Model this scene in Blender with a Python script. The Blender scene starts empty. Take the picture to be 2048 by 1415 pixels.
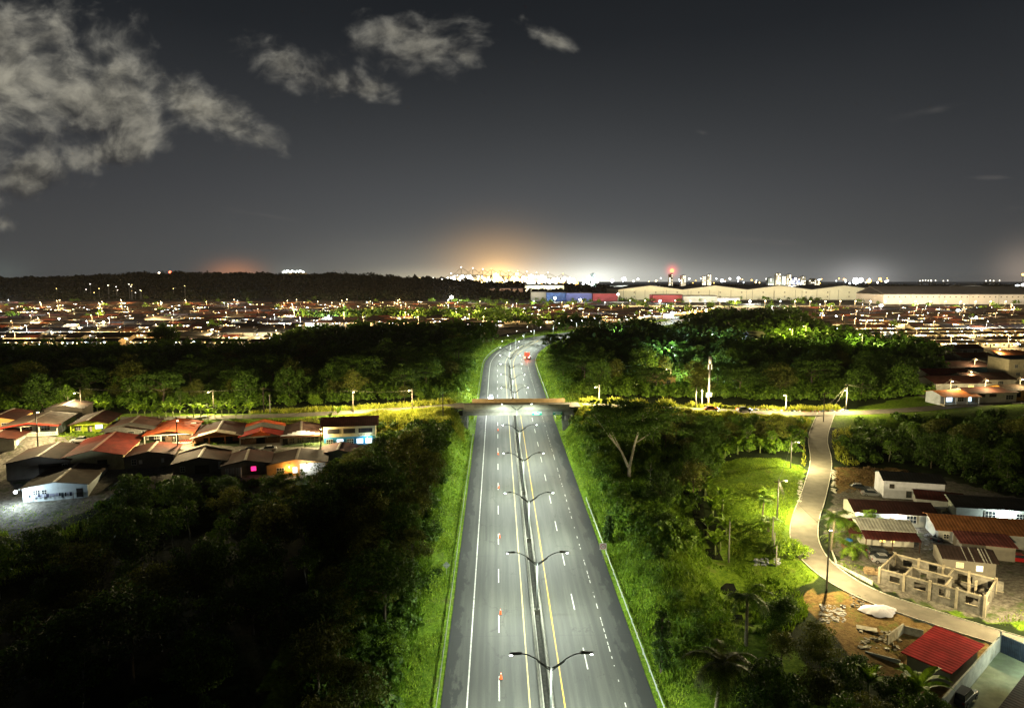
import bpy, math, random
import numpy as np
from mathutils import Vector, Matrix
R = math.radians
S = bpy.context.scene
COL = S.collection
# ------------------------------------------------------------------ camera
CAMH = 48.8; PITCH = R(6.15); FPX = 2048*24/36
cam = bpy.data.cameras.new('camera'); cam.lens = 24; cam.sensor_width = 36; cam.sensor_fit = 'HORIZONTAL'
cam.clip_start = 0.5; cam.clip_end = 60000
camo = bpy.data.objects.new('camera', cam); COL.objects.link(camo)
camo.location = (0, 0, CAMH); camo.rotation_euler = (math.pi/2-PITCH, 0, 0); S.camera = camo
S.view_settings.view_transform = 'Standard'; S.view_settings.look = 'None'
S.view_settings.exposure = 1.3; S.view_settings.gamma = 1
S.render.engine = 'CYCLES'
S.cycles.use_denoising = True; S.cycles.max_bounces = 4; S.cycles.diffuse_bounces = 2; S.cycles.glossy_bounces = 2
S.cycles.transmission_bounces = 2; S.cycles.transparent_max_bounces = 4
S.cycles.sample_clamp_indirect = 0.6; S.cycles.sample_clamp_direct = 14.0
S.cycles.use_light_tree = True; S.cycles.light_sampling_threshold = 0.005
try: S.cycles.use_adaptive_sampling = True; S.cycles.adaptive_threshold = 0.005
except Exception: pass
HW_W = 7600      # highway lamp watts
ST_W = 4200      # street lamp watts
def ray(px, py):
    a = (px-1024)/FPX; b = -(py-707.5)/FPX
    return (a, math.cos(PITCH)+b*math.sin(PITCH), -math.sin(PITCH)+b*math.cos(PITCH))
def P(px, py, z=0.0):
    d = ray(px, py); t = (z-CAMH)/d[2]; return d[0]*t, d[1]*t
def PD(px, py, D):                       # point at forward distance D on the pixel's ray
    d = ray(px, py); t = D/d[1]; return (d[0]*t, D, CAMH+d[2]*t)
# ------------------------------------------------------------------ world: night sky with lit clouds
class NT:
    def __init__(s, t): s.t = t; s.x = 0
    def n(s, k, **kw):
        o = s.t.nodes.new(k)
        for a, b in kw.items(): setattr(o, a, b)
        return o
    def put(s, o, i, v):
        if isinstance(v, bpy.types.NodeSocket): s.t.links.new(v, o.inputs[i])
        elif v is not None: o.inputs[i].default_value = v
    def m(s, op, a, b=None, c=None, clamp=False):
        o = s.n('ShaderNodeMath', operation=op, use_clamp=clamp); s.put(o, 0, a); s.put(o, 1, b); s.put(o, 2, c); return o.outputs[0]
    def vm(s, op, a, b=None):
        o = s.n('ShaderNodeVectorMath', operation=op); s.put(o, 0, a)
        if b is not None: s.put(o, 3 if op == 'SCALE' else 1, b)
        return o.outputs[0]
    def mix(s, f, a, b, bl='MIX'):
        o = s.n('ShaderNodeMix', data_type='RGBA', blend_type=bl); s.put(o, 0, f); s.put(o, 6, a); s.put(o, 7, b); return o.outputs[2]
    def ramp(s, f, els, interp='LINEAR'):
        o = s.n('ShaderNodeValToRGB'); s.put(o, 0, f); cr = o.color_ramp; cr.interpolation = interp
        while len(cr.elements) < len(els): cr.elements.new(0.5)
        for e, (p, c) in zip(cr.elements, els):
            e.position = p; e.color = tuple(c)+(1,) if len(c) == 3 else c
        return o.outputs[0]
    def noise(s, vec, scale, detail=4, rough=.55, dist=0):
        o = s.n('ShaderNodeTexNoise'); s.put(o, 'Vector', vec); s.put(o, 'Scale', scale); s.put(o, 'Detail', detail)
        s.put(o, 'Roughness', rough); s.put(o, 'Distortion', dist); return o.outputs[0]
    def sstep(s, v, a, b):
        o = s.n('ShaderNodeMapRange', interpolation_type='SMOOTHSTEP'); s.put(o, 0, v); s.put(o, 1, a); s.put(o, 2, b); return o.outputs[0]
    def comb(s, x, y, z=0.0):
        o = s.n('ShaderNodeCombineXYZ'); s.put(o, 0, x); s.put(o, 1, y); s.put(o, 2, z); return o.outputs[0]
    def sep(s, v):
        o = s.n('ShaderNodeSeparateXYZ'); s.put(o, 0, v); return o.outputs
W = bpy.data.worlds.new('World'); S.world = W; W.use_nodes = True
W.node_tree.nodes.clear(); w = NT(W.node_tree)
tc = w.n('ShaderNodeTexCoord'); dx, dy, dz = w.sep(tc.outputs['Generated'])
yy = w.m('MAXIMUM', dy, .08); U = w.m('DIVIDE', dx, yy); V = w.m('DIVIDE', dz, yy)
base = w.ramp(dz, [(0, (.062, .065, .066)), (.04, (.056, .059, .061)), (.12, (.041, .044, .049)), (.22, (.026, .029, .033)), (.32, (.0125, .0150, .0185)), (.42, (.0065, .0082, .0108))])
def uv(px, py): d = ray(px, py); return d[0]/d[1], d[2]/d[1]
def blob(px, py, rx, ry, rot=0.0):
    u0, v0 = uv(px, py); du = w.m('SUBTRACT', U, u0); dv = w.m('SUBTRACT', V, v0)
    c, s_ = math.cos(rot), math.sin(rot)
    a = w.m('ADD', w.m('MULTIPLY', du, c), w.m('MULTIPLY', dv, s_)); b = w.m('SUBTRACT', w.m('MULTIPLY', dv, c), w.m('MULTIPLY', du, s_))
    a = w.m('MULTIPLY', a, FPX/rx); b = w.m('MULTIPLY', b, FPX/ry)
    return w.m('ADD', w.m('MULTIPLY', a, a), w.m('MULTIPLY', b, b))
col = base
for (px, py, rx, ry, c) in [(1100, 540, 640, 230, (.050, .053, .053)), (1010, 552, 320, 60, (.16, .14, .10)), (994, 545, 95, 66, (.46, .23, .05)), (994, 552, 44, 30, (.5, .26, .05)), (996, 556, 30, 20, (.9, .55, .12)), (1190, 556, 130, 52, (.36, .36, .31)), (1190, 562, 50, 24, (.5, .52, .48)), (1070, 562, 80, 24, (.5, .46, .34)), (870, 562, 130, 20, (.35, .30, .18)),
                            (1722, 564, 60, 34, (.28, .27, .26)), (470, 552, 50, 26, (.36, .12, .03)), (580, 552, 40, 22, (.05, .06, .05)), (1344, 541, 10, 10, (.9, .05, .03)),
                            (2052, 545, 60, 50, (.20, .15, .11)), (1500, 566, 420, 50, (.085, .085, .08)), (1250, 566, 260, 30, (.20, .20, .18)), (0, 560, 60, 40, (.03, .04, .035))]:
    g = w.m('POWER', 2.71828, w.m('MULTIPLY', blob(px, py, rx, ry), -1.0))
    sc = w.n('ShaderNodeVectorMath', operation='SCALE'); sc.inputs[0].default_value = c; w.put(sc, 3, g)
    col = w.mix(1.0, col, sc.outputs[0], 'ADD')
# clouds
pv = w.comb(U, w.m('MULTIPLY', V, 1.3), 0.0)
warp = w.n('ShaderNodeTexNoise'); w.put(warp, 'Vector', pv); w.put(warp, 'Scale', 6.0); w.put(warp, 'Detail', 4.0)
pw = w.vm('ADD', pv, w.vm('SCALE', w.vm('SUBTRACT', warp.outputs[1], (.5, .5, .5)), .10))
def cover(bl, A0=.95, A1=1.25):
    cv = None
    for b_ in bl:
        k = w.m('SUBTRACT', A0, w.m('MULTIPLY', w.m('SQRT', blob(*b_)), A1)); cv = k if cv is None else w.m('MAXIMUM', cv, k)
    return cv
cov = w.m('MAXIMUM', cover([(0, 150, 250, 190, 0), (190, 215, 210, 105, R(-14)), (400, 215, 150, 56, R(-22)), (230, 295, 130, 46, R(10)), (50, 355, 95, 62, R(30))], 1.75, 1.75), cover([
             (590, 138, 125, 50, R(-26)), (665, 165, 80, 38, R(-8)), (745, 178, 50, 26, 0), (850, 92, 135, 62, R(-4)), (800, 70, 60, 34, 0), (915, 105, 60, 30, R(-24)), (1108, 80, 66, 22, R(-26)), (8, 448, 34, 20, 0)], 1.25, 1.3))
def bil(p, sc, d=7): return w.m('SUBTRACT', w.noise(p, sc, d, .56), .5)
def cdens(off):
    q = pw if off is None else w.vm('ADD', pw, off)
    return w.m('ADD', w.m('MULTIPLY', bil(q, 8.0), 3.4), w.m('MULTIPLY', bil(q, 26.0, 6), 1.9))
d0 = cdens(None); d1 = cdens((.012, .020, 0))
tot = w.m('ADD', cov, d0)
dens = w.sstep(tot, -.1, 1.05)
relief = w.sstep(w.m('SUBTRACT', d0, d1), -.75, .75)
mass = w.sstep(bil(pv, 4.2, 5), -.12, .12)
cl = w.mix(relief, (.028, .029, .032, 1), (.38, .365, .32, 1))
cl = w.mix(.42, cl, w.mix(mass, (.040, .041, .043, 1), (.33, .315, .265, 1)))
cl = w.mix(w.sstep(tot, .1, 1.9), w.mix(1.0, cl, (.55, .56, .58, 1), 'MULTIPLY'), w.mix(1.0, cl, (1.15, 1.12, 1.02, 1), 'MULTIPLY'))
skyc = w.mix(w.m('MULTIPLY', dens, .93), col, cl)
# thin streak clouds low over the horizon
cs = cover([(540, 432, 110, 9, R(-8)), (800, 487, 130, 8, 0), (1405, 265, 20, 8, R(-15)), (1870, 220, 90, 14, R(12)), (1990, 355, 90, 7, 0), (1490, 480, 240, 12, R(-4)), (2030, 415, 60, 16, 0)])
ds = w.sstep(w.m('ADD', cs, w.m('MULTIPLY', w.m('SUBTRACT', w.noise(w.comb(w.m('MULTIPLY', U, .35), V), 30, 4), .5), 3.0)), 0, 1.4)
skyc = w.mix(w.m('MULTIPLY', ds, .28), skyc, (.15, .14, .13, 1))
# ISO-like mottling of the thin air itself
skyc = w.mix(.06, skyc, w.mix(w.noise(pv, 2.2, 3), (.0, .0, .0, 1), (.12, .12, .12, 1)))
bg = w.n('ShaderNodeBackground'); w.put(bg, 0, skyc); bg.inputs[1].default_value = 1/2.46
wo = w.n('ShaderNodeOutputWorld'); W.node_tree.links.new(bg.outputs[0], wo.inputs[0])
W.cycles.sampling_method = 'NONE'
# ------------------------------------------------------------------ materials
MATS = {}
def mat(name, color=(.3, .3, .3), rough=.8, metal=0.0, var=.25, nscale=3.0, bump=0.0, bscale=20.0, emit=None, estr=0.0, stain=None, stain_amt=.5, wave=None, rnd=0.0, spec=.3, coords='Object'):
    if name in MATS: return MATS[name]
    m = bpy.data.materials.new(name); m.use_nodes = True; MATS[name] = m
    t = NT(m.node_tree); m.node_tree.nodes.clear()
    out = t.n('ShaderNodeOutputMaterial'); b = t.n('ShaderNodeBsdfPrincipled'); m.node_tree.links.new(b.outputs[0], out.inputs[0])
    tcn = t.n('ShaderNodeTexCoord').outputs[coords]
    c = tuple(color)+(1,)
    nz = t.noise(tcn, nscale, 5, .6)
    dk = tuple(x*(1-var) for x in color)+(1,); lt = tuple(min(1, x*(1+var)) for x in color)+(1,)
    cc = t.mix(t.sstep(nz, .3, .7), dk, lt)
    if stain is not None:
        s2 = t.sstep(t.noise(tcn, nscale*.37+.05, 6, .7, .5), .5, .68)
        cc = t.mix(t.m('MULTIPLY', s2, stain_amt), cc, tuple(stain)+(1,))
    if rnd > 0:
        oi = t.n('ShaderNodeObjectInfo').outputs['Random']
        cc = t.mix(1.0, cc, t.mix(oi, (1-rnd, 1-rnd, 1-rnd, 1), (1+rnd, 1+rnd*.9, 1+rnd*.6, 1)), 'MULTIPLY')
    t.put(b, 'Base Color', cc); b.inputs['Roughness'].default_value = rough; b.inputs['Metallic'].default_value = metal
    b.inputs['Specular IOR Level'].default_value = spec
    if emit is not None:
        b.inputs['Emission Color'].default_value = tuple(emit)+(1,); b.inputs['Emission Strength'].default_value = estr
    h = None
    if bump > 0: h = t.noise(tcn, bscale, 4, .6)
    if wave is not None:      # (scale, axis)
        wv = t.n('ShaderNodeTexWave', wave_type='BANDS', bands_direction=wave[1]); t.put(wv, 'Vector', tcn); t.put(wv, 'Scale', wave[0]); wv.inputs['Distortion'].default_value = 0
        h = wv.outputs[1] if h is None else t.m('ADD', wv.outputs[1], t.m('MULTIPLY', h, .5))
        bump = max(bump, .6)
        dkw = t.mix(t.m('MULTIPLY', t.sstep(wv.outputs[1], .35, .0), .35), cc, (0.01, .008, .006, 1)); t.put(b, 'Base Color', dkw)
    if h is not None:
        bn = t.n('ShaderNodeBump'); bn.inputs['Strength'].default_value = bump; bn.inputs['Distance'].default_value = .05
        t.put(bn, 'Height', h); m.node_tree.links.new(bn.outputs[0], b.inputs['Normal'])
    return m
def glow(name, color, s, sample=False):
    if name in MATS: return MATS[name]
    m = bpy.data.materials.new(name); m.use_nodes = True; MATS[name] = m; m.node_tree.nodes.clear(); t = NT(m.node_tree)
    e = t.n('ShaderNodeEmission'); e.inputs[0].default_value = tuple(color)+(1,); e.inputs[1].default_value = s
    m.node_tree.links.new(e.outputs[0], t.n('ShaderNodeOutputMaterial').inputs[0])
    m.cycles.emission_sampling = 'AUTO' if sample else 'NONE'
    return m
def leafmat(name, c1, c2, rnd=.35, transl=.3, nscale=1.2, rough=.55, spec=.25):
    if name in MATS: return MATS[name]
    m = bpy.data.materials.new(name); m.use_nodes = True; MATS[name] = m; m.node_tree.nodes.clear(); t = NT(m.node_tree)
    tcn = t.n('ShaderNodeTexCoord').outputs['Object']
    nz = t.sstep(t.noise(tcn, nscale, 3, .7), .3, .7)
    fine = t.noise(tcn, 2.6, 4, .8)
    cc = t.mix(nz, tuple(c1)+(1,), tuple(c2)+(1,))
    cc = t.mix(1.0, cc, t.ramp(fine, [(.34, (.28, .30, .3)), (.5, (.95, .95, .9)), (.66, (1.9, 1.8, 1.5))]), 'MULTIPLY')
    oi = t.n('ShaderNodeObjectInfo').outputs['Random']
    cc = t.mix(1.0, cc, t.mix(oi, (1-rnd, 1-rnd, 1-rnd, 1), (1+rnd, 1+rnd*.8, 1+rnd*.4, 1)), 'MULTIPLY')
    b = t.n('ShaderNodeBsdfPrincipled'); t.put(b, 'Base Color', cc); b.inputs['Roughness'].default_value = rough; b.inputs['Specular IOR Level'].default_value = spec
    tr = t.n('ShaderNodeBsdfTranslucent'); t.put(tr, 0, cc)
    mx = t.n('ShaderNodeMixShader'); mx.inputs[0].default_value = transl
    L = m.node_tree.links; L.new(b.outputs[0], mx.inputs[1]); L.new(tr.outputs[0], mx.inputs[2]); L.new(mx.outputs[0], t.n('ShaderNodeOutputMaterial').inputs[0])
    return m
# ------------------------------------------------------------------ object helpers
def tag(o, label=None, cat=None, group=None, kind=None):
    if label: o['label'] = label
    if cat: o['category'] = cat
    if group: o['group'] = group
    if kind: o['kind'] = kind
    return o
def empty(name, loc, rz=0, label=None, cat=None, group=None):
    o = bpy.data.objects.new(name, None); COL.objects.link(o); o.location = loc; o.rotation_euler = (0, 0, rz)
    o.empty_display_size = .3
    return tag(o, label, cat, group)
KIDS = {}
def setparent(o, p):
    o.parent = p; KIDS.setdefault(p.name, []).append(o)
def npmesh(name, v, f, mats, parent=None, loc=None, smooth=False, midx=None, uvs=None):
    """v (n,3); f (m,k) same k, or list of such arrays"""
    v = np.asarray(v, dtype=np.float32).reshape(-1, 3)
    fl = f if isinstance(f, list) else [f]
    fl = [np.asarray(a, dtype=np.int32) for a in fl if len(a)]
    me = bpy.data.meshes.new(name); me.vertices.add(len(v)); me.vertices.foreach_set('co', v.ravel())
    loops = np.concatenate([a.ravel() for a in fl]); tot = np.concatenate([np.full(len(a), a.shape[1], np.int32) for a in fl])
    st = np.concatenate([[0], np.cumsum(tot)[:-1]]).astype(np.int32)
    me.loops.add(len(loops)); me.loops.foreach_set('vertex_index', loops)
    me.polygons.add(len(tot)); me.polygons.foreach_set('loop_start', st); me.polygons.foreach_set('loop_total', tot)
    if midx is not None: me.polygons.foreach_set('material_index', np.asarray(midx, np.int32))
    me.polygons.foreach_set('use_smooth', np.full(len(tot), smooth))
    if uvs is not None:
        l = me.uv_layers.new(name='UVMap'); l.data.foreach_set('uv', np.asarray(uvs, np.float32)[loops].ravel())
    for m in (mats if isinstance(mats, (list, tuple)) else [mats]): me.materials.append(m)
    me.update(calc_edges=True); me.validate()
    o = bpy.data.objects.new(name, me); COL.objects.link(o)
    if parent: setparent(o, parent)
    if loc is not None: o.location = loc
    return o
class MB:
    def __init__(s): s.v = []; s.f = []; s.mi = []; s.cur = 0
    def mat(s, i): s.cur = i; return s
    def add(s, vs, fs):
        n = len(s.v); s.v += [tuple(a) for a in vs]
        for f in fs: s.f.append([i+n for i in f]); s.mi.append(s.cur)
        return s
    def box(s, x0, x1, y0, y1, z0, z1, M=None):
        vs = [(x0, y0, z0), (x1, y0, z0), (x1, y1, z0), (x0, y1, z0), (x0, y0, z1), (x1, y0, z1), (x1, y1, z1), (x0, y1, z1)]
        if M is not None: vs = [tuple(M @ Vector(a)) for a in vs]
        return s.add(vs, [(0, 3, 2, 1), (4, 5, 6, 7), (0, 1, 5, 4), (1, 2, 6, 5), (2, 3, 7, 6), (3, 0, 4, 7)])
    def tube(s, pts, rad, n=6, cap=True):
        pts = [Vector(p) for p in pts]; rad = rad if isinstance(rad, (list, tuple)) else [rad]*len(pts)
        rings = []
        for i, p in enumerate(pts):
            d = (pts[min(i+1, len(pts)-1)]-pts[max(i-1, 0)]).normalized()
            a = Vector((0, 0, 1)) if abs(d.z) < .9 else Vector((1, 0, 0)); u = d.cross(a).normalized(); v_ = d.cross(u)
            rings.append([p+(u*math.cos(2*math.pi*k/n)+v_*math.sin(2*math.pi*k/n))*rad[i] for k in range(n)])
        vs = [q for r in rings for q in r]; fs = []
        for i in range(len(pts)-1):
            for k in range(n):
                a, b = i*n+k, i*n+(k+1) % n; fs.append((a, b, b+n, a+n))
        if cap: fs.append(tuple(range(n))[::-1]); fs.append(tuple((len(pts)-1)*n+k for k in range(n)))
        return s.add(vs, fs)
    def lathe(s, prof, n=12, c=(0, 0, 0)):
        vs = []; fs = []
        for (r, z) in prof: vs += [(c[0]+r*math.cos(2*math.pi*k/n), c[1]+r*math.sin(2*math.pi*k/n), c[2]+z) for k in range(n)]
        for i in range(len(prof)-1):
            for k in range(n):
                a, b = i*n+k, i*n+(k+1) % n; fs.append((a, b, b+n, a+n))
        return s.add(vs, fs)
    def prism(s, poly, y0, y1, axis='y'):     # poly in (x,z) extruded along y
        n = len(poly)
        if axis == 'y': vs = [(x, y0, z) for x, z in poly]+[(x, y1, z) for x, z in poly]
        else: vs = [(y0, x, z) for x, z in poly]+[(y1, x, z) for x, z in poly]
        fs = [tuple(range(n)), tuple(range(2*n-1, n-1, -1))]+[(i, i+n, (i+1) % n+n, (i+1) % n) for i in range(n)]
        return s.add(vs, fs)
    def quad(s, a, b, c, d): return s.add([a, b, c, d], [(0, 1, 2, 3)])
    def build(s, name, mats, parent=None, smooth=False, loc=None, rz=0):
        me = bpy.data.meshes.new(name); me.from_pydata(s.v, [], s.f)
        for m in (mats if isinstance(mats, (list, tuple)) else [mats]): me.materials.append(m)
        for p, i in zip(me.polygons, s.mi): p.material_index = i; p.use_smooth = smooth
        me.update(); o = bpy.data.objects.new(name, me); COL.objects.link(o)
        if parent: setparent(o, parent)
        if loc is not None: o.location = loc
        if rz: o.rotation_euler = (0, 0, rz)
        return o
def copy_tree(o, parent=None):
    c = o.copy(); COL.objects.link(c)
    if parent: setparent(c, parent)
    for ch in KIDS.get(o.name, []): copy_tree(ch, c)
    return c
def light(kind, parent, loc, watts, color, size=.25, angle=150, blend=.6):
    l = bpy.data.lights.new('lamp_light', kind); l.energy = watts; l.color = color; l.shadow_soft_size = size
    if kind == 'SPOT': l.spot_size = R(angle); l.spot_blend = blend
    o = bpy.data.objects.new('lamp_light', l); COL.objects.link(o); o.location = loc
    if parent: setparent(o, parent)
    return o
# ------------------------------------------------------------------ layout: road lines and terrain height
def spline(pts, step):
    pts = [np.array(p, float) for p in pts]; out = []
    for i in range(len(pts)-1):
        p0 = pts[max(i-1, 0)]; p1 = pts[i]; p2 = pts[i+1]; p3 = pts[min(i+2, len(pts)-1)]
        if i == 0: p0 = 2*p1-p2
        if i == len(pts)-2: p3 = 2*p2-p1
        n = max(2, int(np.linalg.norm((p2-p1)[:2])/step*2))
        for t in np.linspace(0, 1, n, endpoint=False):
            out.append(.5*((2*p1)+(-p0+p2)*t+(2*p0-5*p1+4*p2-p3)*t*t+(-p0+3*p1-3*p2+p3)*t**3))
    out.append(pts[-1]); out = np.array(out)
    s = np.concatenate([[0], np.cumsum(np.linalg.norm(np.diff(out[:, :2], axis=0), axis=1))])
    ss = np.arange(0, s[-1], step); ss = np.append(ss, s[-1])
    return np.stack([np.interp(ss, s, out[:, k]) for k in range(out.shape[1])], 1), ss
def zr(y): return np.where(np.asarray(y) < 440, .0311*(np.asarray(y, float)-73.6), 11.4)
hp = [(4.1-.0221*(y-73.6), y) for y in (0, 60, 120, 180, 240, 285)]+[(-1.2, 318), (-1.0, 343), (1.9, 373), (8.2, 403), (15.8, 428), (33, 462), (62, 502), (105, 560), (150, 622), (205, 705), (260, 800), (350, 1000), (440, 1250)]
HC, HS = spline(hp, 3.0)
HT = np.gradient(HC, axis=0); HT /= np.linalg.norm(HT, axis=1)[:, None]; HN = np.stack([HT[:, 1], -HT[:, 0]], 1)   # right normal
HZ = zr(HC[:, 1])
def hw(s, u):            # point on highway at arc s, offset u
    c = [np.interp(s, HS, HC[:, k]) for k in (0, 1)]; n = [np.interp(s, HS, HN[:, k]) for k in (0, 1)]
    return c[0]+n[0]*u, c[1]+n[1]*u, float(zr(c[1]))
def s_at_y(y): return float(np.interp(y, HC[:, 1], HS))
CP, CSS = spline([(-330, 150, 10), (-230, 178, 9), (-140, 190, 9.3), (-75, 197, 9.2), (-35, 201, 10.4), (-14, 203.3, 11.3), (16, 204.6, 11.3), (40, 205, 10.3), (63, 207, 9), (94, 209, 7.6), (125, 213, 8), (165, 222, 9), (260, 236, 9.5), (420, 262, 10)], 3.0)
side_px = [(1652, 827, 7.6), (1645, 845, 7.0), (1638, 865, 6.2), (1636, 885, 5.6), (1641, 910, 5), (1641, 935, 4.5), (1634, 965, 3.9), (1624, 1000, 3.2), (1613, 1030, 2.7), (1608, 1060, 2.3), (1612, 1088, 1.9), (1634, 1122, 1.5), (1680, 1158, 1.1), (1740, 1190, .8), (1810, 1215, .5), (1880, 1238, .3), (1960, 1263, .1), (2060, 1293, 0), (2200, 1335, -.2)]
SP, SSS = spline([P(a, b, z)+(z,) for a, b, z in side_px], 1.5)
def polydist(x, y, pl):
    """distance and value z of the nearest polyline vertex segment (vectorised)"""
    x = np.asarray(x, float).ravel(); y = np.asarray(y, float).ravel()
    bd = np.full(x.shape, 1e9); bz = np.zeros(x.shape)
    for i in range(0, len(pl)-1):
        a = pl[i]; b = pl[i+1]; d = b[:2]-a[:2]; L = (d*d).sum()
        t = np.clip(((x-a[0])*d[0]+(y-a[1])*d[1])/L, 0, 1)
        dd = np.hypot(x-a[0]-t*d[0], y-a[1]-t*d[1]); k = dd < bd
        bd[k] = dd[k]; bz[k] = (a[2]+t*(b[2]-a[2]))[k]
    return bd, bz
HPL = np.concatenate([HC, HZ[:, None]], 1)[::2]
CT = np.array([(-20, 60, -1), (-50, 60, -3), (-90, 70, -3), (-30, 90, 0), (-60, 100, -2), (-100, 100, -1), (-24, 120, 2.5), (-60, 125, 0), (-100, 125, 2), (-150, 120, 3), (0, 20, -2), (-60, 20, -3), (60, 20, -2), (-160, 60, 0),
    (-105, 140, 3.4), (-120, 150, 4.2), (-90, 158, 5), (-60, 160, 4.4), (-40, 165, 4.5), (-110, 160, 5.6), (-122, 175, 9), (-100, 176, 8.2), (-75, 178, 7), (-56, 179, 6), (-36, 181, 5.2), (-150, 180, 9.8), (-180, 165, 9.5),
    (-22, 150, 5.5), (-22, 175, 8.5), (-25, 190, 10), (-18, 135, 3.2), (-30, 140, 3), (-45, 145, 2),
    (-40, 230, 8), (-120, 230, 8), (-200, 230, 8), (-20, 250, 7.5), (-20, 300, 8.5), (-100, 320, 7), (-200, 320, 8), (-100, 420, 9), (-220, 420, 10), (-30, 400, 11), (-330, 300, 9), (-330, 420, 10),
    (20, 80, 1), (20, 110, 2.4), (20, 140, 4), (20, 170, 6.5), (22, 192, 9), (26, 60, .2), (24, 240, 8), (30, 300, 9), (60, 300, 8), (130, 300, 8), (60, 400, 10), (160, 400, 9),
    (33.5, 98, -2.4), (36, 108, -2.6), (37, 120, -2.0), (38, 130, -.8), (40, 150, 2), (48, 120, 2.6), (50, 140, 3.6), (46, 150, 4), (60, 165, 5.2), (72, 175, 6), (55, 185, 6), (40, 180, 5),
    (26, 104, 4.2), (28, 118, 4.6), (27, 134, 4.6), (30, 88, 1.5), (40, 92, .8), (30, 70, -.8), (45, 75, -.8), (60, 80, -.2), (80, 70, -.5), (110, 60, -1), (160, 80, 0),
    (85, 110, 1.4), (90, 125, 2.2), (110, 125, 2.2), (84, 140, 3), (120, 140, 2.6), (140, 110, 1), (100, 165, 2), (130, 178, 2), (96, 188, 4), (160, 190, 5), (150, 160, 2), (220, 180, 5), (220, 120, 1),
    (150, 240, 9), (220, 260, 9.5), (180, 300, 9.5), (320, 300, 10), (320, 180, 6)], float)
rng = np.random.default_rng(5)
_ph = rng.uniform(0, 6.28, (10, 2)); _kk = rng.uniform(-1, 1, (10, 2))
def wob(x, y, s):
    r = 0
    for i in range(10): r = r+np.sin(x*_kk[i, 0]/s*3+y*_kk[i, 1]/s*3+_ph[i, 0])
    return r/5
def H(x, y, full=True):
    x = np.asarray(x, float); y = np.asarray(y, float); sh = x.shape; x = x.ravel(); y = y.ravel()
    num = np.zeros(x.shape); den = np.zeros(x.shape)
    for c in CT:
        wgt = 1/((x-c[0])**2+(y-c[1])**2+16)**1.9; num += wgt*c[2]; den += wgt
    z = num/den
    far = np.clip((y-400)/100, 0, 1); far = far*far*(3-2*far); z = z*(1-far)+11.4*far
    nearw = np.clip((600-y)/200, 0, 1)
    z = z+wob(x, y, 9)*.22*nearw
    # wooded ridge far left and low hills
    z = z+29*np.exp(-(((x+1350)/1000)**2+((y-2300)/520)**2))+19*np.exp(-(((x+1120)/300)**2+((y-2300)/420)**2))+5*np.exp(-(((x+1650)/120)**2+((y-2300)/300)**2))+30*np.exp(-(((x+520)/420)**2+((y-2100)/330)**2))+7*np.exp(-(((x-100)/500)**2+((y-2000)/200)**2))
    z = np.where(y > 5200, np.minimum(z, 3.0), z)
    d, cz = polydist(x, y, CP[::2]); k = np.clip((d-4.6)/9, 0, 1); k = k*k*(3-2*k); z = (cz-.06)*(1-k)+z*k
    m = (x > 40) & (x < 240) & (y > 50) & (y < 215)
    if m.any():
        d, cz = polydist(x[m], y[m], SP[::2]); k = np.clip((d-3.2)/6, 0, 1); k = k*k*(3-2*k); z[m] = (cz-.08)*(1-k)+z[m]*k
    m = y < 1300
    d, cz = polydist(x[m], y[m], HPL); k = np.clip((d-13.2)/7, 0, 1); k = k*k*(3-2*k); z[m] = (cz-.08)*(1-k)+z[m]*k
    return z.reshape(sh)
_gx = np.arange(-420, 420.1, 2.0); _gy = np.arange(10, 620.1, 2.0)
_GX, _GY = np.meshgrid(_gx, _gy); _GZ = H(_GX, _GY)
def hz(x, y):        # fast bilinear lookup
    x = np.asarray(x, float); y = np.asarray(y, float)
    fx = np.clip((x+420)/2, 0, len(_gx)-1.001); fy = np.clip((y-10)/2, 0, len(_gy)-1.001)
    ix = fx.astype(int); iy = fy.astype(int); tx = fx-ix; ty = fy-iy
    z = (_GZ[iy, ix]*(1-tx)+_GZ[iy, ix+1]*tx)*(1-ty)+(_GZ[iy+1, ix]*(1-tx)+_GZ[iy+1, ix+1]*tx)*ty
    return np.where(y > 615, 11.4, z)
def PG(px, py, dz_=0.0):     # pixel -> terrain point
    z = 4.0
    for _ in range(25):
        x, y = P(px, py, z+dz_)
        if y > 3000 or y < 0: break
        z = z*.5+float(hz(x, y))*.5
    return x, y, z
def inpoly(x, y, poly):
    x = np.asarray(x); y = np.asarray(y); c = np.zeros(x.shape, bool); j = len(poly)-1
    for i in range(len(poly)):
        xi, yi = poly[i]; xj, yj = poly[j]
        k = ((yi > y) != (yj > y)) & (x < (xj-xi)*(y-yi)/((yj-yi) if yj != yi else 1e-9)+xi); c ^= k; j = i
    return c
def topx(x, y, z):           # world -> pixel (vectorised)
    yc = y*math.cos(PITCH)-(z-CAMH)*math.sin(PITCH); zc = (z-CAMH)*math.cos(PITCH)+y*math.sin(PITCH)
    return 1024+FPX*x/yc, 707.5-FPX*zc/yc
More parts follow.
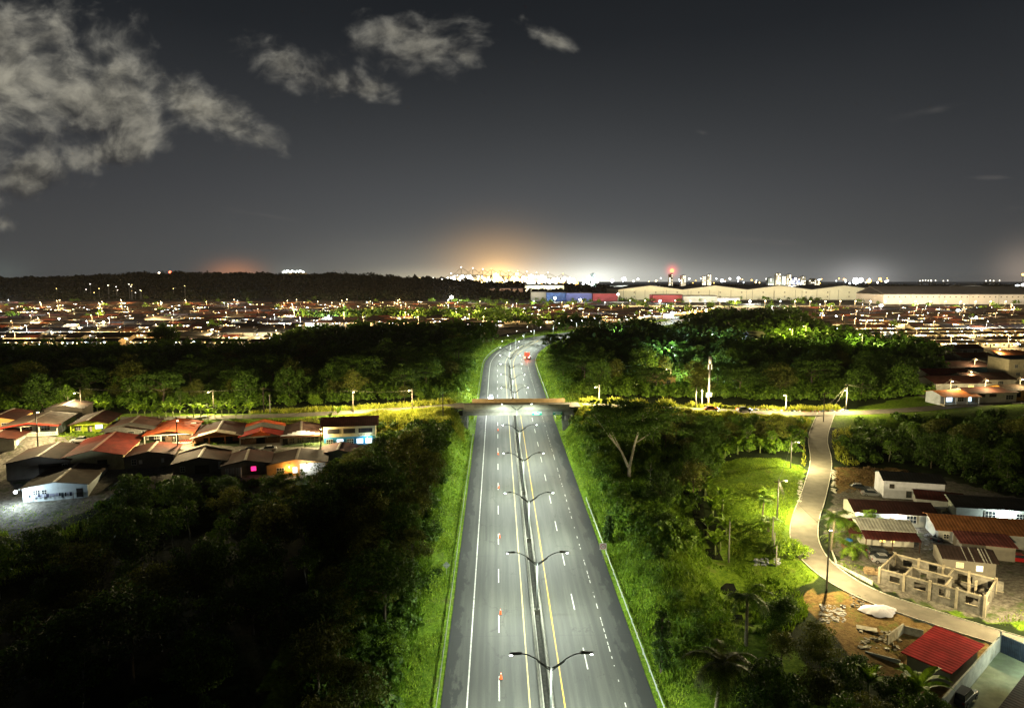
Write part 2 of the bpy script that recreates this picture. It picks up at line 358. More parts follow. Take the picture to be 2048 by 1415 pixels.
# ------------------------------------------------------------------ ground sheet
def axis(a, b, st, mx, g=1.12):
    l = [a]; s = st
    while l[-1] > -mx: s *= g; l.append(l[-1]-s)
    r = [b]; s = st
    while r[-1] < mx: s *= g; r.append(r[-1]+s)
    return np.array(l[::-1]+list(np.arange(a+st, b, st))+r)
xs = axis(-200, 210, 1.7, 15000); ys = np.array(list(np.arange(24, 440, 1.7))+[]); s = 1.7
ys = list(ys)
while ys[-1] < 17500: s *= 1.045; ys.append(ys[-1]+s)
ys = np.array([-3000, -600, -100]+ys)
GX, GY = np.meshgrid(xs, ys); GZ = H(GX, GY)
nx, ny = len(xs), len(ys); i = np.arange(nx*ny).reshape(ny, nx)
F = np.stack([i[:-1, :-1], i[:-1, 1:], i[1:, 1:], i[1:, :-1]], -1).reshape(-1, 4)
# material zones (what the ground is made of): r = packed earth / urban, g = mown or wild grass, b = orange soil / brown dead grass
X_, Y_, Z_ = GX.ravel(), GY.ravel(), GZ.ravel(); PX, PY = topx(X_, np.maximum(Y_, 5), Z_)
def soft(mask): return mask.astype(float)
zr_ = np.zeros(len(X_)); zg = np.zeros(len(X_)); zb = np.zeros(len(X_)); zs = np.zeros(len(X_))
dh, _ = polydist(X_, np.minimum(Y_, 1300), HPL)
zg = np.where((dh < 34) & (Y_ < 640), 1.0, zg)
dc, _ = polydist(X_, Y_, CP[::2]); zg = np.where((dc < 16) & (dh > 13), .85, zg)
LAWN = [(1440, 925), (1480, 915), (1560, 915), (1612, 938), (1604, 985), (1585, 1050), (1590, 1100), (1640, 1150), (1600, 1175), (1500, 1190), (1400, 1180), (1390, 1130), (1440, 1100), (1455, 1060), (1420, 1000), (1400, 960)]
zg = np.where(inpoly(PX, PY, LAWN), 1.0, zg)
VIL = [(-400, 905), (0, 860), (120, 872), (210, 872), (300, 885), (480, 892), (640, 893), (748, 893), (720, 935), (640, 950), (350, 985), (180, 1000), (-400, 1010)]
zr_ = np.where(inpoly(PX, PY, VIL), 1.0, zr_)
YARD = [(30, 998), (190, 996), (215, 1010), (150, 1030), (90, 1060), (20, 1085), (-60, 1100), (-60, 1010)]
zr_ = np.where(inpoly(PX, PY, YARD), .62, zr_); zg = np.where(inpoly(PX, PY, YARD), .45, zg)
zg = np.where(inpoly(PX, PY, [(122, 868), (215, 868), (215, 884), (110, 884)]), 1.0, zg)
SET_ = [(1668, 985), (1700, 960), (1760, 955), (1900, 960), (2100, 1010), (2100, 1250), (1990, 1245), (1900, 1225), (1760, 1180), (1690, 1140), (1655, 1090), (1650, 1040)]
zr_ = np.where(inpoly(PX, PY, SET_), .8, zr_)
zb = np.where(inpoly(PX, PY, [(1668, 935), (1800, 935), (1800, 965), (1670, 985)]), .9, zb)
DIRT = [(1600, 1180), (1660, 1180), (1730, 1195), (1800, 1225), (1860, 1250), (1990, 1290), (1990, 1330), (1880, 1400), (1740, 1340), (1640, 1250), (1600, 1215)]
zb = np.where(inpoly(PX, PY, DIRT), 1.0, zb)
zg = np.where(inpoly(PX, PY, [(1664, 1120), (1760, 1175), (1900, 1225), (2060, 1262), (2060, 1215), (1980, 1240), (1900, 1215), (1757, 1165), (1700, 1120)]), 1.2, zg)
zr_ = np.where((Y_ > 395) & (Y_ < 1500) & (dh > 40), .8, zr_)
zr_ = np.where((Y_ > 225) & (Y_ < 400) & (X_ > 140), .8, zr_)
me_c = np.stack([zr_, np.clip(zg, 0, 1), zb, np.ones(len(X_))], 1)
gm = bpy.data.materials.new('ground_soil'); gm.use_nodes = True; t = NT(gm.node_tree); b = gm.node_tree.nodes['Principled BSDF']
at = t.n('ShaderNodeAttribute', attribute_name='zone'); zr0, zg0, zb0 = t.sep(at.outputs['Color'])
pos = t.n('ShaderNodeNewGeometry').outputs['Position']
n1 = t.noise(pos, .35, 6, .65); n2 = t.noise(pos, 1.6, 5, .7); n3 = t.noise(pos, .06, 4, .6)
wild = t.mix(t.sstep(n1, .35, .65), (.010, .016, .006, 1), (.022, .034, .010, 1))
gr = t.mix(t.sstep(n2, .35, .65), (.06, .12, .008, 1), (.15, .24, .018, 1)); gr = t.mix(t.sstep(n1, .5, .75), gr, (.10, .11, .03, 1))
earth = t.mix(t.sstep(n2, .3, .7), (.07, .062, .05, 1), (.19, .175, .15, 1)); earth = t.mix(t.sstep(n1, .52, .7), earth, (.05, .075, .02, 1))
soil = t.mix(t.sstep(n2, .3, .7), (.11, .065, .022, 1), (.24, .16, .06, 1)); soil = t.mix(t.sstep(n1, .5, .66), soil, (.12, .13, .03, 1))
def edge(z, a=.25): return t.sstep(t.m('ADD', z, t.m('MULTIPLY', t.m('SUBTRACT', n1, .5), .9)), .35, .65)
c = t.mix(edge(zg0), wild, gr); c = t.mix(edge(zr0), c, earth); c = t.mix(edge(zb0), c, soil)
t.put(b, 'Base Color', c); b.inputs['Roughness'].default_value = .95; b.inputs['Specular IOR Level'].default_value = .1
bn = t.n('ShaderNodeBump'); bn.inputs['Strength'].default_value = .8; bn.inputs['Distance'].default_value = .25; t.put(bn, 'Height', n2); gm.node_tree.links.new(bn.outputs[0], b.inputs['Normal'])
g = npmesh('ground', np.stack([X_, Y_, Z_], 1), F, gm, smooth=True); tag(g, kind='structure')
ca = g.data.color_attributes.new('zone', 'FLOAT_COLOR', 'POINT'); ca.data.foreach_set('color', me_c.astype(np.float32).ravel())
# sea behind the port
sm = mat('sea_water', (.012, .016, .02), .25, var=.2, nscale=.01, bump=.3, bscale=.05)
o = npmesh('sea', [(-20000, 5400, 4.4), (20000, 4700, 4.4), (20000, 21000, 4.4), (-20000, 21000, 4.4)], np.array([[0, 1, 2, 3]]), sm); tag(o, kind='structure')
# ------------------------------------------------------------------ highway
def strip(name, us, s0, s1, dz, m, step=3.0, kind='structure', uvm=True):
    ss = np.arange(s0, s1, step); n = len(ss); k = len(us); vs = []; uvs = []
    cx = np.interp(ss, HS, HC[:, 0]); cy = np.interp(ss, HS, HC[:, 1]); nx_ = np.interp(ss, HS, HN[:, 0]); ny_ = np.interp(ss, HS, HN[:, 1]); z = zr(cy)
    z = np.interp(ss, HS, HZ)
    for u in us:
        uu, dd = (u, 0) if not isinstance(u, tuple) else u
        vs.append(np.stack([cx+nx_*uu, cy+ny_*uu, z+dz+dd], 1)); uvs.append(np.stack([np.full(n, uu), ss], 1))
    vs = np.stack(vs, 1).reshape(-1, 3); uvs = np.stack(uvs, 1).reshape(-1, 2); ii = np.arange(n*k).reshape(n, k)
    Fq = np.stack([ii[:-1, :-1], ii[:-1, 1:], ii[1:, 1:], ii[1:, :-1]], -1).reshape(-1, 4)
    o = npmesh(name, vs, Fq, m, uvs=uvs); tag(o, kind=kind); return o
am = bpy.data.materials.new('highway_asphalt'); am.use_nodes = True; t = NT(am.node_tree); b = am.node_tree.nodes['Principled BSDF']
uvn = t.n('ShaderNodeUVMap').outputs[0]; u_, v_, _ = t.sep(uvn); au = t.m('ABSOLUTE', u_)
lng = t.noise(t.comb(u_, t.m('MULTIPLY', v_, .035)), 1.3, 5, .6); fine = t.noise(uvn, 6.0, 4, .8); patch = t.noise(t.comb(u_, t.m('MULTIPLY', v_, .30)), .55, 6, .62)
base = t.mix(t.sstep(lng, .32, .68), (.029, .031, .027, 1), (.049, .050, .042, 1))
base = t.mix(1.0, base, t.ramp(fine, [(.25, (.75, .75, .75)), (.75, (1.2, 1.2, 1.2))]), 'MULTIPLY')
wt = t.m('SINE', t.m('MULTIPLY', t.m('SUBTRACT', au, 2.0), 2*math.pi/1.8))
base = t.mix(t.m('MULTIPLY', t.sstep(wt, .2, 1.0), .42), base, (.022, .024, .021, 1))
sh = t.sstep(t.m('ADD', t.m('MULTIPLY', t.m('SUBTRACT', au, 10.6), .55), t.m('ADD', t.m('MULTIPLY', t.m('SUBTRACT', patch, .5), 3.6), t.m('MULTIPLY', t.m('SUBTRACT', fine, .5), .9))), .10, .30)
sh = t.m('MULTIPLY', sh, t.sstep(au, 9.5, 9.9))
big = t.noise(t.comb(u_, t.m('MULTIPLY', v_, .12)), .22, 4, .6); base = t.mix(1.0, base, t.ramp(big, [(.3, (.66, .67, .68)), (.7, (1.2, 1.2, 1.14))]), 'MULTIPLY')
spot = t.noise(uvn, 1.1, 3, .5); base = t.mix(t.m('MULTIPLY', t.sstep(spot, .70, .76), .6), base, (.02, .02, .018, 1))
base = t.mix(sh, base, (.012, .0135, .012, 1))
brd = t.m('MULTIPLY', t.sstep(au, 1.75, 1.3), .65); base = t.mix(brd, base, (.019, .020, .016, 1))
vor = t.n('ShaderNodeTexVoronoi', feature='DISTANCE_TO_EDGE'); t.put(vor, 'Vector', t.vm('ADD', t.comb(u_, t.m('MULTIPLY', v_, .5)), t.comb(t.m('MULTIPLY', t.m('SUBTRACT', fine, .5), 1.5), t.m('MULTIPLY', t.m('SUBTRACT', spot, .5), 2.0)))); vor.inputs['Scale'].default_value = .22
crk = t.m('MULTIPLY', t.sstep(vor.outputs['Distance'], .018, .004), t.sstep(big, .45, .6)); base = t.mix(t.m('MULTIPLY', crk, .7), base, (.010, .010, .009, 1))
seam = t.sstep(t.m('ABSOLUTE', t.m('SUBTRACT', t.m('FRACT', t.m('DIVIDE', v_, 25.4)), .5)), .004, .001); base = t.mix(t.m('MULTIPLY', seam, .55), base, (.02, .02, .02, 1))
t.put(b, 'Base Color', base); b.inputs['Roughness'].default_value = .75
bn = t.n('ShaderNodeBump'); bn.inputs['Strength'].default_value = .35; bn.inputs['Distance'].default_value = .02; t.put(bn, 'Height', fine); am.node_tree.links.new(bn.outputs[0], b.inputs['Normal'])
strip('highway_road', [-12.3, -11, -9.3, -7.5, -5.6, -3.8, -2, -1, 0, 1, 2, 3.8, 5.6, 7.5, 9.3, 11, 12.6], 5, HS[-1], 0.0, am)
wp = mat('white_road_paint', (.42, .42, .38), .6, var=.22, nscale=2.2, stain=(.16, .16, .14), stain_amt=.8)
yp = mat('yellow_road_paint', (.40, .25, .02), .6, var=.22, nscale=2.2, stain=(.17, .15, .09), stain_amt=.75)
yw = mat('pale_yellow_road_paint', (.38, .31, .12), .6, var=.2, nscale=2.2, stain=(.2, .18, .12), stain_amt=.5)
strip('road_marking', [-9.38, -9.2], 10, 560, .006, wp); strip('road_marking', [-2.1, -1.94], 10, 560, .006, yw); strip('road_marking', [1.94, 2.1], 10, 560, .006, yp)
s0 = s_at_y(76.5)
def dashes(u, off, per, ln, wd, m, s1=540, jit=0):
    vs = []; fs = []; rr = random.Random(3); s = off
    while s < s1:
        L = ln*(1 if not jit else rr.uniform(.1, 1)); 
        if not (jit and rr.random() < .35):
            n = len(vs)
            for (a, q) in ((s, -wd/2), (s, wd/2), (s+L/2, wd/2), (s+L/2, -wd/2), (s+L, wd/2), (s+L, -wd/2)):
                x, y, z = hw(a, u+q); vs.append((x, y, z+.007))
            fs += [(n, n+1, n+2, n+3), (n+3, n+2, n+4, n+5)]
        s += per
    tag(npmesh('road_marking', vs, np.array(fs), m), kind='structure')
dashes(-5.55, s0-60-.3, 14.7, 4.8, .16, wp); dashes(5.6, s0-54.3, 14.7, 4.8, .16, wp); dashes(9.05, 8, 1.6, 1.5, .12, wp, 480, 1)
# median: two concrete rails with a dark gap
cm = mat('concrete_barrier', (.15, .147, .122), .85, var=.22, nscale=1.5, bump=.3, bscale=8, stain=(.10, .10, .085), stain_amt=.6)
soilm = mat('median_soil', (.018, .018, .014), .95, var=.5, nscale=2)
strip('median_gap', [-.45, .45], 5, HS[-1], .012, soilm)
def prof_strip(name, us, s0, s1, m, label, cat, group=None):
    o = strip(name, us, s0, s1, 0, m, kind='thing'); tag(o, label, cat, group); return o
prof_strip('median_barrier', [(-.82, .0), (-.80, .18), (-.62, .36), (-.56, .82), (-.42, .82), (-.40, 0)], 5, 620, cm, 'low concrete barrier on the left side of the highway median gap', 'barrier', 'concrete median barriers')
prof_strip('median_barrier', [(.40, 0), (.42, .82), (.56, .82), (.62, .36), (.80, .18), (.82, 0)], 5, 620, cm, 'low concrete barrier on the right side of the highway median gap', 'barrier', 'concrete median barriers')
# guard rails
galv = mat('galvanised_steel', (.30, .32, .28), .45, metal=.35, var=.12, nscale=3)
def guard(u, s0, s1, label, segs=None):
    r = empty('guardrail', (0, 0, 0), 0, label, 'guardrail', 'guardrails along the highway')
    rail = strip('rail', [(u, .50), (u-.05, .58), (u, .66), (u-.05, .74), (u, .82), (u+.03, .82), (u+.03, .50)], s0, s1, 0, galv); del rail['kind']; setparent(rail, r)
    s = s0+1
    pm = MB().box(-.06, .06, -.08, .08, -.4, .78); first = None; n = 0
    while s < s1 and n < 99:
        x, y, z = hw(s, u+.1*(1 if u > 0 else -1))
        if first is None: first = pm.build('post', galv, r); o = first
        else: o = first.copy(); COL.objects.link(o); o.parent = r
        o.location = (x, y, z); s += 3.8 if s < 200 else 7; n += 1
guard(13.15, 30, s_at_y(143), 'long galvanised guardrail on the right verge ahead of the bridge')
guard(-12.75, 30, s_at_y(196), 'long thin guardrail in the grass of the left verge before the bridge')
guard(-12.9, s_at_y(212), s_at_y(400), 'guardrail on the outer left edge of the highway bend beyond the bridge')
guard(13.0, s_at_y(215), s_at_y(380), 'guardrail on the right edge of the highway beyond the bridge')
# ------------------------------------------------------------------ double-arm highway lamps
dark = mat('dark_lamp_metal', (.05, .052, .05), .5, metal=.4, var=.1); polem = mat('galvanised_pole', (.26, .28, .27), .45, metal=.3, var=.1)
ledm = glow('led_panel_light', (.93, 1, .92), 45)
def hw_lamp():
    r = empty('double_arm_street_lamp', (0, 0, 0))
    MB().tube([(0, 0, 0), (0, 0, 7.7)], [.13, .08], 8).build('pole', polem, r, True)
    MB().box(-.5, .5, -.16, .16, 0.0, .86).build('footing', cm, r)
    for sg in (-1, 1):
        arm = MB()
        top = []; low = []
        for k in range(6):
            t_ = k/5; top.append((sg*(.08+1.5*t_), 0, 7.75+.15*t_+.85*t_**1.3)); low.append((sg*(.02+1.45*t_), 0, 7.35+1.1*t_))
        arm.tube(top, .05, 5).tube(low, .05, 5)
        for k in range(1, 6): arm.tube([top[k], low[k]], .03, 4); arm.tube([top[k], low[k-1]], .03, 4)
        cv = [top[-1]]+[(sg*(1.58+1.7*t_), 0, 8.75+.62*math.sin(t_*math.pi/2)) for t_ in (.25, .5, .75, 1)]
        arm.tube(cv, [.06, .06, .055, .05, .045], 6)
        arm.build('arm', dark, r)
        hd = MB(); hd.box(sg*3.15, sg*4.45, -.20, .20, 9.34, 9.44) if sg > 0 else hd.box(sg*4.45, sg*3.15, -.20, .20, 9.34, 9.44)
        hd.box(min(sg*3.2, sg*3.6), max(sg*3.2, sg*3.6), -.14, .14, 9.44, 9.54)
        h_ = hd.build('lamp_head', dark, r)
        a, b_ = sorted((sg*4.16, sg*4.44)); MB().box(a, b_, -.17, .17, 9.24, 9.335).build('led_panel', ledm, h_)
        light('SPOT', h_, (sg*4.1, 0, 9.15), HW_W, (.90, 1.0, .84), .25, 170, .55)
    return r
s = s_at_y(69.2)-50.8; first = None; k = 0
ORD = ['second', 'third', 'fourth', 'fifth', 'sixth', 'seventh', 'eighth', 'ninth', 'tenth']
while s < 760:
    x, y, z = hw(s, 0)
    i0 = np.interp(s, HS, HN[:, 0]); i1 = np.interp(s, HS, HN[:, 1]); rz = math.atan2(i1, i0)
    if first is None: o = first = hw_lamp()
    else: o = copy_tree(first)
    o.location = (x, y, z); o.rotation_euler = (0, 0, rz)
    if k < 2: lb = 'double arm lamp on the median beneath the camera, nearest of all'
    elif k == 2: lb = 'double arm lamp on the median at the bottom of the picture'
    elif k < 8: lb = 'double arm median lamp before the bridge, %s up from the bottom of the picture' % ORD[k-3]
    elif k < 18: lb = 'double arm median lamp beyond the bridge, %s one counted away from it' % (['first']+ORD)[k-8]
    else: lb = 'tiny distant double arm lamp along the last visible stretch of the highway'
    tag(o, lb, 'street lamp', 'double arm lamps along the highway median'); s += 25.35 if s < 420 else 33; k += 1
    if 193 < y < 199:
        for c_ in [q for p_ in o.children for q in p_.children if q.type == 'LIGHT']: c_.data = c_.data.copy(); c_.data.energy *= .55
# ------------------------------------------------------------------ overpass
bm = mat('bridge_concrete', (.17, .17, .15), .85, var=.16, nscale=.8, bump=.2, bscale=5, stain=(.16, .155, .13), stain_amt=.55)
om = mat('pale_orange_concrete', (.42, .30, .16), .85, var=.15, nscale=.8, bump=.2, bscale=5, stain=(.2, .13, .08), stain_amt=.4)
dcm = mat('dark_weathered_concrete', (.13, .13, .115), .9, var=.3, nscale=1.2, bump=.3, bscale=6)
br = empty('highway_overpass', (1, 204.4, 4.1), R(2.2), 'concrete overpass carrying the lit side road across the highway', 'bridge')
MB().box(-19, 19.5, -3.9, 3.9, 6.55, 7.15).build('deck', mat('deck_asphalt', (.10, .095, .08), .9, var=.2), br)
g_ = MB(); g_.box(-15.8, 17.2, -4.05, -3.45, 4.75, 6.55)
for yy_ in (-1.7, .9, 3.2): g_.box(-15.8, 17.2, yy_, yy_+.5, 4.75, 6.55)
g_.build('girder', bm, br)
MB().box(-15.9, 17.3, -4.20, -4.06, 5.85, 6.0).box(-15.9, 17.3, -4.13, -4.06, 6.60, 6.72).build('ledge', dcm, br)
MB().box(-15.5, 16, -4.15, -3.9, 6.55, 8.0).build('parapet', mat('near_parapet_concrete', (.24, .24, .19), .85, var=.2, nscale=.7, bump=.2, stain=(.12, .12, .10)), br)
MB().box(-13.2, 15.5, 3.9, 4.15, 6.55, 8.35).build('parapet', om, br)
for sx, nm in ((-1, 'abutment'), (1, 'abutment')):
    x0 = -19.6 if sx < 0 else 15.4
    MB().box(x0, x0+4.4, -4.6, 4.6, -1, 4.74).box(x0-1.5, x0+5, -5.4, -4.61, -1, 3.4).build(nm, dcm, br)
for px_ in (-14.6, 15.0):
    for yy_ in (-3.6, 0, 3.6): MB().tube([(px_, yy_, -.6), (px_, yy_, 4.74)], .38, 10).build('column', bm, br, True)
for a, bb in ((-34, -15.8), (16.3, 36)):
    q = MB(); q.box(a, bb, -4.25, -4.1, .0, .0001)
# green direction signs hung on the face
gs = mat('green_sign_face', (.0, .30, .20), .4, var=.05); lt_ = mat('white_sign_lettering', (.75, .78, .72), .4, var=.03)
def text_obj(body, size, m, parent, loc, rot=(math.pi/2, 0, 0), name='lettering', align='CENTER', ext=.004):
    c = bpy.data.curves.new(name, 'FONT'); c.body = body; c.size = size; c.align_x = align; c.align_y = 'CENTER'; c.extrude = ext
    c.materials.append(m); co = bpy.data.objects.new(name, c); COL.objects.link(co); me = bpy.data.meshes.new_from_object(co); bpy.data.objects.remove(co); o = bpy.data.objects.new(name, me); COL.objects.link(o); o.location = loc; o.rotation_euler = rot; setparent(o, parent); return o
for (x, dk, lb) in ((6.4, 0, 'bright green direction sign with white arrow on the bridge face, the left of two'), (12.6, 1, 'dim green direction sign at the right end of the bridge face')):
    sgn = empty('direction_sign', (1+x, 204.4-4.28+x*.038, 9.45), R(2.2), lb, 'road sign', 'green signs on the bridge')
    MB().box(-1.4, 1.4, -.05, .05, -.5, .5).build('panel', gs if not dk else mat('dark_green_sign_face', (.0, .10, .075), .4, var=.05), sgn)  # the right sign's dimness is put into a darker green face
    bb = MB()
    for (x0, x1, z0, z1) in ((-1.3, -.35, .12, .36), (.45, 1.3, .12, .36), (-.75, .8, -.36, -.14)) if not dk else ((-1.25, 1.2, .14, .32), (-.6, .9, -.3, -.12)):
        xx = x0
        rr = random.Random(int(x*10))
        while xx < x1:                        # unreadable block capitals, as in the photograph
            w_ = rr.uniform(.08, .14); bb.box(xx, xx+w_, -.056, -.051, z0, z1); xx += w_+.05
    bb.build('lettering', lt_, sgn)
    if not dk: MB().prism([(-.12, -.05), (.12, -.05), (.12, .15), (.22, .15), (0, .4), (-.22, .15), (-.12, .15)], -.057, -.051).build('arrow', lt_, sgn)
# crossroad on its embankment, road surface
cam_ = mat('worn_road_asphalt', (.12, .108, .085), .9, var=.25, nscale=.9, bump=.2, bscale=9, stain=(.07, .06, .05), coords='Object')
def road_sheet(name, pl, half, dz, m, keep=None):
    tt = np.gradient(pl[:, :2], axis=0); tt /= np.linalg.norm(tt, axis=1)[:, None]; nn = np.stack([tt[:, 1], -tt[:, 0]], 1)
    us = np.array([-half, -half*.5, 0, half*.5, half]) if np.isscalar(half) else np.array(half)
    vs = np.stack([np.concatenate([pl[:, :2]+nn*u, (pl[:, 2]+dz)[:, None]], 1) for u in us], 1)
    n, k = vs.shape[:2]; ii = np.arange(n*k).reshape(n, k)
    Fq = np.stack([ii[:-1, :-1], ii[:-1, 1:], ii[1:, 1:], ii[1:, :-1]], -1)
    if keep is not None: Fq = Fq[keep[:-1]]
    return tag(npmesh(name, vs.reshape(-1, 3), Fq.reshape(-1, 4), m), kind='structure')
kp = (CP[:, 0] < -17) | (CP[:, 0] > 19.5)
road_sheet('crossing_road', CP, 3.0, .03, cam_, kp)
# ------------------------------------------------------------------ side road with kerbs
rdm = mat('side_road_asphalt', (.16, .145, .115), .9, var=.16, nscale=.5, bump=.25, bscale=14, stain=(.10, .088, .068), stain_amt=.45)
SP2, _ = spline([tuple(p) for p in SP[::3]], 1.2)
road_sheet('side_road', SP2, 2.35, .03, rdm)
km = mat('painted_kerb', (.62, .60, .50), .8, var=.25, nscale=2, stain=(.14, .13, .10), stain_amt=.85)
for u in (-2.45, 2.35):
    tt = np.gradient(SP2[:, :2], axis=0); tt /= np.linalg.norm(tt, axis=1)[:, None]; nn = np.stack([tt[:, 1], -tt[:, 0]], 1)
    prof = [(u, -.3), (u, .15), (u+.13, .15), (u+.13, -.3)]
    vs = np.stack([np.concatenate([SP2[:, :2]+nn*a, (SP2[:, 2]+z_)[:, None]], 1) for a, z_ in prof], 1); n, k = vs.shape[:2]; ii = np.arange(n*k).reshape(n, k)
    Fq = np.stack([ii[:-1, :-1], ii[:-1, 1:], ii[1:, 1:], ii[1:, :-1]], -1).reshape(-1, 4)
    tag(npmesh('kerb', vs.reshape(-1, 3), Fq, km), kind='structure')
# ------------------------------------------------------------------ vegetation meshes
def leafquads(c, nrm, size, rg, asp=.55):
    n = len(c); a = rg.normal(size=(n, 3)); nrm = nrm/np.linalg.norm(nrm, axis=1)[:, None]
    t_ = np.cross(nrm, a); t_ /= np.linalg.norm(t_, axis=1)[:, None]+1e-9; b_ = np.cross(nrm, t_)
    s_ = size[:, None]*.5
    v = np.stack([c-t_*s_, c-b_*s_*asp+nrm*s_*.12, c+t_*s_, c+b_*s_*asp+nrm*s_*.12], 1).reshape(-1, 3)
    return v, np.arange(4*n).reshape(n, 4)
def clump_crown(seed, h, r, ch, nclump, nleaf, size, layered=False, rc=(.9, 1.5), hollow=.45):
    rg = np.random.default_rng(seed); C = []; cl = []
    for k in range(nclump):
        while True:
            p = rg.uniform(-1, 1, 3); q = np.linalg.norm(p)
            if hollow < q < 1 and p[2] > -.75: break
        if layered: p[2] = (round(p[2]*1.6)/1.6)*.8+rg.uniform(-.08, .08)+.25*(1-np.hypot(p[0], p[1]))
        lob = 1+.28*math.sin(3*math.atan2(p[1], p[0])+seed)+rg.uniform(-.15, .12)
        c = np.array([p[0]*r*lob, p[1]*r*lob, h-ch/2+p[2]*ch/2]); cl.append(c)
    vs = []; 
    for c in cl:
        rr = rg.uniform(*rc); m = int(nleaf*rg.uniform(.6, 1.3)); d = rg.normal(size=(m, 3)); d[:, 2] += .35; d /= np.linalg.norm(d, axis=1)[:, None]
        rad = rr*rg.uniform(.55, 1.05, m)[:, None]; pos = c+d*rad*np.array([1, 1, .45 if layered else .75])
        nn = d+rg.normal(size=(m, 3))*.55+np.array([0, 0, .35])
        vs.append((pos, nn, size*rg.uniform(.6, 1.3, m)))
    pos = np.concatenate([a[0] for a in vs]); nn = np.concatenate([a[1] for a in vs]); sz = np.concatenate([a[2] for a in vs])
    v, f = leafquads(pos, nn, sz, rg); return v, f, cl
bark = mat('tree_bark', (.10, .08, .055), .9, var=.35, nscale=3, bump=.5, bscale=12)
palebark = mat('pale_tree_bark', (.42, .40, .32), .85, var=.25, nscale=2.5, bump=.4, bscale=10, stain=(.15, .14, .10))
LM = dict(dark=leafmat('dark_foliage', (.028, .070, .009), (.078, .15, .016)), mid=leafmat('mid_foliage', (.045, .115, .010), (.13, .23, .020)), warm=leafmat('warm_foliage', (.06, .09, .010), (.16, .18, .03)),
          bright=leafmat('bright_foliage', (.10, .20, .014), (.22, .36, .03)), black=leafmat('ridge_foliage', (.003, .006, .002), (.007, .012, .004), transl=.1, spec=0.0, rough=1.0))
def make_tree(seed, h, r, ch, ncl, nlf, size, lm, name='broadleaf_tree', layered=False, bk=None, lean=.4, limbs=9, rc=(.9, 1.5), tr=.16, fork=False):
    rg = random.Random(seed); v, f, cl = clump_crown(seed, h, r, ch, ncl, nlf, size, layered, rc)
    root = empty(name, (0, 0, 0)); tb = MB()
    lx, ly = rg.uniform(-lean, lean), rg.uniform(-lean, lean); fz = max(.4, h-ch*.95)
    if fork:
        fz = h*.12; tb.tube([(0, 0, -.6), (0, 0, fz)], [tr*1.5, tr*1.2], 8)
        for (ax, ay, zt) in ((-.42*r, .1*r, .62*h), (.28*r, -.05*r, .93*h)):
            pts = [(0, 0, fz*.8), (ax*.35, ay*.4, fz+(zt-fz)*.4), (ax*.8, ay*.8, fz+(zt-fz)*.75), (ax, ay, zt)]; tb.tube(pts, [tr, tr*.75, tr*.5, tr*.2], 7)
            for c in rg.sample(cl, 8):
                if (c[0]-ax)*ax < 0: continue
                q = pts[rg.choice([1, 2])]; mid = [(q[i]*.5+c[i]*.5)+rg.uniform(-.5, .5) for i in range(3)]; tb.tube([q, mid, tuple(c)], [tr*.4, tr*.28, tr*.1], 5)
    else:
        tb.tube([(0, 0, -.8), (lx*.3, ly*.3, fz*.5), (lx, ly, fz), (lx*1.2, ly*1.2, h-ch*.4)], [tr*1.3, tr, tr*.8, tr*.3], 7)
        for c in rg.sample(cl, min(limbs, len(cl))):
            q = (lx, ly, fz+rg.uniform(0, ch*.3)); mid = [(q[i]*.45+c[i]*.55)+rg.uniform(-.3, .3) for i in range(3)]; mid[2] -= .2
            tb.tube([q, mid, tuple(c)], [tr*.45, tr*.3, tr*.1], 4)
    tb.build('trunk', bk or bark, root, True)
    o = npmesh('crown', v, f, lm, root); return root, h
PROTO = {}
def proto(key, *a, **k): 
    PROTO.setdefault(key, []).append(make_tree(*a, **k)); PROTO[key][-1][0]['_used'] = 0
for sd in (1, 2, 3): proto('round', sd, 9.5, 3.9, 7.6, 74, 58, .50, LM['dark'])
for sd in (4, 5): proto('spread', sd, 10, 6.0, 6.4, 80, 62, .50, LM['dark'], layered=True, rc=(1.1, 2.0), tr=.2)
for sd in (6, 7): proto('slim', sd, 8.5, 2.3, 5.6, 30, 46, .42, LM['mid'], rc=(.6, 1.1), tr=.1, bk=palebark)
for sd in (8, 9): proto('warm', sd, 8.5, 3.4, 6.2, 55, 56, .44, LM['warm'])
for sd in (10, 11, 12): proto('shrub', sd, 2.9, 2.1, 2.7, 26, 52, .34, LM['mid'], name='shrub', rc=(.5, .9), tr=.05, limbs=5)
for sd in (13, 14): proto('bright', sd, 3.6, 2.3, 3.2, 28, 48, .36, LM['bright'], name='shrub', rc=(.5, .9), tr=.05, limbs=5)
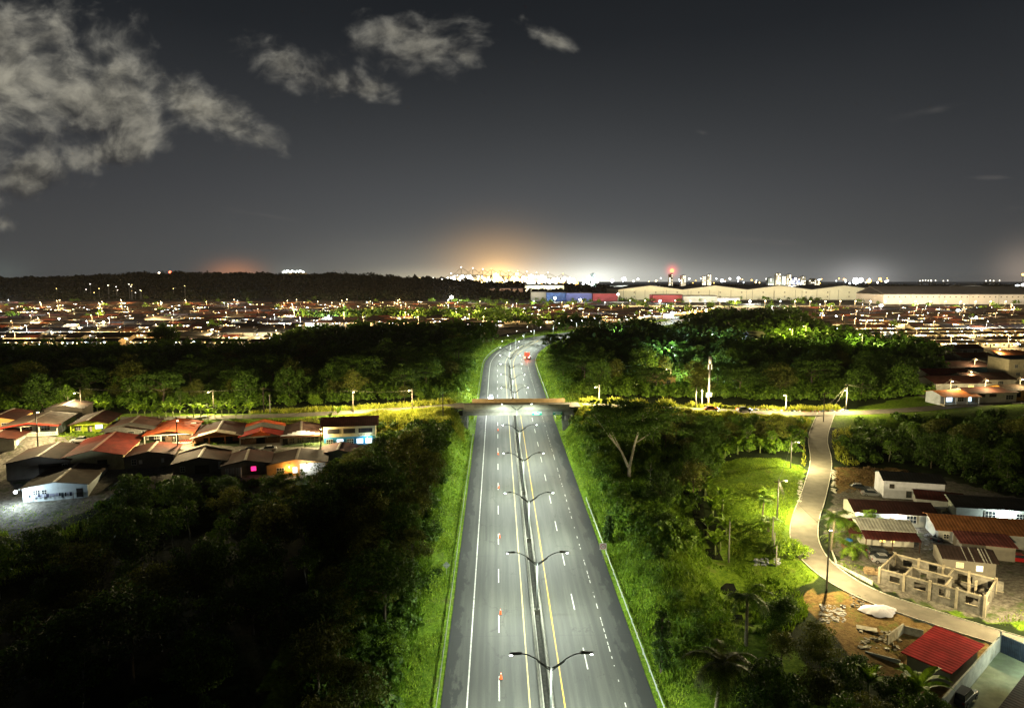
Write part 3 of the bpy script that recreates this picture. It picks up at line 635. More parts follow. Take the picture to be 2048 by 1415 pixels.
def make_palm(seed, h, L, nf, lm=None, lean=.6, bushy=1.0):
    rg = np.random.default_rng(seed); root = empty('palm_tree', (0, 0, 0)); lx = rg.uniform(-lean, lean); ly = rg.uniform(-lean, lean)
    MB().tube([(0, 0, -.5), (lx*.3, ly*.3, h*.4), (lx*.7, ly*.7, h*.75), (lx, ly, h)], [.26, .19, .16, .15], 8).build('trunk', mat('palm_trunk', (.22, .19, .13), .9, var=.3, nscale=6, bump=.5), root, True)
    vs = []; fs = []; n = 0
    for k in range(nf):
        az = 2*math.pi*k*.382+rg.uniform(-.2, .2); el = rg.uniform(.15, 1.2) if k < nf*.75 else rg.uniform(-.5, .1); d = np.array([math.cos(az), math.sin(az), 0]); LL = L*rg.uniform(.8, 1.1)
        side = np.array([-d[1], d[0], 0]); M_ = 18; pts = []
        for j in range(M_+1):
            t_ = j/M_; a = el-t_*1.7; 
            if j == 0: p = np.array([lx, ly, h]); 
            else: p = p+(d*math.cos(a)+np.array([0, 0, 1])*math.sin(a))*LL/M_
            pts.append(p)
        for j in range(M_):
            p, q = pts[j], pts[j+1]; w_ = .035
            vs += [p-side*w_, p+side*w_, q+side*w_, q-side*w_]; fs.append([n, n+1, n+2, n+3]); n += 4
            if j < 1: continue
            t_ = j/M_; ll = LL*.26*math.sin(math.pi*min(.97, t_*.85+.18))*bushy
            for sg in (-1, 1):
                for o_ in (0, .5):
                    b0 = p+(q-p)*o_; b1 = b0+(q-p)*.42; tip = b0+side*sg*ll+(q-p)*1.6+np.array([0, 0, -.35*ll])+rg.normal(size=3)*.05
                    vs += [b0, b1, tip, tip-(q-p)*.12]; fs.append([n, n+1, n+2, n+3]); n += 4
    npmesh('crown', vs, np.array(fs), lm or LM['mid'], root); return root, h+L*.5
def make_banana(seed, h=2.6, nl=9, lm=None):
    rg = np.random.default_rng(seed); root = empty('banana_plant', (0, 0, 0)); MB().tube([(0, 0, -.3), (0, 0, h*.55)], [.14, .09], 7).build('trunk', mat('banana_stem', (.16, .2, .06), .7), root, True)
    vs = []; fs = []; n = 0
    for k in range(nl):
        az = k*2.4+rg.uniform(-.3, .3); el = rg.uniform(.7, 1.35); d = np.array([math.cos(az), math.sin(az), 0]); side = np.array([-d[1], d[0], 0]); L = h*rg.uniform(.7, 1.05); p = np.array([0, 0, h*.5]); M_ = 7; row = []
        for j in range(M_+1):
            t_ = j/M_; wd = .30*h/2.6*math.sin(math.pi*min(.98, .08+t_*.92))**.7; row.append((p-side*wd+np.array([0, 0, wd*.35]), p, p+side*wd+np.array([0, 0, wd*.35]))); a = el-t_*t_*1.9; p = p+(d*math.cos(a)+np.array([0, 0, 1])*math.sin(a))*L/M_
        for j in range(M_):
            for q in (0, 1): vs += [row[j][q], row[j][q+1], row[j+1][q+1], row[j+1][q]]; fs.append([n, n+1, n+2, n+3]); n += 4
    npmesh('leaves', vs, np.array(fs), lm or LM['bright'], root, smooth=False); return root, h*1.3
for sd in (21, 22): PROTO.setdefault('palm', []).append(make_palm(sd, 6.0, 3.4, 17))
for sd in (23, 24): PROTO.setdefault('lowpalm', []).append(make_palm(sd, 1.6, 2.7, 15, LM['bright'], .3))
for sd in (25, 26, 27): PROTO.setdefault('banana', []).append(make_banana(sd))
USED = set(); ADJ = dict(round='round crowned', spread='broad layered', slim='slim pale trunked', warm='yellowish leaved', shrub='dark green', bright='light green', palm='feathery', banana='large leaved')
def put(key, x, y, z, sc=1.0, rz=0.0, label=None, cat='tree', group=None, szz=1.0, idx=None):
    l = PROTO[key]; root, h = l[(idx if idx is not None else int(abs(x*7.3+y*3.1))) % len(l)]
    if root.name not in USED: USED.add(root.name); o = root
    else: o = copy_tree(root)
    o.location = (x, y, z-.1); o.rotation_euler = (0, 0, rz); o.scale = (sc, sc, sc*szz); tag(o, label, cat, group); return o
NT_ = [0]
HOUSE_SPOTS = []      # (x, y, radius) keep trees off
def LM_(n, px, py, z): return (n,)+P(px, py, z)
LMK = [LM_('orange roofed house', 342, 886, 6.6), LM_('lime green house', 182, 866, 8), LM_('blue and beige house', 700, 893, 4.9), ('bridge', 1, 204), ('antenna mast', 62, 213), LM_('magenta lit window', 500, 945, 4), LM_('unfinished house', 1860, 1190, .6), LM_('forked pale trunk tree', 1258, 952, 4.5), LM_('red roofed shed', 1885, 1300, 0),
       LM_('lavender white house', 1826, 1006, 2), LM_('speed limit sign', 1206, 1112, 1.6), LM_('limewashed house', 112, 998, 3.5), ('junction pole', 106, 214), LM_('diamond sign', 893, 1146, 1.2), LM_('small yellow lit house', 1330, 772, 8.6), LM_('orange awning shop', 1915, 806, 9), LM_('lawn lamp pole', 1554, 1040, 2.5), LM_('white tarpaulin', 1757, 1222, 1),
       LM_('bottom left corner', 60, 1400, -2), LM_('nearest traffic cone', 1002, 1357, 0), LM_('red pediment house', 523, 890, 5.8), ('highway bend', 8, 400), LM_('two white shutters', 299, 935, 4.9)]
def loclab(x, y, adj, label, cat):
    nm, lx, ly = min(LMK, key=lambda q: (q[1]-x)**2+(q[2]-y)**2); dx_, dy_ = x-lx, y-ly; d = math.hypot(dx_, dy_)
    rel = ('right of' if dx_ > 0 else 'left of') if abs(dx_) > abs(dy_)*1.2 else ('beyond' if dy_ > 0 else 'in front of')
    dist = 'close ' if d < 10 else ('' if d < 22 else ('some way ' if d < 38 else 'far '))
    lb = '%s %s %s%s the %s, %s' % (adj, cat, dist, rel, nm, label); lb = lb if len(lb.split()) < 17 else lb.split(',')[0]; return lb, cat, lb.split(',')[0]+' group'
def scatter(poly, keys, spacing, label, group, cap=None, smin=.7, smax=1.15, seed=1, bbox=None, cat='tree', road=4.5, hwy=15.5, maxn=200, minh=2.0, jitter=True, szz=(.9, 1.15)):
    rg = random.Random(seed); xs_ = []; ys_ = []
    if bbox is None:
        pts = [P(a, b, 4) for a, b in poly]; bbox = (min(p[0] for p in pts)-5, max(p[0] for p in pts)+5, min(p[1] for p in pts)-5, max(p[1] for p in pts)+5)
    placed = []; tries = 0; cand = []
    N = 9000; X = np.array([rg.uniform(bbox[0], bbox[1]) for _ in range(N)]); Y = np.array([rg.uniform(bbox[2], bbox[3]) for _ in range(N)]); Z = hz(X, Y)
    pxx, pyy = topx(X, Y, Z); ok = inpoly(pxx, pyy, poly)
    X, Y, Z, pxx, pyy = X[ok], Y[ok], Z[ok], pxx[ok], pyy[ok]
    dH, _ = polydist(X, Y, HPL); dC, _ = polydist(X, Y, CP[::2]); dS, _ = polydist(X, Y, SP[::2]); ok = (dH > hwy) & (dC > road) & (dS > road)
    for (hx, hy, hr) in HOUSE_SPOTS: ok &= np.hypot(X-hx, Y-hy) > hr
    n = 0
    for x, y, z, a, b_ in zip(X[ok], Y[ok], Z[ok], pxx[ok], pyy[ok]):
        if n >= maxn: break
        if any((x-q[0])**2+(y-q[1])**2 < spacing**2 for q in placed): continue
        key = rg.choice(keys); ii = rg.randrange(9); h = PROTO[key][ii % len(PROTO[key])][1]; sc = rg.uniform(smin, smax); sz = rg.uniform(*szz)
        if cap is not None:
            lim = np.interp(a, [c[0] for c in cap], [c[1] for c in cap])
            _, tp = topx(x, y, z+h*sc*sz)
            if tp < lim:
                hh = 0
                for q in np.linspace(h*sc*sz, 0, 30):
                    if topx(x, y, z+q)[1] >= lim: hh = q; break
                if hh < minh: continue
                k = hh/(h*sc*sz); 
                if k < .55: sc *= .55+k*.3; sz = hh/(h*sc)
                else: sc *= k
        placed.append((x, y)); put(key, x, y, z, sc, rg.uniform(0, 6.28), *loclab(x, y, ADJ[key], label, cat), sz, ii); n += 1
    NT_[0] += n; print('scatter', label, n); return placed
def blades(name, pts, hgt, wid, m, seed=1, label=None, cat='grass', spread=.35):
    rg = np.random.default_rng(seed); n = len(pts); az = rg.uniform(0, 6.28, n); d = np.stack([np.cos(az), np.sin(az), np.zeros(n)], 1); ln = rg.normal(size=(n, 3))*spread; ln[:, 2] = 0
    up = np.array([0, 0, 1.])*hgt[:, None]; w_ = wid[:, None]
    v = np.stack([pts-d*w_, pts+d*w_, pts+d*w_*.7+up*.6+ln*hgt[:, None]*.4, pts+up+ln*hgt[:, None]], 1).reshape(-1, 3)
    o = npmesh(name, v, np.arange(4*n).reshape(n, 4), m); tag(o, label, cat, None, 'stuff'); return o
def sample_poly(poly, n, seed, bbox, hwy=13.3, road=3.4):
    rg = np.random.default_rng(seed); X = rg.uniform(bbox[0], bbox[1], n); Y = rg.uniform(bbox[2], bbox[3], n); Z = hz(X, Y); a, b_ = topx(X, Y, Z); ok = inpoly(a, b_, poly); X, Y, Z = X[ok], Y[ok], Z[ok]
    dH, _ = polydist(X, Y, HPL); dC, _ = polydist(X, Y, CP[::2]); dS, _ = polydist(X, Y, SP[::2]); ok = (dH > hwy) & (dC > road) & (dS > road)
    for (hx, hy, hr) in HOUSE_SPOTS: ok &= np.hypot(X-hx, Y-hy) > hr*.8
    return np.stack([X[ok], Y[ok], Z[ok]-.05], 1)
gm1 = leafmat('verge_grass', (.115, .19, .012), (.26, .37, .032), rnd=0, transl=.35, nscale=.35); gm2 = leafmat('dry_grass', (.18, .22, .015), (.38, .40, .05), rnd=0, transl=.35, nscale=.4); gm3 = leafmat('vine_cover', (.08, .16, .010), (.19, .30, .022), rnd=0, transl=.3, nscale=.3)
def verge():
    rg = np.random.default_rng(3); out = []
    for sg in (-1, 1):
        for (y0, y1, dn, wmax) in ((55, 130, 15, 14), (130, 200, 9, 13), (212, 300, 4.0, 12), (300, 430, 2.0, 12), (430, 640, .8, 10)):
            s0_, s1_ = s_at_y(y0), s_at_y(y1); n = int((s1_-s0_)*wmax*dn); s_ = rg.uniform(s0_, s1_, n); u = sg*(12.75+rg.uniform(0, 1, n)**1.2*wmax)
            x = np.interp(s_, HS, HC[:, 0])+np.interp(s_, HS, HN[:, 0])*u; y = np.interp(s_, HS, HC[:, 1])+np.interp(s_, HS, HN[:, 1])*u
            out.append(np.stack([x, y, hz(x, y)-.05], 1))
    p = np.concatenate(out); k = 1+.8*wob(p[:, 0], p[:, 1], 3.5); d, _ = polydist(p[:, 0], p[:, 1], HPL)
    h = np.clip(.50*k, .18, 1.5)*rg.uniform(.6, 1.3, len(p))*np.clip((d-12.4)/2.2, .3, 1); far = np.clip(p[:, 1]/170, .7, 2.2)
    blades('verge_grass', p, h*np.clip(far, 1, 1.5), .10*far, gm1, 4, 'bright tall grass on the banks beside the highway')
verge()
# ------------------------------------------------------------------ building kit
MW = {}
def wallm(c, n): return mat('painted_wall_'+n, c, .85, var=.10, nscale=.7, bump=.15, bscale=10, stain=tuple(x*.45 for x in c), stain_amt=.5)
def roofm(c, n, ax='Y', rust=(.06, .03, .02)):
    if n not in ('orange', 'red', 'new_red', 'rust_tile', 'awning_orange', 'zinc', 'deep_red'): c = tuple(x*.55 for x in c); rust = tuple(x*.6 for x in rust)
    return mat('sheet_roof_'+n+'_'+ax.lower(), c, .85, metal=0, spec=.12, var=.28, nscale=.5, stain=rust, stain_amt=.6, wave=(.55, ax))
white_t = mat('white_trim', (.62, .60, .54), .6, var=.08); wood = mat('dark_wood', (.07, .04, .022), .7, var=.3, nscale=5); glassm = mat('dark_window_glass', (.02, .025, .03), .12, var=.1, spec=.6)
ironm = mat('dark_iron_grille', (.03, .025, .02), .6); blockm = mat('bare_block_wall', (.24, .235, .215), .9, var=.25, nscale=1.5, bump=.4, bscale=9, stain=(.09, .09, .075)); ridgem = mat('light_ridge_sheet', (.24, .20, .15), .6, var=.3, nscale=1, stain=(.12, .08, .06))
warmw = glow('warm_lit_window', (1.0, .58, .12), 1.6); paleW = glow('pale_lit_window', (.95, 1.0, .55), 1.5); pinkW = glow('magenta_lit_window', (1.0, .02, .16), 1.4); coolW = glow('cool_lit_window', (.55, .8, 1.0), 1.6)
bulbw = glow('white_bulb', (.85, .92, 1.0), 60); bulby = glow('warm_bulb', (1.0, .8, .45), 60)
def feat(root, F, yf):
    k, x, z, w_, h_ = F[:5]; op = F[5] if len(F) > 5 else None
    if k == 'win':
        fr = MB(); t_ = .07
        fr.box(x-w_/2-t_, x+w_/2+t_, yf-.07, yf-.003, z-t_, z).box(x-w_/2-t_, x+w_/2+t_, yf-.07, yf-.003, z+h_, z+h_+t_).box(x-w_/2-t_, x-w_/2, yf-.07, yf-.003, z, z+h_).box(x+w_/2, x+w_/2+t_, yf-.07, yf-.003, z, z+h_)
        nb = 3 if w_ > .9 else 2
        for q in range(1, nb): xx = x-w_/2+w_*q/nb; fr.box(xx-.03, xx+.03, yf-.06, yf-.03, z, z+h_)
        fr.box(x-w_/2, x+w_/2, yf-.06, yf-.03, z+h_/2-.03, z+h_/2+.03)
        o = fr.build('window', white_t if op != 'dark' else wood, root)
        MB().box(x-w_/2, x+w_/2, yf-.028, yf-.004, z, z+h_).build('pane', {'warm': warmw, 'pale': paleW, 'pink': pinkW, 'cool': coolW}.get(op, glassm), o)
    elif k == 'open':
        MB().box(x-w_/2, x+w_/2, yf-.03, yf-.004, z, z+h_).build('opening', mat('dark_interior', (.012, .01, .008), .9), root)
    elif k == 'grille':
        m = MB(); q = x-w_/2
        while q < x+w_/2: m.box(q-.025, q+.025, yf-.06, yf-.03, z, z+h_); q += .22
        m.box(x-w_/2, x+w_/2, yf-.065, yf-.028, z+h_*.5-.03, z+h_*.5+.03)
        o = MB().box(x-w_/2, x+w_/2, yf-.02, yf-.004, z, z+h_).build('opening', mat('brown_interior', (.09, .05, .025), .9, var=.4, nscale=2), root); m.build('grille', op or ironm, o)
    elif k == 'door':
        o = MB().box(x-w_/2, x+w_/2, yf-.06, yf-.004, z, z+h_).build('door', op or wood, root); MB().box(x+w_/2-.16, x+w_/2-.1, yf-.1, yf-.06, z+.95, z+1.05).build('handle', galv, o)
    elif k == 'band': MB().box(x-w_/2, x+w_/2, yf-.05, yf-.004, z, z+h_).build('panel', op, root)
    elif k == 'pattern':
        m = MB(); q = x-w_/2+.2
        while q < x+w_/2-.1: m.box(q, q+.24, yf-.03, yf-.004, z+.1, z+h_-.1); q += .42
        m.build('openwork', op or wood, root)
def house(label, px, py, z, w_, d, h, rot, rm, wm, rise=1.0, over=.45, porch=0, feats=(), ridge='y', pz=None, rcap=ridgem, lowwall=None, group=None, cat='house', xy=None, lot=True, side=None, sheds=(), postm=None, name='house', pw=None):
    x, y = xy if xy else P(px, py, z)
    root = empty(name, (x, y, z), rot, label, cat, group); cr, sr = math.cos(rot), math.sin(rot)
    HOUSE_SPOTS.append((x-sr*d/2, y+cr*d/2, max(w_, d)*.5+2.2)); HOUSE_SPOTS.append((x-sr*1, y+cr*1, w_*.5+1.5))
    wb = MB(); wb.box(-w_/2, w_/2, 0, d, -2.2, h)
    T = .11
    if ridge == 'y':
        wb.prism([(-w_/2, h), (w_/2, h), (0, h+rise-.02)], 0, d)
        sl = rise/(w_/2); e = h-over*sl
        poly = [(-w_/2-over, e+.03), (0, h+rise+.03), (w_/2+over, e+.03), (w_/2+over, e+.03+T), (0, h+rise+.03+T), (-w_/2-over, e+.03+T)]
        MB().prism(poly, -over-porch, d+over).build('roof', rm, root)
        rf = bpy.data.objects[COL.objects[-1].name]
        if rcap: MB().prism([(-.32, h+rise+T-.32*sl+.04), (0, h+rise+T+.04), (.32, h+rise+T-.32*sl+.04), (.32, h+rise+T-.32*sl+.09), (0, h+rise+T+.09), (-.32, h+rise+T-.32*sl+.09)], -over-porch-.02, d+over+.02).build('ridge_cap', rcap, root)
    elif ridge == 'x':
        wb.add([(-w_/2, 0, h), (-w_/2, d, h), (-w_/2, d/2, h+rise-.02), (w_/2, 0, h), (w_/2, d, h), (w_/2, d/2, h+rise-.02)], [(0, 1, 2), (3, 5, 4), (0, 2, 5, 3), (1, 4, 5, 2)])
        sl = rise/(d/2); e = h-over*sl; ef = e-porch*sl
        poly = [(-over-porch, ef+.03), (d/2, h+rise+.03), (d+over, e+.03), (d+over, e+.03+T), (d/2, h+rise+.03+T), (-over-porch, ef+.03+T)]
        MB().prism(poly, -w_/2-over, w_/2+over, axis='x').build('roof', rm, root)
    else:           # shed roof falling to the front
        wb.add([(-w_/2, 0, h), (w_/2, 0, h), (w_/2, d, h), (-w_/2, d, h), (-w_/2, d, h+rise-.02), (w_/2, d, h+rise-.02)], [(0, 3, 4), (1, 5, 2), (3, 2, 5, 4), (0, 4, 5, 1)])
        sl = rise/d; poly = [(-over-porch, h-(over+porch)*sl+.03), (d+over, h+rise+over*sl+.03), (d+over, h+rise+over*sl+.03+T), (-over-porch, h-(over+porch)*sl+.03+T)]
        MB().prism(poly, -w_/2-over, w_/2+over, axis='x').build('roof', rm, root)
    wb.build('wall', wm, root)
    if porch:
        pm_ = postm or white_t; zc = h-.2 if ridge == 'y' else h-porch*(rise/(d/2 if ridge == 'x' else d))
        for xx in np.linspace(-w_/2+.12, w_/2-.12, 4 if w_ > 7 else 3):
            MB().box(xx-.12, xx+.12, -porch, -porch+.24, -2, zc).build('porch_post', pm_, root)
        MB().box(-w_/2, w_/2, -porch-.05, -.003, -2.2, .06).build('porch_floor', mat('porch_concrete', (.3, .28, .22), .8, var=.15), root)
        if ridge == 'y':
            MB().box(-w_/2, w_/2, -porch, -porch+.16, zc, h+.02).build('porch_beam', pm_, root)
        if lowwall: MB().box(-w_/2+.26, w_/2-.26, -porch+.02, -porch+.18, .06, lowwall[1]).build('porch_wall', lowwall[0], root)
    for F in feats:
        feat(root, F, 0 if not (F[-1] == 'P') else -porch)
    if side:          # openings on the right-hand side wall
        for (yy_, zz_, ww, hh, mm) in side: MB().box(w_/2+.004, w_/2+.05, yy_-ww/2, yy_+ww/2, zz_, zz_+hh).build('side_window', mm, root)
    return root
# ------------------------------------------------------------------ vehicles
tyrem = mat('tyre_rubber', (.015, .015, .015), .9); rimm = mat('wheel_rim', (.35, .35, .35), .4, metal=.6)
hlm = glow('headlight', (.95, .97, 1), 120); tlm = glow('tail_light', (1, .05, .02), 14); tloff = mat('unlit_tail_lens', (.25, .01, .01), .3); hloff = mat('unlit_headlight_lens', (.6, .6, .6), .2)
def car(x, y, z, rz, c, label, kind='car', on=None, group=None, cn='', brt=None):
    r = empty('parked_car' if not on else 'car', (x, y, z), rz, label, 'car', group); pm = mat('car_paint_'+cn, c, .28, metal=.25, var=.04, spec=.6)
    L, Wd = (4.3, 1.72)
    low = [(-2.15, .42), (-2.1, .30), (2.1, .30), (2.18, .45), (2.15, .68), (1.95, .80), (1.0, .92), (-1.75, .96), (-2.08, .90), (-2.16, .70)]
    if kind == 'pickup': low = [(-2.5, .5), (-2.45, .35), (2.4, .35), (2.5, .5), (2.45, .85), (2.2, .98), (1.2, 1.05), (-2.45, 1.05), (-2.5, .8)]; top = [(-.7, 1.05), (-.55, 1.68), (.55, 1.70), (1.15, 1.05)]
    elif kind == 'suv': top = [(-1.95, .95), (-1.75, 1.58), (.35, 1.62), (1.05, .92)]
    else: top = [(-1.55, .95), (-.95, 1.40), (.25, 1.43), (1.02, .92)]
    def body(poly, hw_, hw2, m, name, par, zt=None):
        n = len(poly); zmx = max(p[1] for p in poly); zmn = min(p[1] for p in poly); q = MB()
        def wd(zz): return hw_+(hw2-hw_)*((zz-zmn)/(zmx-zmn))
        vs = [(px_, -wd(zz), zz) for px_, zz in poly]+[(px_, wd(zz), zz) for px_, zz in poly]
        q.add(vs, [tuple(range(n))[::-1], tuple(range(n, 2*n))]+[(i, (i+1) % n, (i+1) % n+n, i+n) for i in range(n)])
        o = q.build(name, m, par); bv = o.modifiers.new('bevel', 'BEVEL'); bv.width = .07; bv.segments = 2; bv.limit_method = 'ANGLE'; return o
    body(low, .86, .80, pm, 'body', r); body(top, .76, .60, glassm, 'windows', r)
    tz = max(p[1] for p in top); tx0 = sorted(top, key=lambda p: -p[1])[:2]; x0, x1 = sorted((tx0[0][0], tx0[1][0]))
    MB().box(x0-.04, x1+.04, -.6, .6, tz-.02, tz+.035).build('roof_panel', pm, r)
    for sx in (-1.35, 1.35):
        for sy in (-1, 1):
            wl = MB(); n = 14
            vs = [(sx+.33*math.cos(2*math.pi*k/n), sy*.70, .33+.33*math.sin(2*math.pi*k/n)) for k in range(n)]+[(sx+.33*math.cos(2*math.pi*k/n), sy*.89, .33+.33*math.sin(2*math.pi*k/n)) for k in range(n)]
            wl.add(vs, [tuple(range(n)), tuple(range(n, 2*n))]+[(i, (i+1) % n, (i+1) % n+n, i+n) for i in range(n)]); o = wl.build('wheel', tyrem, r)
            MB().add([(sx+.19*math.cos(2*math.pi*k/n), sy*.898, .33+.19*math.sin(2*math.pi*k/n)) for k in range(n)], [tuple(range(n))]).build('rim', rimm, o)
    xe = low[3][0]; xb = low[0][0]
    for sy in (-1, 1):
        MB().box(xe-.12, xe+.03, sy*.58-(.27 if on == 'front' else .14), sy*.58+(.27 if on == 'front' else .14), .52, .90 if on == 'front' else .76).build('headlight', (brt or hlm) if on else hloff, r)
        MB().box(xb-.02, xb+.1, sy*.66-.12, sy*.66+.12, .66, .86).build('tail_light', tlm if on else tloff, r)
        if on == 'front': o = light('SPOT', r, (xe+.15, sy*.6, .8), 9000, (.9, .95, 1), .1, 90, .9); o.rotation_euler = (R(52), 0, -math.pi/2)
    if on == 'front': light('POINT', r, (xe+1.6, 0, 1.5), 8000, (.9, .95, 1), .3)  # added light ahead of the bumper, washing the road like headlight flare
    return r
# ------------------------------------------------------------------ utility poles with street lamps
concm = mat('concrete_pole', (.22, .21, .18), .85, var=.15); woodp = mat('dark_timber_pole', (.035, .028, .02), .9, var=.3)
lampY = glow('sodium_lamp', (1, .80, .38), 55); lampW = glow('white_lamp', (.88, .95, 1), 60)
def ppole(x, y, z, h, label, lampdir=None, color=(1, .80, .42), watts=None, arms=True, m=None, group='utility poles', lm=None, off=1.6, name='utility_pole', cat='utility pole', spot=False, lh=None, kind=None):
    r = empty(name, (x, y, z), 0, label, cat, group)
    MB().tube([(0, 0, -1), (0, 0, h)], [.17, .10], 8).build('pole', m or concm, r, True)
    if arms:
        cb = MB().box(-.8, .8, -.05, .05, h-.55, h-.43).build('crossarm', woodp, r)
        for q in (-.7, -.25, .25, .7): MB().lathe([(.0, 0), (.06, .0), (.04, .08), (.06, .14), (0, .16)], 6, (q, 0, h-.43)).build('insulator', mat('brown_insulator', (.1, .04, .02), .3), cb)
    if lampdir is not None:
        a = lampdir; dx_, dy_ = math.cos(a), math.sin(a); hl = lh or h-1.0
        MB().tube([(0, 0, hl-.5), (dx_*off*.5, dy_*off*.5, hl), (dx_*off, dy_*off, hl+.12)], .045, 6).build('lamp_arm', galv, r, True)
        hd = MB().lathe([(0, .22), (.16, .18), (.26, .05), (.28, 0)], 8, (dx_*(off+.25), dy_*(off+.25), hl)).build('lamp_head', galv, r, True)
        MB().lathe([(.25, 0), (.2, -.14), (0, -.2)], 8, (dx_*(off+.25), dy_*(off+.25), hl)).build('lamp_glass', lm or lampY, hd, True)
        light('SPOT' if spot else 'POINT', hd, (dx_*(off+1.3), dy_*(off+1.3), hl-.9), watts or ST_W, color, .2, 168, .6)
    return r
def wire(a, b, label, sag=.7, rad=.022, group='overhead cables', n=10):
    a = Vector(a); b = Vector(b); pts = [a.lerp(b, k/n)+Vector((0, 0, -4*sag*(k/n)*(1-k/n))) for k in range(n+1)]
    return tag(MB().tube(pts, rad, 4).build('overhead_cable', mat('black_cable', (.05, .045, .035), .6), None), label, 'cable', group)
# ------------------------------------------------------------------ left village, upper row (fronts face the street lamp)
VR = R(16.5); GV = 'houses of the hillside street'
rd_dark = (.082, .020, .011); rd_red = (.27, .022, .012); rd_or = (.46, .085, .022); rd_gray = (.20, .18, .155); rd_brown = (.085, .036, .017)
Wc = wallm((.52, .48, .38), 'cream'); Wl = wallm((.36, .46, .03), 'lime'); Wg = wallm((.36, .35, .30), 'grey'); Wo = wallm((.50, .27, .08), 'orange'); Wb = wallm((.03, .22, .42), 'blue'); Wt = wallm((.20, .38, .36), 'teal'); Wd = wallm((.13, .11, .09), 'drab'); Wh = wallm((.58, .60, .62), 'white'); Wy = wallm((.45, .38, .20), 'ochre')
house('orange walled house with maroon roof at the far left end of the hillside row', -8, 862, 9.0, 9, 12, 2.9, VR, roofm(rd_dark, 'maroon'), Wo, 1.0, feats=[('win', 2.2, 1, 1.6, 1.1), ('grille', -1, .8, 1.8, 1.5)], side=[(3, 1, 1, 1, glassm), (8, 1, 1, 1, glassm)])
U1 = house('cream house with openwork porch wall under a bright red front roof edge', 70, 869, 8.7, 12.4, 12, 3.0, VR, roofm((.20, .13, .095), 'tan', rust=(.09, .03, .02)), wallm((.40, .46, .50), 'pale_blue'), .9, porch=3, lowwall=(Wc, 1.15), feats=[('win', 2.5, 1.1, 2, 1.2), ('win', -1.5, 1.1, 2, 1.2), ('door', -4.8, .05, 1, 2.1, Wh)], postm=Wc)
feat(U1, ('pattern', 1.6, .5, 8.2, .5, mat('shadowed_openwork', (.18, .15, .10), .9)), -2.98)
MB().prism([(-6.8, 2.72), (0, 3.72), (6.8, 2.72), (6.8, 2.92), (0, 3.92), (-6.8, 2.92)], -4.2, -1.9).build('front_roof_sheet', roofm(rd_red, 'red'), U1)
house('dark roofed grey house standing behind the cream and red house', 128, 838, 9.3, 9.5, 10, 2.9, VR, roofm((.05, .035, .028), 'blackened'), Wd, 1.0)
U2 = house('lime green house with maroon roof and small lawn in front', 182, 866, 8.0, 8.6, 12, 2.8, VR, roofm(rd_dark, 'maroon'), Wl, 1.1, porch=1.6, feats=[('door', -.2, .05, 1.0, 2.1, mat('pale_door', (.45, .4, .38), .6)), ('win', 2.0, 1.2, 1.7, 1.0, 'cool'), ('win', -3, 1, 1.2, 1)], postm=Wl, side=[(4, 1.0, 1.2, 1.1, glassm), (8, .6, 2, 1.8, Wt)], over=.6)
U3 = house('grey block house with two white barred windows under a patched rusty roof', 258, 880, 7.2, 11.2, 12, 2.9, VR, roofm((.17, .075, .055), 'rusty'), blockm, 1.2, porch=0, feats=[('win', .6, 1.2, 1.35, 1.15), ('win', 3.9, 1.2, 1.35, 1.15), ('open', -3.7, 0, 3.2, 2.3)], over=.6)
MB().prism([(-6.3, 2.83), (0, 4.26), (6.3, 2.83), (6.3, 2.92), (0, 4.34), (-6.3, 2.92)], -1.9, 2.2).build('grey_front_sheet', roofm(rd_gray, 'grey', rust=(.14, .12, .09)), U3)
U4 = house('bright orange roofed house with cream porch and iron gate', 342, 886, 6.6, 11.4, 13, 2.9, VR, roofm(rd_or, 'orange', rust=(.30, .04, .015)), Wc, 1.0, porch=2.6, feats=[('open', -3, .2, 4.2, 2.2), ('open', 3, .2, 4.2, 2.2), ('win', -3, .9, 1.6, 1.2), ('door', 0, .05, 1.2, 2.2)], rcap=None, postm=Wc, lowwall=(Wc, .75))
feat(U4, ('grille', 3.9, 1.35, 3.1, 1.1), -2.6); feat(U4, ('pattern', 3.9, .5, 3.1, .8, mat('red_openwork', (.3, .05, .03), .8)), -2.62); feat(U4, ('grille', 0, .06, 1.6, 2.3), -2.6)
MB().box(3.9, 5.1, 6.8, 7.6, 3.55, 3.75).build('roof_vent', white_t, U4)
U5 = house('maroon roofed house with weathered white roof edge behind porch palms', 437, 889, 6.2, 11.6, 12, 2.8, VR, roofm(rd_dark, 'maroon'), wallm((.30, .13, .05), 'russet'), 1.2, porch=2.4, feats=[('open', 0, .1, 7, 2.3)], postm=mat('orange_post', (.45, .18, .05), .8, var=.2))
MB().prism([(-6.3, 2.70), (0, 4.2), (6.3, 2.70), (6.3, 2.78), (0, 4.28), (-6.3, 2.78)], -3.5, -.4).build('weathered_front_sheet', mat('flaking_white_sheet', (.50, .42, .28), .8, var=.35, nscale=1.5, stain=(.16, .09, .05), wave=(.8, 'Y')), U5)
U6 = house('red roofed house with small pediment and wooden slat front', 523, 890, 5.8, 10.2, 12, 2.9, VR, roofm(rd_red, 'red', rust=(.14, .02, .01)), Wc, 1.2, porch=2.2, feats=[('open', 0, .1, 8, 2)], postm=Wc, lowwall=(Wc, .9), rcap=mat('orange_ridge', (.45, .09, .02), .6))
for xx in (-2.9, 2.9): feat(U6, ('grille', xx, .95, 3.6, 1.5, mat('wood_slats', (.16, .09, .045), .8, var=.3)), -2.2)
MB().prism([(-2.6, 3.1), (0, 4.5), (2.6, 3.1)], -2.75, -2.3).build('pediment', roofm(rd_or, 'orange'), U6)
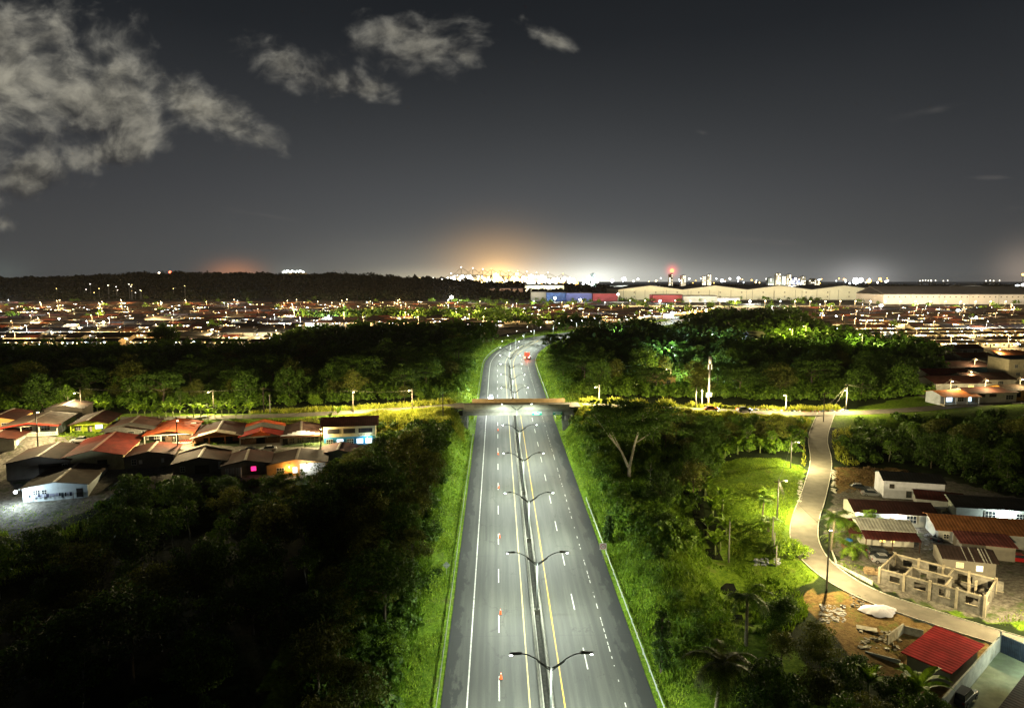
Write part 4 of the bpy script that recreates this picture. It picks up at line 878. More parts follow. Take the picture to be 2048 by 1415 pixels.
MB().prism([(-5.7, 2.9), (0, 4.36), (5.7, 2.9), (5.7, 2.97), (0, 4.44), (-5.7, 2.97)], 3, 9).build('grey_roof_sheet', roofm(rd_gray, 'grey'), U6)
MB().prism([(-5.8, 2.92), (0, 4.40), (5.8, 2.92), (5.8, 3.0), (0, 4.5), (-5.8, 3.0)], 9.01, 12.9).build('orange_back_sheet', roofm(rd_or, 'orange'), U6)
U7 = house('brown roofed house with stepped white parapet over its front', 603, 891, 5.4, 10.0, 12, 3.0, VR, roofm((.15, .075, .055), 'brown'), Wc, 1.0, porch=0, feats=[('win', -.2, .9, 1.6, 1.3), ('win', 2.9, .9, 3.0, 1.3), ('open', -4, 0, 1.2, 2.2), ('win', -2.4, .9, 1.2, 1.2)])
q = MB()
for k, (a, b_) in enumerate(((-5.1, 5.1), (-3.4, 3.4), (-2.2, 2.2), (-1.1, 1.1))): q.box(a, b_, -.9, -.65, 3.1+.28*k, 3.1+.28*(k+1))
q.build('parapet', Wh, U7); MB().box(-5.2, 5.2, -1.5, -.66, 2.7, 2.82).box(-5.2, 5.2, -.9, -.66, 2.82, 3.1).build('awning', roofm(rd_brown, 'awning'), U7)
U8 = house('two storey house, blue below and beige above, with a long red tile roof', 700, 893, 4.9, 13.4, 9, 5.9, R(10), roofm((.20, .035, .022), 'tile', 'X'), Wy, 1.3, ridge='x', over=.9, feats=[('open', -4.2, 3.7, 3.1, 1.2), ('open', -.1, 3.7, 3.1, 1.2), ('open', 4.1, 3.7, 3.6, 1.2), ('band', 0, 0, 13.3, 2.75, Wb), ('pattern', 3.4, 2.95, 3, .45)])
for xx, k in ((-5.2, None), (-2.5, 'cool'), (.1, None), (2.6, 'cool'), (4.9, 'cool')): feat(U8, ('win', xx, .9, 1.6, 1.25, k), -.052)
light('POINT', U8, (4.6, -.9, 2.4), 260, (.6, .85, 1), .1)
MB().lathe([(0, .1), (.12, .05), (.12, -.05), (0, -.1)], 8, (4.6, -.75, 2.4)).build('bulb', bulbw, U8)
# lower row, seen over the roofs
house('maroon roofed house at the left edge with small white side window', -18, 903, 7.2, 10, 11, 2.8, VR, roofm(rd_dark, 'maroon'), Wg, 1.0, side=[(2, 1, 1, 1, coolW), (6, 1, 1, 1, white_t)])
house('dark brown roofed house with pale ridge beside the left street pole', 78, 948, 5.3, 12.5, 14, 2.9, VR, roofm((.070, .027, .014), 'umber_sheet'), Wd, 1.2, feats=[('open', 2.5, .1, 5, 2.2), ('win', 5.2, 1, .9, 1)], side=[(4, .8, 1.6, 1.4, Wg)])
house('long house with a large dark red roof, lit brightest at its far end', 186, 938, 5.5, 12.8, 20, 3.0, VR, roofm((.16, .026, .018), 'deep_red'), Wy, 1.4, feats=[('open', 2, .1, 2, 2)], rcap=mat('pale_red_ridge', (.30, .16, .12), .7, var=.25))
LW = house('long white walled house with rusty grey roof, floodlit beside its clothes line', 112, 998, 3.5, 11.8, 15, 2.8, VR, roofm((.085, .06, .042), 'rust_grey', rust=(.035, .014, .008)), wallm((.42, .46, .46), 'limewash'), .9, feats=[('win', -3.4, 1.3, 1.2, .9), ('win', -2.0, 1.3, .8, .9), ('open', 4.4, .1, 1.2, 1.9)])
house('brown roofed house with two white shutters facing the dark woods', 299, 935, 4.9, 10.4, 10, 2.9, VR, roofm(rd_dark, 'maroon'), wallm((.16, .14, .115), 'dun'), 1.0, feats=[('win', -3.2, 1.0, .9, 1.2), ('band', -1.8, 1.1, .7, .9, white_t), ('band', 2.9, 1.1, .6, 1.0, white_t)])
L4 = house('brown roofed house with a pale raised back edge, behind the main street pole', 400, 948, 4.4, 11.2, 10.5, 2.8, VR, roofm((.085, .034, .018), 'dark_rust'), Wd, 1.2, feats=[('win', -3.6, .9, .9, 1.1), ('open', .5, .1, 3, 2), ('band', 4.4, 1.0, .8, 1.7, white_t)])
MB().prism([(-6.0, 2.95), (0, 4.5), (6.0, 2.95), (6.0, 3.1), (0, 4.7), (-6.0, 3.1)], 9.2, 10.9).build('pale_back_sheet', roofm((.42, .38, .30), 'pale'), L4)
L5 = house('low house with a magenta lit window and leaning grey sheets', 492, 952, 4.0, 10.4, 10, 2.8, VR, roofm(rd_dark, 'maroon'), Wd, 1.0, feats=[('win', 1.7, 1.2, 1.05, 1.0, 'pink')])
for k, xx in enumerate((-4.3, -3.2, -2.1)): MB().box(xx, xx+.95, -1.2, -1.1, -.3, 2.1, Matrix.Rotation(R(-14), 4, 'X')).build('leaning_sheet', roofm((.40, .38, .33), 'pale', 'X'), L5)
MB().tube([(-.9, -1.3, -2), (-.9, -1.3, 2.5)], .14, 8).build('white_drainpipe', white_t, L5)
L6 = house('dark roofed house with an orange lit wall and a white porch bulb', 594, 951, 3.6, 13.2, 10, 2.9, VR*.8, roofm(rd_brown, 'darkbrown'), Wo, 1.1, feats=[('win', -3.6, .9, 1.6, 1.2), ('win', -.4, .8, .9, 1.3, 'cool'), ('band', 3.6, 0, 5.8, 2.85, Wc)], side=[(3, .5, 2, 2, Wt)])
light('POINT', L6, (2.2, -.9, 2.5), 260, (.8, .9, 1), .1); MB().lathe([(0, .12), (.14, .05), (.14, -.05), (0, -.12)], 8, (2.2, -.7, 2.6)).build('bulb', bulbw, L6)
light('POINT', L6, (-1.6, -.9, 2.3), 240, (1, .55, .15), .1); MB().lathe([(0, .1), (.1, .05), (.1, -.05), (0, -.1)], 8, (-1.6, -.75, 2.4)).build('bulb', bulby, L6)
house('small house with red front roof and pale green gable below the blue house', 676, 927, 3.9, 8.5, 8, 2.6, R(8), roofm((.22, .05, .03), 'brick'), wallm((.40, .5, .42), 'mint'), .9)
# flood lamp on the limewashed house
fl = empty('floodlight', (0, 0, 0), 0, 'bright bluish white floodlight on the corner of the limewashed house', 'floodlight')
fx, fy = (LW.matrix_basis @ Vector((-6.3, -.5, 0))).xy; fl.location = (fx, fy, 6.3); fl.rotation_euler = (0, 0, VR); MB().box(-.2, .2, -.1, .1, -.15, .15).build('housing', dark, fl); MB().tube([(0, 0, 0), (0, -1.6, .1)], .05, 5).build('arm', galv, fl); MB().lathe([(0, .32), (.24, .2), (.34, 0), (.24, -.2), (0, -.32)], 10, (0, -1.7, 0)).build('lens', bulbw, fl, True)
light('POINT', fl, (.4, -2.4, -.1), 1700, (.72, .9, 1), .2)
cl_ = empty('clothes_line', (0, 0, 0), VR, 'clothes line of dark laundry along the white wall', 'clothes line'); x, y = P(112, 998, 3.5); cl_.location = (x-.2, y-1.1, 3.5)
MB().tube([(-4.2, 0, 1.7), (0, 0, 1.6), (4, 0, 1.7)], .015, 4).build('line', galv, cl_); MB().tube([(-4.2, 0, -.5), (-4.2, 0, 1.75)], .05, 6).build('post', wood, cl_); MB().tube([(4, 0, -.5), (4, 0, 1.75)], .05, 6).build('post', wood, cl_)
rr = random.Random(4); xx = -4
while xx < 3.6:
    w_ = rr.uniform(.3, .7); hh = rr.uniform(.5, 1.0); c = rr.choice([(.02, .02, .03), (.03, .03, .06), (.3, .3, .4), (.02, .03, .04)]); 
    MB().add([(xx, 0, 1.62), (xx+w_, 0, 1.62), (xx+w_*.9, .04, 1.62-hh), (xx+w_*.05, -.04, 1.62-hh)], [(0, 1, 2, 3)]).build('garment', mat('cloth_%d%d' % (int(c[2]*100), int(c[0]*100)), c, .95), cl_); xx += w_+rr.uniform(.02, .2)
# village street poles (world positions from the pole feet)
poles = []
def vpole(px, py, z, h, lab, ld, **k):
    x, y = P(px, py, z); poles.append((x, y, z+h)); return ppole(x, y, z, h, lab, ld, **k)
vpole(356, 905, 6.2, 9.2, 'dark utility pole with a lit lamp in front of the orange roofed house', R(100), m=woodp, watts=ST_W*2.5, lh=8.0, off=.5)
vpole(76, 892, 8.0, 9.4, 'dark utility pole at the left street corner, lamp near its top', R(90), m=woodp, watts=ST_W*2.0, off=.6)
vpole(642, 899, 4.9, 8.6, 'dark utility pole before the stepped parapet house', R(100), m=woodp, watts=ST_W*1.6, lh=5.4, off=.4)
vpole(-75, 893, 9, 9.2, 'utility pole just beyond the left edge of the street', R(90), m=woodp, watts=ST_W*2)
for a, b_ in ((0, 1), (0, 2), (1, 3)):
    for o_ in (0, -.5): wire(Vector(poles[a])+Vector((o_, 0, -.4+o_)), Vector(poles[b_])+Vector((o_, 0, -.4+o_)), 'black cable strung above the hillside street between its dark poles', .6)
def pcar(px, py, z, rz, c, label, cn, kind='car'): x, y = P(px, py, z); return car(x, y, z, rz, c, label, kind, cn=cn, group='parked cars')
pcar(160, 884, 7.6, R(190), (.62, .62, .60), 'white car parked before the lime green house', 'white'); pcar(12, 874, 8.2, R(10), (.60, .42, .02), 'yellow car parked at the left end of the street', 'yellow')
pcar(140, 898, 7.1, R(100), (.55, .38, .02), 'yellow taxi parked nose to tail below the white car', 'yellow'); pcar(536, 902, 5.7, R(195), (.6, .6, .58), 'white car parked before the red pediment house', 'white')
pcar(498, 905, 5.9, R(195), (.03, .035, .04), 'dark car parked beside the porch palms', 'black')
def place(key, px, py, z, sc, label, cat, group=None, idx=0, rz=1.0, szz=1.0):
    if z is None: x, y, z = PG(px, py)
    else: x, y = P(px, py, z)
    return put(key, x, y, z, sc, rz, label, cat, group, szz, idx)
for k, (a, b_) in enumerate(((405, 893), (425, 896), (446, 893))): place('lowpalm', a, b_, 5.9, .75, 'yellow green potted palm before the maroon roofed porch', 'palm', 'palms before the maroon porch', k, k)
place('lowpalm', 757, 892, 5.0, 1.2, 'bright palm at the right end of the blue and beige house', 'palm', None, 1); place('palm', 735, 935, 3.8, .7, 'dark small palm below the blue house', 'palm', None, 1)
place('shrub', 615, 897, 5.2, .6, 'low bush in front of the stepped parapet house', 'bush')
# ------------------------------------------------------------------ crossing road furniture
y1 = ppole(-29.5, 199, 10.2, 6.8, 'timber pole on the bank left of the bridge, near the road', R(250), m=woodp, arms=False, watts=ST_W*3.6, lh=6.6)
ppole(-19.5, 190, 8.5, 8.5, 'dark timber pole rising from the grass bank by the abutment', None, m=woodp)
ppole(-47, 199, 9.4, 7.5, 'dark pole behind the two storey blue house', R(290), m=woodp, arms=False, watts=ST_W*3.4, lh=7)
ppole(-76, 206, 9.2, 7.2, 'thin dark pole at the forest edge above the red roofs', None, m=woodp); ppole(-73, 203, 9.2, 5.4, 'short pale concrete post at the forest edge above the red roofs', None, arms=False)
ppole(-90, 203, 9.2, 7, 'dark pole hidden in the banana leaves behind the orange roof', R(250), m=woodp, arms=False, watts=ST_W*2.6, lh=6.5); ppole(-128, 200, 9.4, 8, 'dark pole behind the lime green house', R(250), m=woodp, arms=False, watts=ST_W*2.0, lh=6.5)
ppole(27, 208.8, 10.8, 6.0, 'concrete street lamp pole right of the bridge end', R(220), watts=ST_W*4.0, lh=5.4, arms=False)
ppole(57.5, 210.5, 9.2, 6.6, 'plain white concrete post beside the tall antenna mast', None, arms=False)
ppole(60.0, 212.6, 8.8, 6.2, 'short lamp pole at the foot of the antenna mast', R(250), watts=ST_W*3.6, lh=5.8, arms=False); ppole(86.5, 212.5, 7.9, 5.4, 'lamp pole with a glass hood beside the rubbish strewn road', R(230), watts=ST_W*3.0, lh=5.2, arms=False)
jp = (106.5, 214.5, 7.7); ppole(*jp, 8.6, 'concrete pole at the junction with many lit cables fanning out', R(230), watts=ST_W*3.0, lh=6.6)
ppole(92.5, 199.5, 6.4, 9.5, 'dark timber pole at the mouth of the side road', None, m=woodp)
for (ex, ey, ez) in ((92.5, 199.5, 15.5), (98, 212, 8.5), (100, 211, 8.3), (128, 216, 14), (130, 217, 13), (150, 220, 16)): wire((jp[0], jp[1], 15.8), (ex, ey, ez), 'lit cable fanning out from the junction pole', .5)
wire((-29.5, 199, 16.6), (-47, 199, 16.5), 'thin cable between poles on the left bank', .5); wire((-47, 199, 16.5), (-76, 206, 16), 'thin cable along the forest edge behind the blue house', .8); wire((-76, 206, 16), (-128, 200, 17), 'long thin cable above the banana plants', 1)
mast = empty('antenna_mast', (62.2, 213, 8.6), 0, 'tall grey antenna mast with a box near its foot, by the crossing road', 'mast')
MB().tube([(0, 0, -1), (0, 0, 14.2)], [.34, .22], 10).build('pole', concm, mast, True); MB().lathe([(0, 14.2), (.42, 14.2), (.42, 16.4), (0, 16.4)], 10).build('antenna', mat('grey_radome', (.3, .3, .29), .6), mast, True)
MB().box(-.9, -.2, -.5, .1, 3.6, 5.0).box(.2, .8, -.5, .1, 3.8, 5.0).build('cabinet', mat('grey_cabinet', (.25, .25, .24), .6), mast)
for a in range(3): MB().box(-.12, .12, .5, .65, 12.4, 14.0, Matrix.Rotation(a*2.1, 4, 'Z')).build('aerial_panel', white_t, mast)
car(71.5, 207.3, 8.7, R(4), (.4, .4, .42), 'white blurred car with bright lights on the crossing road', on='yes', cn='silver', brt=glow('bright_beam', (.9, .95, 1), 160)); car(36.5, 204.5, 10.55, R(180), (.15, .02, .02), 'car with red tail lights on the crossing road behind the big tree', on='yes', cn='maroon'); car(61, 206.2, 9.2, R(0), (.35, .06, .02), 'orange car by the antenna mast on the crossing road', on='yes', cn='rustred')
# rubbish heap along the road
rr = random.Random(9); cols_ = [mat('rubbish_white', (.5, .48, .45), .8), mat('rubbish_red', (.4, .03, .02), .8), mat('rubbish_brown', (.15, .09, .05), .8), mat('rubbish_blue', (.1, .15, .3), .8), mat('rubbish_black', (.02, .02, .02), .8)]
q = MB()
for k in range(520):
    x = rr.uniform(74, 106); 
    if k > 380: x = rr.gauss(99, 3)
    y = 212.6+rr.uniform(-.6, 1.4)+(x-74)*.03; z = float(hz(x, y)); s_ = rr.uniform(.1, .42); q.mat(rr.choice([0, 0, 1, 2, 2, 3, 4])); Mx = Matrix.Translation((x, y, z+s_*.3+rr.random()*.25))@Matrix.Rotation(rr.uniform(0, 3), 4, 'Z')@Matrix.Rotation(rr.uniform(-.6, .6), 4, 'X'); q.box(-s_, s_, -s_*.6, s_*.6, -s_*.3, s_*.35, Mx)
tag(q.build('rubbish', cols_), 'bags and litter dumped along the verge of the crossing road', 'rubbish', kind='stuff')
# ------------------------------------------------------------------ traffic on the highway, cones, signs
def onroad(px, py): 
    D = 150.0
    for _ in range(30): D = D*.5+.5*P(px, py, float(zr(D)))[1]
    x, y = P(px, py, float(zr(D))); return x, y, float(zr(D))
cone_w = mat('cone_white_band', (.7, .7, .68), .5); cone_o = mat('cone_orange', (.75, .10, .02), .5, var=.05); cone_b = mat('cone_black_base', (.03, .03, .03), .7)
CN = [('nearest cone, at the bottom of the picture', 1002, 1357), ('second cone up from the bottom of the picture', 1001, 1228), ('third cone up, between two lamp shadows', 999, 1075), ('fourth cone up, halfway to the bridge', 997.5, 976), ('fifth cone up, small, nearing the bridge', 996.5, 909), ('sixth cone up, in the shade band before the bridge', 996, 861)]
c0 = None
for lb, a, b_ in CN:
    x, y, z = onroad(a, b_)
    if c0 is None:
        c0 = o = empty('traffic_cone', (0, 0, 0)); MB().box(-.24, .24, -.24, .24, 0, .05).build('base', cone_b, o); MB().lathe([(.19, .05), (.03, .9), (0, .9)], 14).build('cone', cone_o, o, True); MB().lathe([(.128, .36), (.088, .56)], 14).build('reflective_band', cone_w, o, True); MB().lathe([(.072, .68), (.045, .82)], 14).build('reflective_band', cone_w, o, True)
    else: o = copy_tree(c0)
    o.location = (x, y, z+.01); tag(o, 'orange white banded '+lb, 'traffic cone', 'cones along the left carriageway lane line')
x, y, z = onroad(982, 797); car(x, y, z, R(-91), (.3, .3, .32), 'car with dazzling headlights coming down the left carriageway', on='front', cn='grey', brt=glow('dazzling_headlight', (.95, 1, 1), 900))
x, y, z = onroad(1054, 718)
tk = empty('truck', (x, y, z), R(-4), 'truck with red tail lights driving away on the far bend', 'truck')
MB().box(-1.25, 1.25, -3, 4, .9, 1.15).build('bed', dark, tk); q = MB()
for sx in (-1.2, 1.2):
    for yy_ in (-2.9, .5, 3.9): q.box(sx-.06, sx+.06, yy_-.06, yy_+.06, 1.15, 3.6)
q.box(-1.26, 1.26, -2.96, -2.84, 3.5, 3.62).box(-1.26, -1.14, -2.84, 3.9, 3.5, 3.62).box(1.14, 1.26, -2.84, 3.9, 3.5, 3.62); q.build('stake_frame', mat('orange_stakes', (.4, .12, .03), .6), tk)
MB().box(-1.2, 1.2, 4.2, 6.2, .6, 3.0).build('cab', mat('cab_paint', (.3, .05, .03), .4), tk)
MB().box(-1.12, 1.12, 6.2, 6.24, 1.8, 2.8).build('windscreen', glassm, tk)
for sx in (-1.1, 1.1):
    for yy_ in (-2, -1, 5): 
        o = MB(); n = 12; o.add([(sx-.12, yy_+.48*math.cos(2*math.pi*k/n), .48+.48*math.sin(2*math.pi*k/n)) for k in range(n)]+[(sx+.16, yy_+.48*math.cos(2*math.pi*k/n), .48+.48*math.sin(2*math.pi*k/n)) for k in range(n)], [tuple(range(n)), tuple(range(n, 2*n))]+[(i, (i+1) % n, (i+1) % n+n, i+n) for i in range(n)]); o.build('wheel', tyrem, tk)
    MB().box(sx-.2, sx+.2, -3.1, -2.97, .95, 1.5).build('tail_light', glow('bright_tail_light', (1, .10, .03), 40), tk); MB().box(sx-.15, sx+.15, 6.2, 6.3, .8, 1.1).build('headlight', hlm, tk)
light('SPOT', tk, (0, 6.6, 1.1), 9000, (1, .75, .5), .2, 100, .8).rotation_euler = (R(78), 0, 0); light('POINT', tk, (0, -3.8, 1.2), 420, (1, .1, .03), .2)
def sign_post(px, py, z, h, label): 
    x, y = P(px, py, z); r = empty('road_sign', (x, y, z), 0, label, 'road sign'); MB().tube([(0, 0.03, -.5), (0, .03, h)], .035, 6).build('post', galv, r); return r
x, y = P(1206, 1112, 1.6)
sg_ = empty('speed_limit_sign', (x, y, 1.0), R(-4), 'square white speed limit sign with a red ring on the right verge', 'road sign'); MB().tube([(0, .03, -.8), (0, .03, 2.9)], .04, 6).build('post', galv, sg_)
MB().box(-.58, .58, -.02, .0, 1.8, 2.96).build('panel', mat('sign_white', (.62, .54, .50), .5, var=.03), sg_)
n = 28; q = MB(); q.add([(.47*math.cos(2*math.pi*k/n), -.03, 2.38+.47*math.sin(2*math.pi*k/n)) for k in range(n)]+[(.36*math.cos(2*math.pi*k/n), -.03, 2.38+.36*math.sin(2*math.pi*k/n)) for k in range(n)], [(k, (k+1) % n, (k+1) % n+n, k+n) for k in range(n)]); q.build('ring', mat('sign_red', (.30, .03, .05), .5), sg_)
text_obj('50', .5, mat('sign_black', (.05, .03, .05), .5), sg_, (0, -.035, 2.38), name='numerals', ext=.003)
x, y = P(893, 1146, 1.2); dg = empty('diamond_sign', (x, y, .6), R(3), 'grey back of a diamond shaped sign in the left verge grass', 'road sign'); MB().tube([(0, -.03, -.8), (0, -.03, 2.4)], .04, 6).build('post', galv, dg)
MB().prism([(0, 1.4), (.62, 2.02), (0, 2.64), (-.62, 2.02)], 0, .02).build('panel', mat('sign_back', (.22, .24, .22), .5, var=.1), dg); MB().box(-.45, .45, -.03, -.004, 1.98, 2.06).build('bracket', galv, dg)
for c_ in ((33.5, 92), (33.5, 98), (35.5, 104), (36.5, 111), (37, 118), (37.5, 125), (38, 131)): HOUSE_SPOTS.append((c_[0], c_[1], 3.6))
wv_ = np.array([(33, 88), (33.5, 98), (36, 108), (37, 120), (38, 132), (39, 140)]); wz_ = hz(wv_[:, 0], wv_[:, 1])+.12
tag(npmesh('creek_water', np.concatenate([np.stack([wv_[:, 0]-1.3, wv_[:, 1], wz_], 1), np.stack([wv_[:, 0]+1.3, wv_[:, 1], wz_], 1)]), np.array([[k, k+6, k+7, k+1] for k in range(5)]), mat('creek_water', (.01, .012, .008), .2, var=.2)), kind='structure')
# ------------------------------------------------------------------ right settlement by the side road
gray1 = wallm((.34, .35, .33), 'cement'); lav = wallm((.55, .56, .66), 'lavender'); blk = roofm((.03, .032, .035), 'black', 'X'); mar = roofm((.11, .025, .022), 'maroon', 'X')
H1 = house('tall lavender white house with a black roof behind the others', 1826, 1006, 2.2, 11.5, 7, 4.6, R(-14), blk, lav, 1.0, ridge='x', over=.3, feats=[('win', -4.2, 3.0, .8, .8, 'dark'), ('win', -.9, 1.2, .9, 1.3, 'dark')])
house('low white annex with a maroon roof in front of the lavender house', 1880, 1024, 2.0, 8.5, 6, 2.5, R(-20), mar, wallm((.5, .5, .5), 'whitewash'), .9, ridge='x', over=.3)
H2 = house('long low house with black red roof and two white lamps on its front', 1790, 1054, 2.0, 14.2, 7.5, 2.8, R(-9), roofm((.06, .022, .02), 'blackred', 'X'), wallm((.42, .42, .36), 'plaster'), 1.1, ridge='x', over=.5, feats=[('win', -4.2, 1, 1.5, 1.4), ('win', 2.8, 1, 1.7, 1.4), ('door', -.6, .05, 1, 2.1)])
for lx_, wv_ in ((-.2, 800), (-7.0, 1800)):
    light('POINT', H2, (lx_, -.8 if lx_ > -5 else -.6, 2.5), wv_, (.95, .98, .85), .1); MB().lathe([(0, .12), (.14, .04), (.14, -.04), (0, -.12)], 8, (lx_, -.6, 2.6)).build('bulb', bulbw, H2)
H3 = house('white house under a black roof at the right edge with one bright bulb', 2000, 1046, 1.9, 15.5, 8, 2.9, R(-12), blk, wallm((.42, .46, .42), 'pale_green'), 1.0, ridge='x', over=.5, feats=[('win', -1.8, .9, 1.8, 1.4), ('win', 3.5, .9, 1.6, 1.2)])
light('POINT', H3, (.6, -.9, 2.5), 1200, (.85, .98, .92), .1); MB().lathe([(0, .12), (.14, .04), (.14, -.04), (0, -.12)], 8, (.6, -.7, 2.6)).build('bulb', bulbw, H3)
rust = roofm((.24, .095, .035), 'rust_tile', 'X', (.09, .04, .02))
H4 = house('long house with a rusty orange brown corrugated roof at the right edge', 1984, 1096, 1.4, 17.5, 8.5, 2.9, R(-13), rust, gray1, 1.3, ridge='x', over=.6, feats=[('win', -5.6, 1, 1.4, 1.3, 'cool'), ('win', 5.8, .8, 1.6, 1.5, 'warm'), ('win', -7.4, 1.2, .8, .8)])
H5 = house('small house with a bleached zinc roof and a maroon lean-to', 1774, 1092, 1.6, 8.8, 6, 3.0, R(-10), roofm((.42, .42, .38), 'zinc', 'X', (.12, .08, .06)), wallm((.44, .43, .38), 'offwhite'), .8, ridge='x', over=.35, feats=[('win', -.8, .8, .9, .8, 'warm'), ('win', .9, .8, .6, .5, 'warm')])
MB().prism([(-2.6, 2.05), (-.05, 2.75), (-.05, 2.85), (-2.6, 2.15)], -4.5, 4.6, axis='x').build('lean_to_roof', mar, H5)
for xx in (-4.3, 0, 4.4): MB().box(xx-.08, xx+.08, -2.5, -2.35, -1, 2.1).build('post', wood, H5)
cp_ = empty('carport', (0, 0, 0), R(-10), 'open carport with a dull red sheet roof left of the zinc roofed house', 'carport'); x, y = P(1725, 1080, 1.6); cp_.location = (x, y, 1.6)
MB().prism([(-2.8, 2.2), (3.2, 2.9), (3.2, 3.0), (-2.8, 2.3)], -3.2, 2.6, axis='x').build('roof', mar, cp_)
for a in (-3, 2.4):
    for b_ in (-2.6, 3): MB().box(a-.07, a+.07, b_-.07, b_+.07, -.6, 2.25 if b_ < 0 else 2.85).build('post', wood, cp_)
H6 = house('small block house with dark striped sheets and two yellow windows', 1938, 1150, 1.0, 7.4, 6, 2.6, R(-17), roofm((.07, .045, .04), 'dark_striped', 'X'), wallm((.22, .20, .16), 'raw_cement'), .9, ridge='x', over=.4, feats=[('win', -1.4, 1.2, 1.0, .8, 'warm'), ('win', 1.4, .9, .9, .9, 'pale')])
for k, xx in enumerate((-.6, .4, 1.8, 2.3, 2.8)): MB().prism([(-.45, 2.55), (3.0, 3.68), (3.0, 3.72), (-.45, 2.60)], xx, xx+.12+.05*(k % 3), axis='x').build('pale_roof_strip', roofm((.42, .42, .38), 'zinc', 'Y'), H6)
house('low shed with a faded red sheet roof behind the striped roof house', 1975, 1118, 1.2, 8, 4.5, 2.5, R(-17), roofm((.30, .09, .08), 'faded_red', 'X'), wallm((.22, .20, .16), 'raw_cement'), .5, ridge='shed', over=.3)
SG = 'parked cars of the settlement'
def scar(px, py, z, rz, c, label, cn, kind='car'): x, y = P(px, py, z); return car(x, y, z, rz, c, label, kind, cn=cn, group=SG)
scar(1719, 979, 2.6, R(-20), (.03, .035, .045), 'dark car parked on the brown ground beyond the long low house', 'black'); scar(1744, 992, 2.5, R(-15), (.25, .26, .27), 'grey car parked just behind the long low house', 'grey2')
scar(1762, 1112, 1.3, R(-8), (.03, .03, .035), 'black pickup parked before the zinc roofed house', 'black', 'suv'); scar(1768, 1124, 1.2, R(-8), (.4, .4, .42), 'silver car beside the black pickup', 'silver2')
scar(2030, 1122, 1.0, R(160), (.40, .012, .012), 'red car parked by the rusty orange roofed house', 'red'); scar(1882, 1082, 1.5, R(30), (.02, .025, .03), 'dark car in the yard between the houses', 'black'); scar(1927, 1400, 0, R(38), (.05, .06, .075), 'dark blue car in the walled yard at the bottom right', 'navy', 'suv')
# unfinished block house
blkd = mat('weathered_block', (.20, .185, .155), .95, var=.35, nscale=1.3, bump=.6, bscale=6, stain=(.07, .065, .045), stain_amt=.7)
bmb = mat('tie_beam_concrete', (.40, .35, .25), .9, var=.2, nscale=1.2, stain=(.2, .16, .10))
pA = P(1758, 1164, .9); pB = P(1968, 1230, .4); ux, uy = pB[0]-pA[0], pB[1]-pA[1]; LL = math.hypot(ux, uy); ang = math.atan2(uy, ux)
un = empty('unfinished_house', (pA[0], pA[1], .55), ang, 'roofless unfinished block house with columns and empty window holes', 'unfinished building')
HOUSE_SPOTS.append(((pA[0]+pB[0])/2-math.sin(ang)*4, (pA[1]+pB[1])/2+math.cos(ang)*4, 11))
def bwall(L, ops, M, hh=2.75, parent=None):
    q = MB(); x0 = 0
    for (a, b_, z0, z1) in ops: q.box(x0, a, -.08, .08, -1.6, hh-.2, M); q.box(a, b_, -.08, .08, -1.6, z0, M); (q.box(a, b_, -.08, .08, z1, hh-.2, M) if z1 < hh-.25 else None); x0 = b_
    q.box(x0, L, -.08, .08, -1.6, hh-.2, M); q.build('wall', blkd, un)
    MB().box(-.02, L+.02, -.1, .1, hh-.198, hh, M).build('tie_beam', bmb, un)
    for (a, b_, z0, z1) in ops: MB().box(a-.1, b_+.1, -.13, .10, z0-.003, z0+.1, M).build('sill', bmb, un)
dp = 8.2; Tm = Matrix.Translation; Rz = lambda a: Matrix.Rotation(a, 4, 'Z')
sgm = LL/4
bwall(LL, [(1.5, 2.9, .95, 2.0), (sgm+1.4, sgm+3.0, .95, 2.1), (2*sgm+1.2, 2*sgm+2.7, .9, 2.2), (3*sgm+1.1, 3*sgm+2.7, .9, 2.1)], Tm((0, 0, 0)))
bwall(LL, [(1.2, 2.6, .9, 2.1), (5, 6.2, -.2, 2.4), (9, 11, .9, 2.1), (13, 15, .9, 2.1)], Tm((0, dp, 0)))
bwall(dp, [(3.2, 4.8, .9, 2.1)], Tm((0, 0, 0))@Rz(math.pi/2)); bwall(dp, [(1.5, 2.8, .9, 2.1), (5, 6.2, -.2, 2.3)], Tm((LL, 0, 0))@Rz(math.pi/2))
bwall(4.2, [(1.5, 2.6, -.2, 2.3)], Tm((sgm, .1, 0))@Rz(math.pi/2)); bwall(4.2, [], Tm((2.55*sgm, .1, 0))@Rz(math.pi/2)); bwall(1.55*sgm, [(1.2, 2.1, -.2, 2.2), (3.6, 4.6, 1, 2)], Tm((sgm, 4.3, 0))); bwall(3.6, [], Tm((2.4*sgm, 4.5, 0))@Rz(math.pi/2))
for k in range(5):
    for yy_ in (0, dp): MB().box(k*sgm-.17, k*sgm+.17, yy_-.17, yy_+.17, -1.6, 2.95).build('column', bmb, un)
for (cx_, cy_) in ((3.2*sgm, 4.5), (3.4*sgm, 5.5)): MB().box(cx_-.15, cx_+.15, cy_-.15, cy_+.15, -1.0, 2.7).build('column', bmb, un)
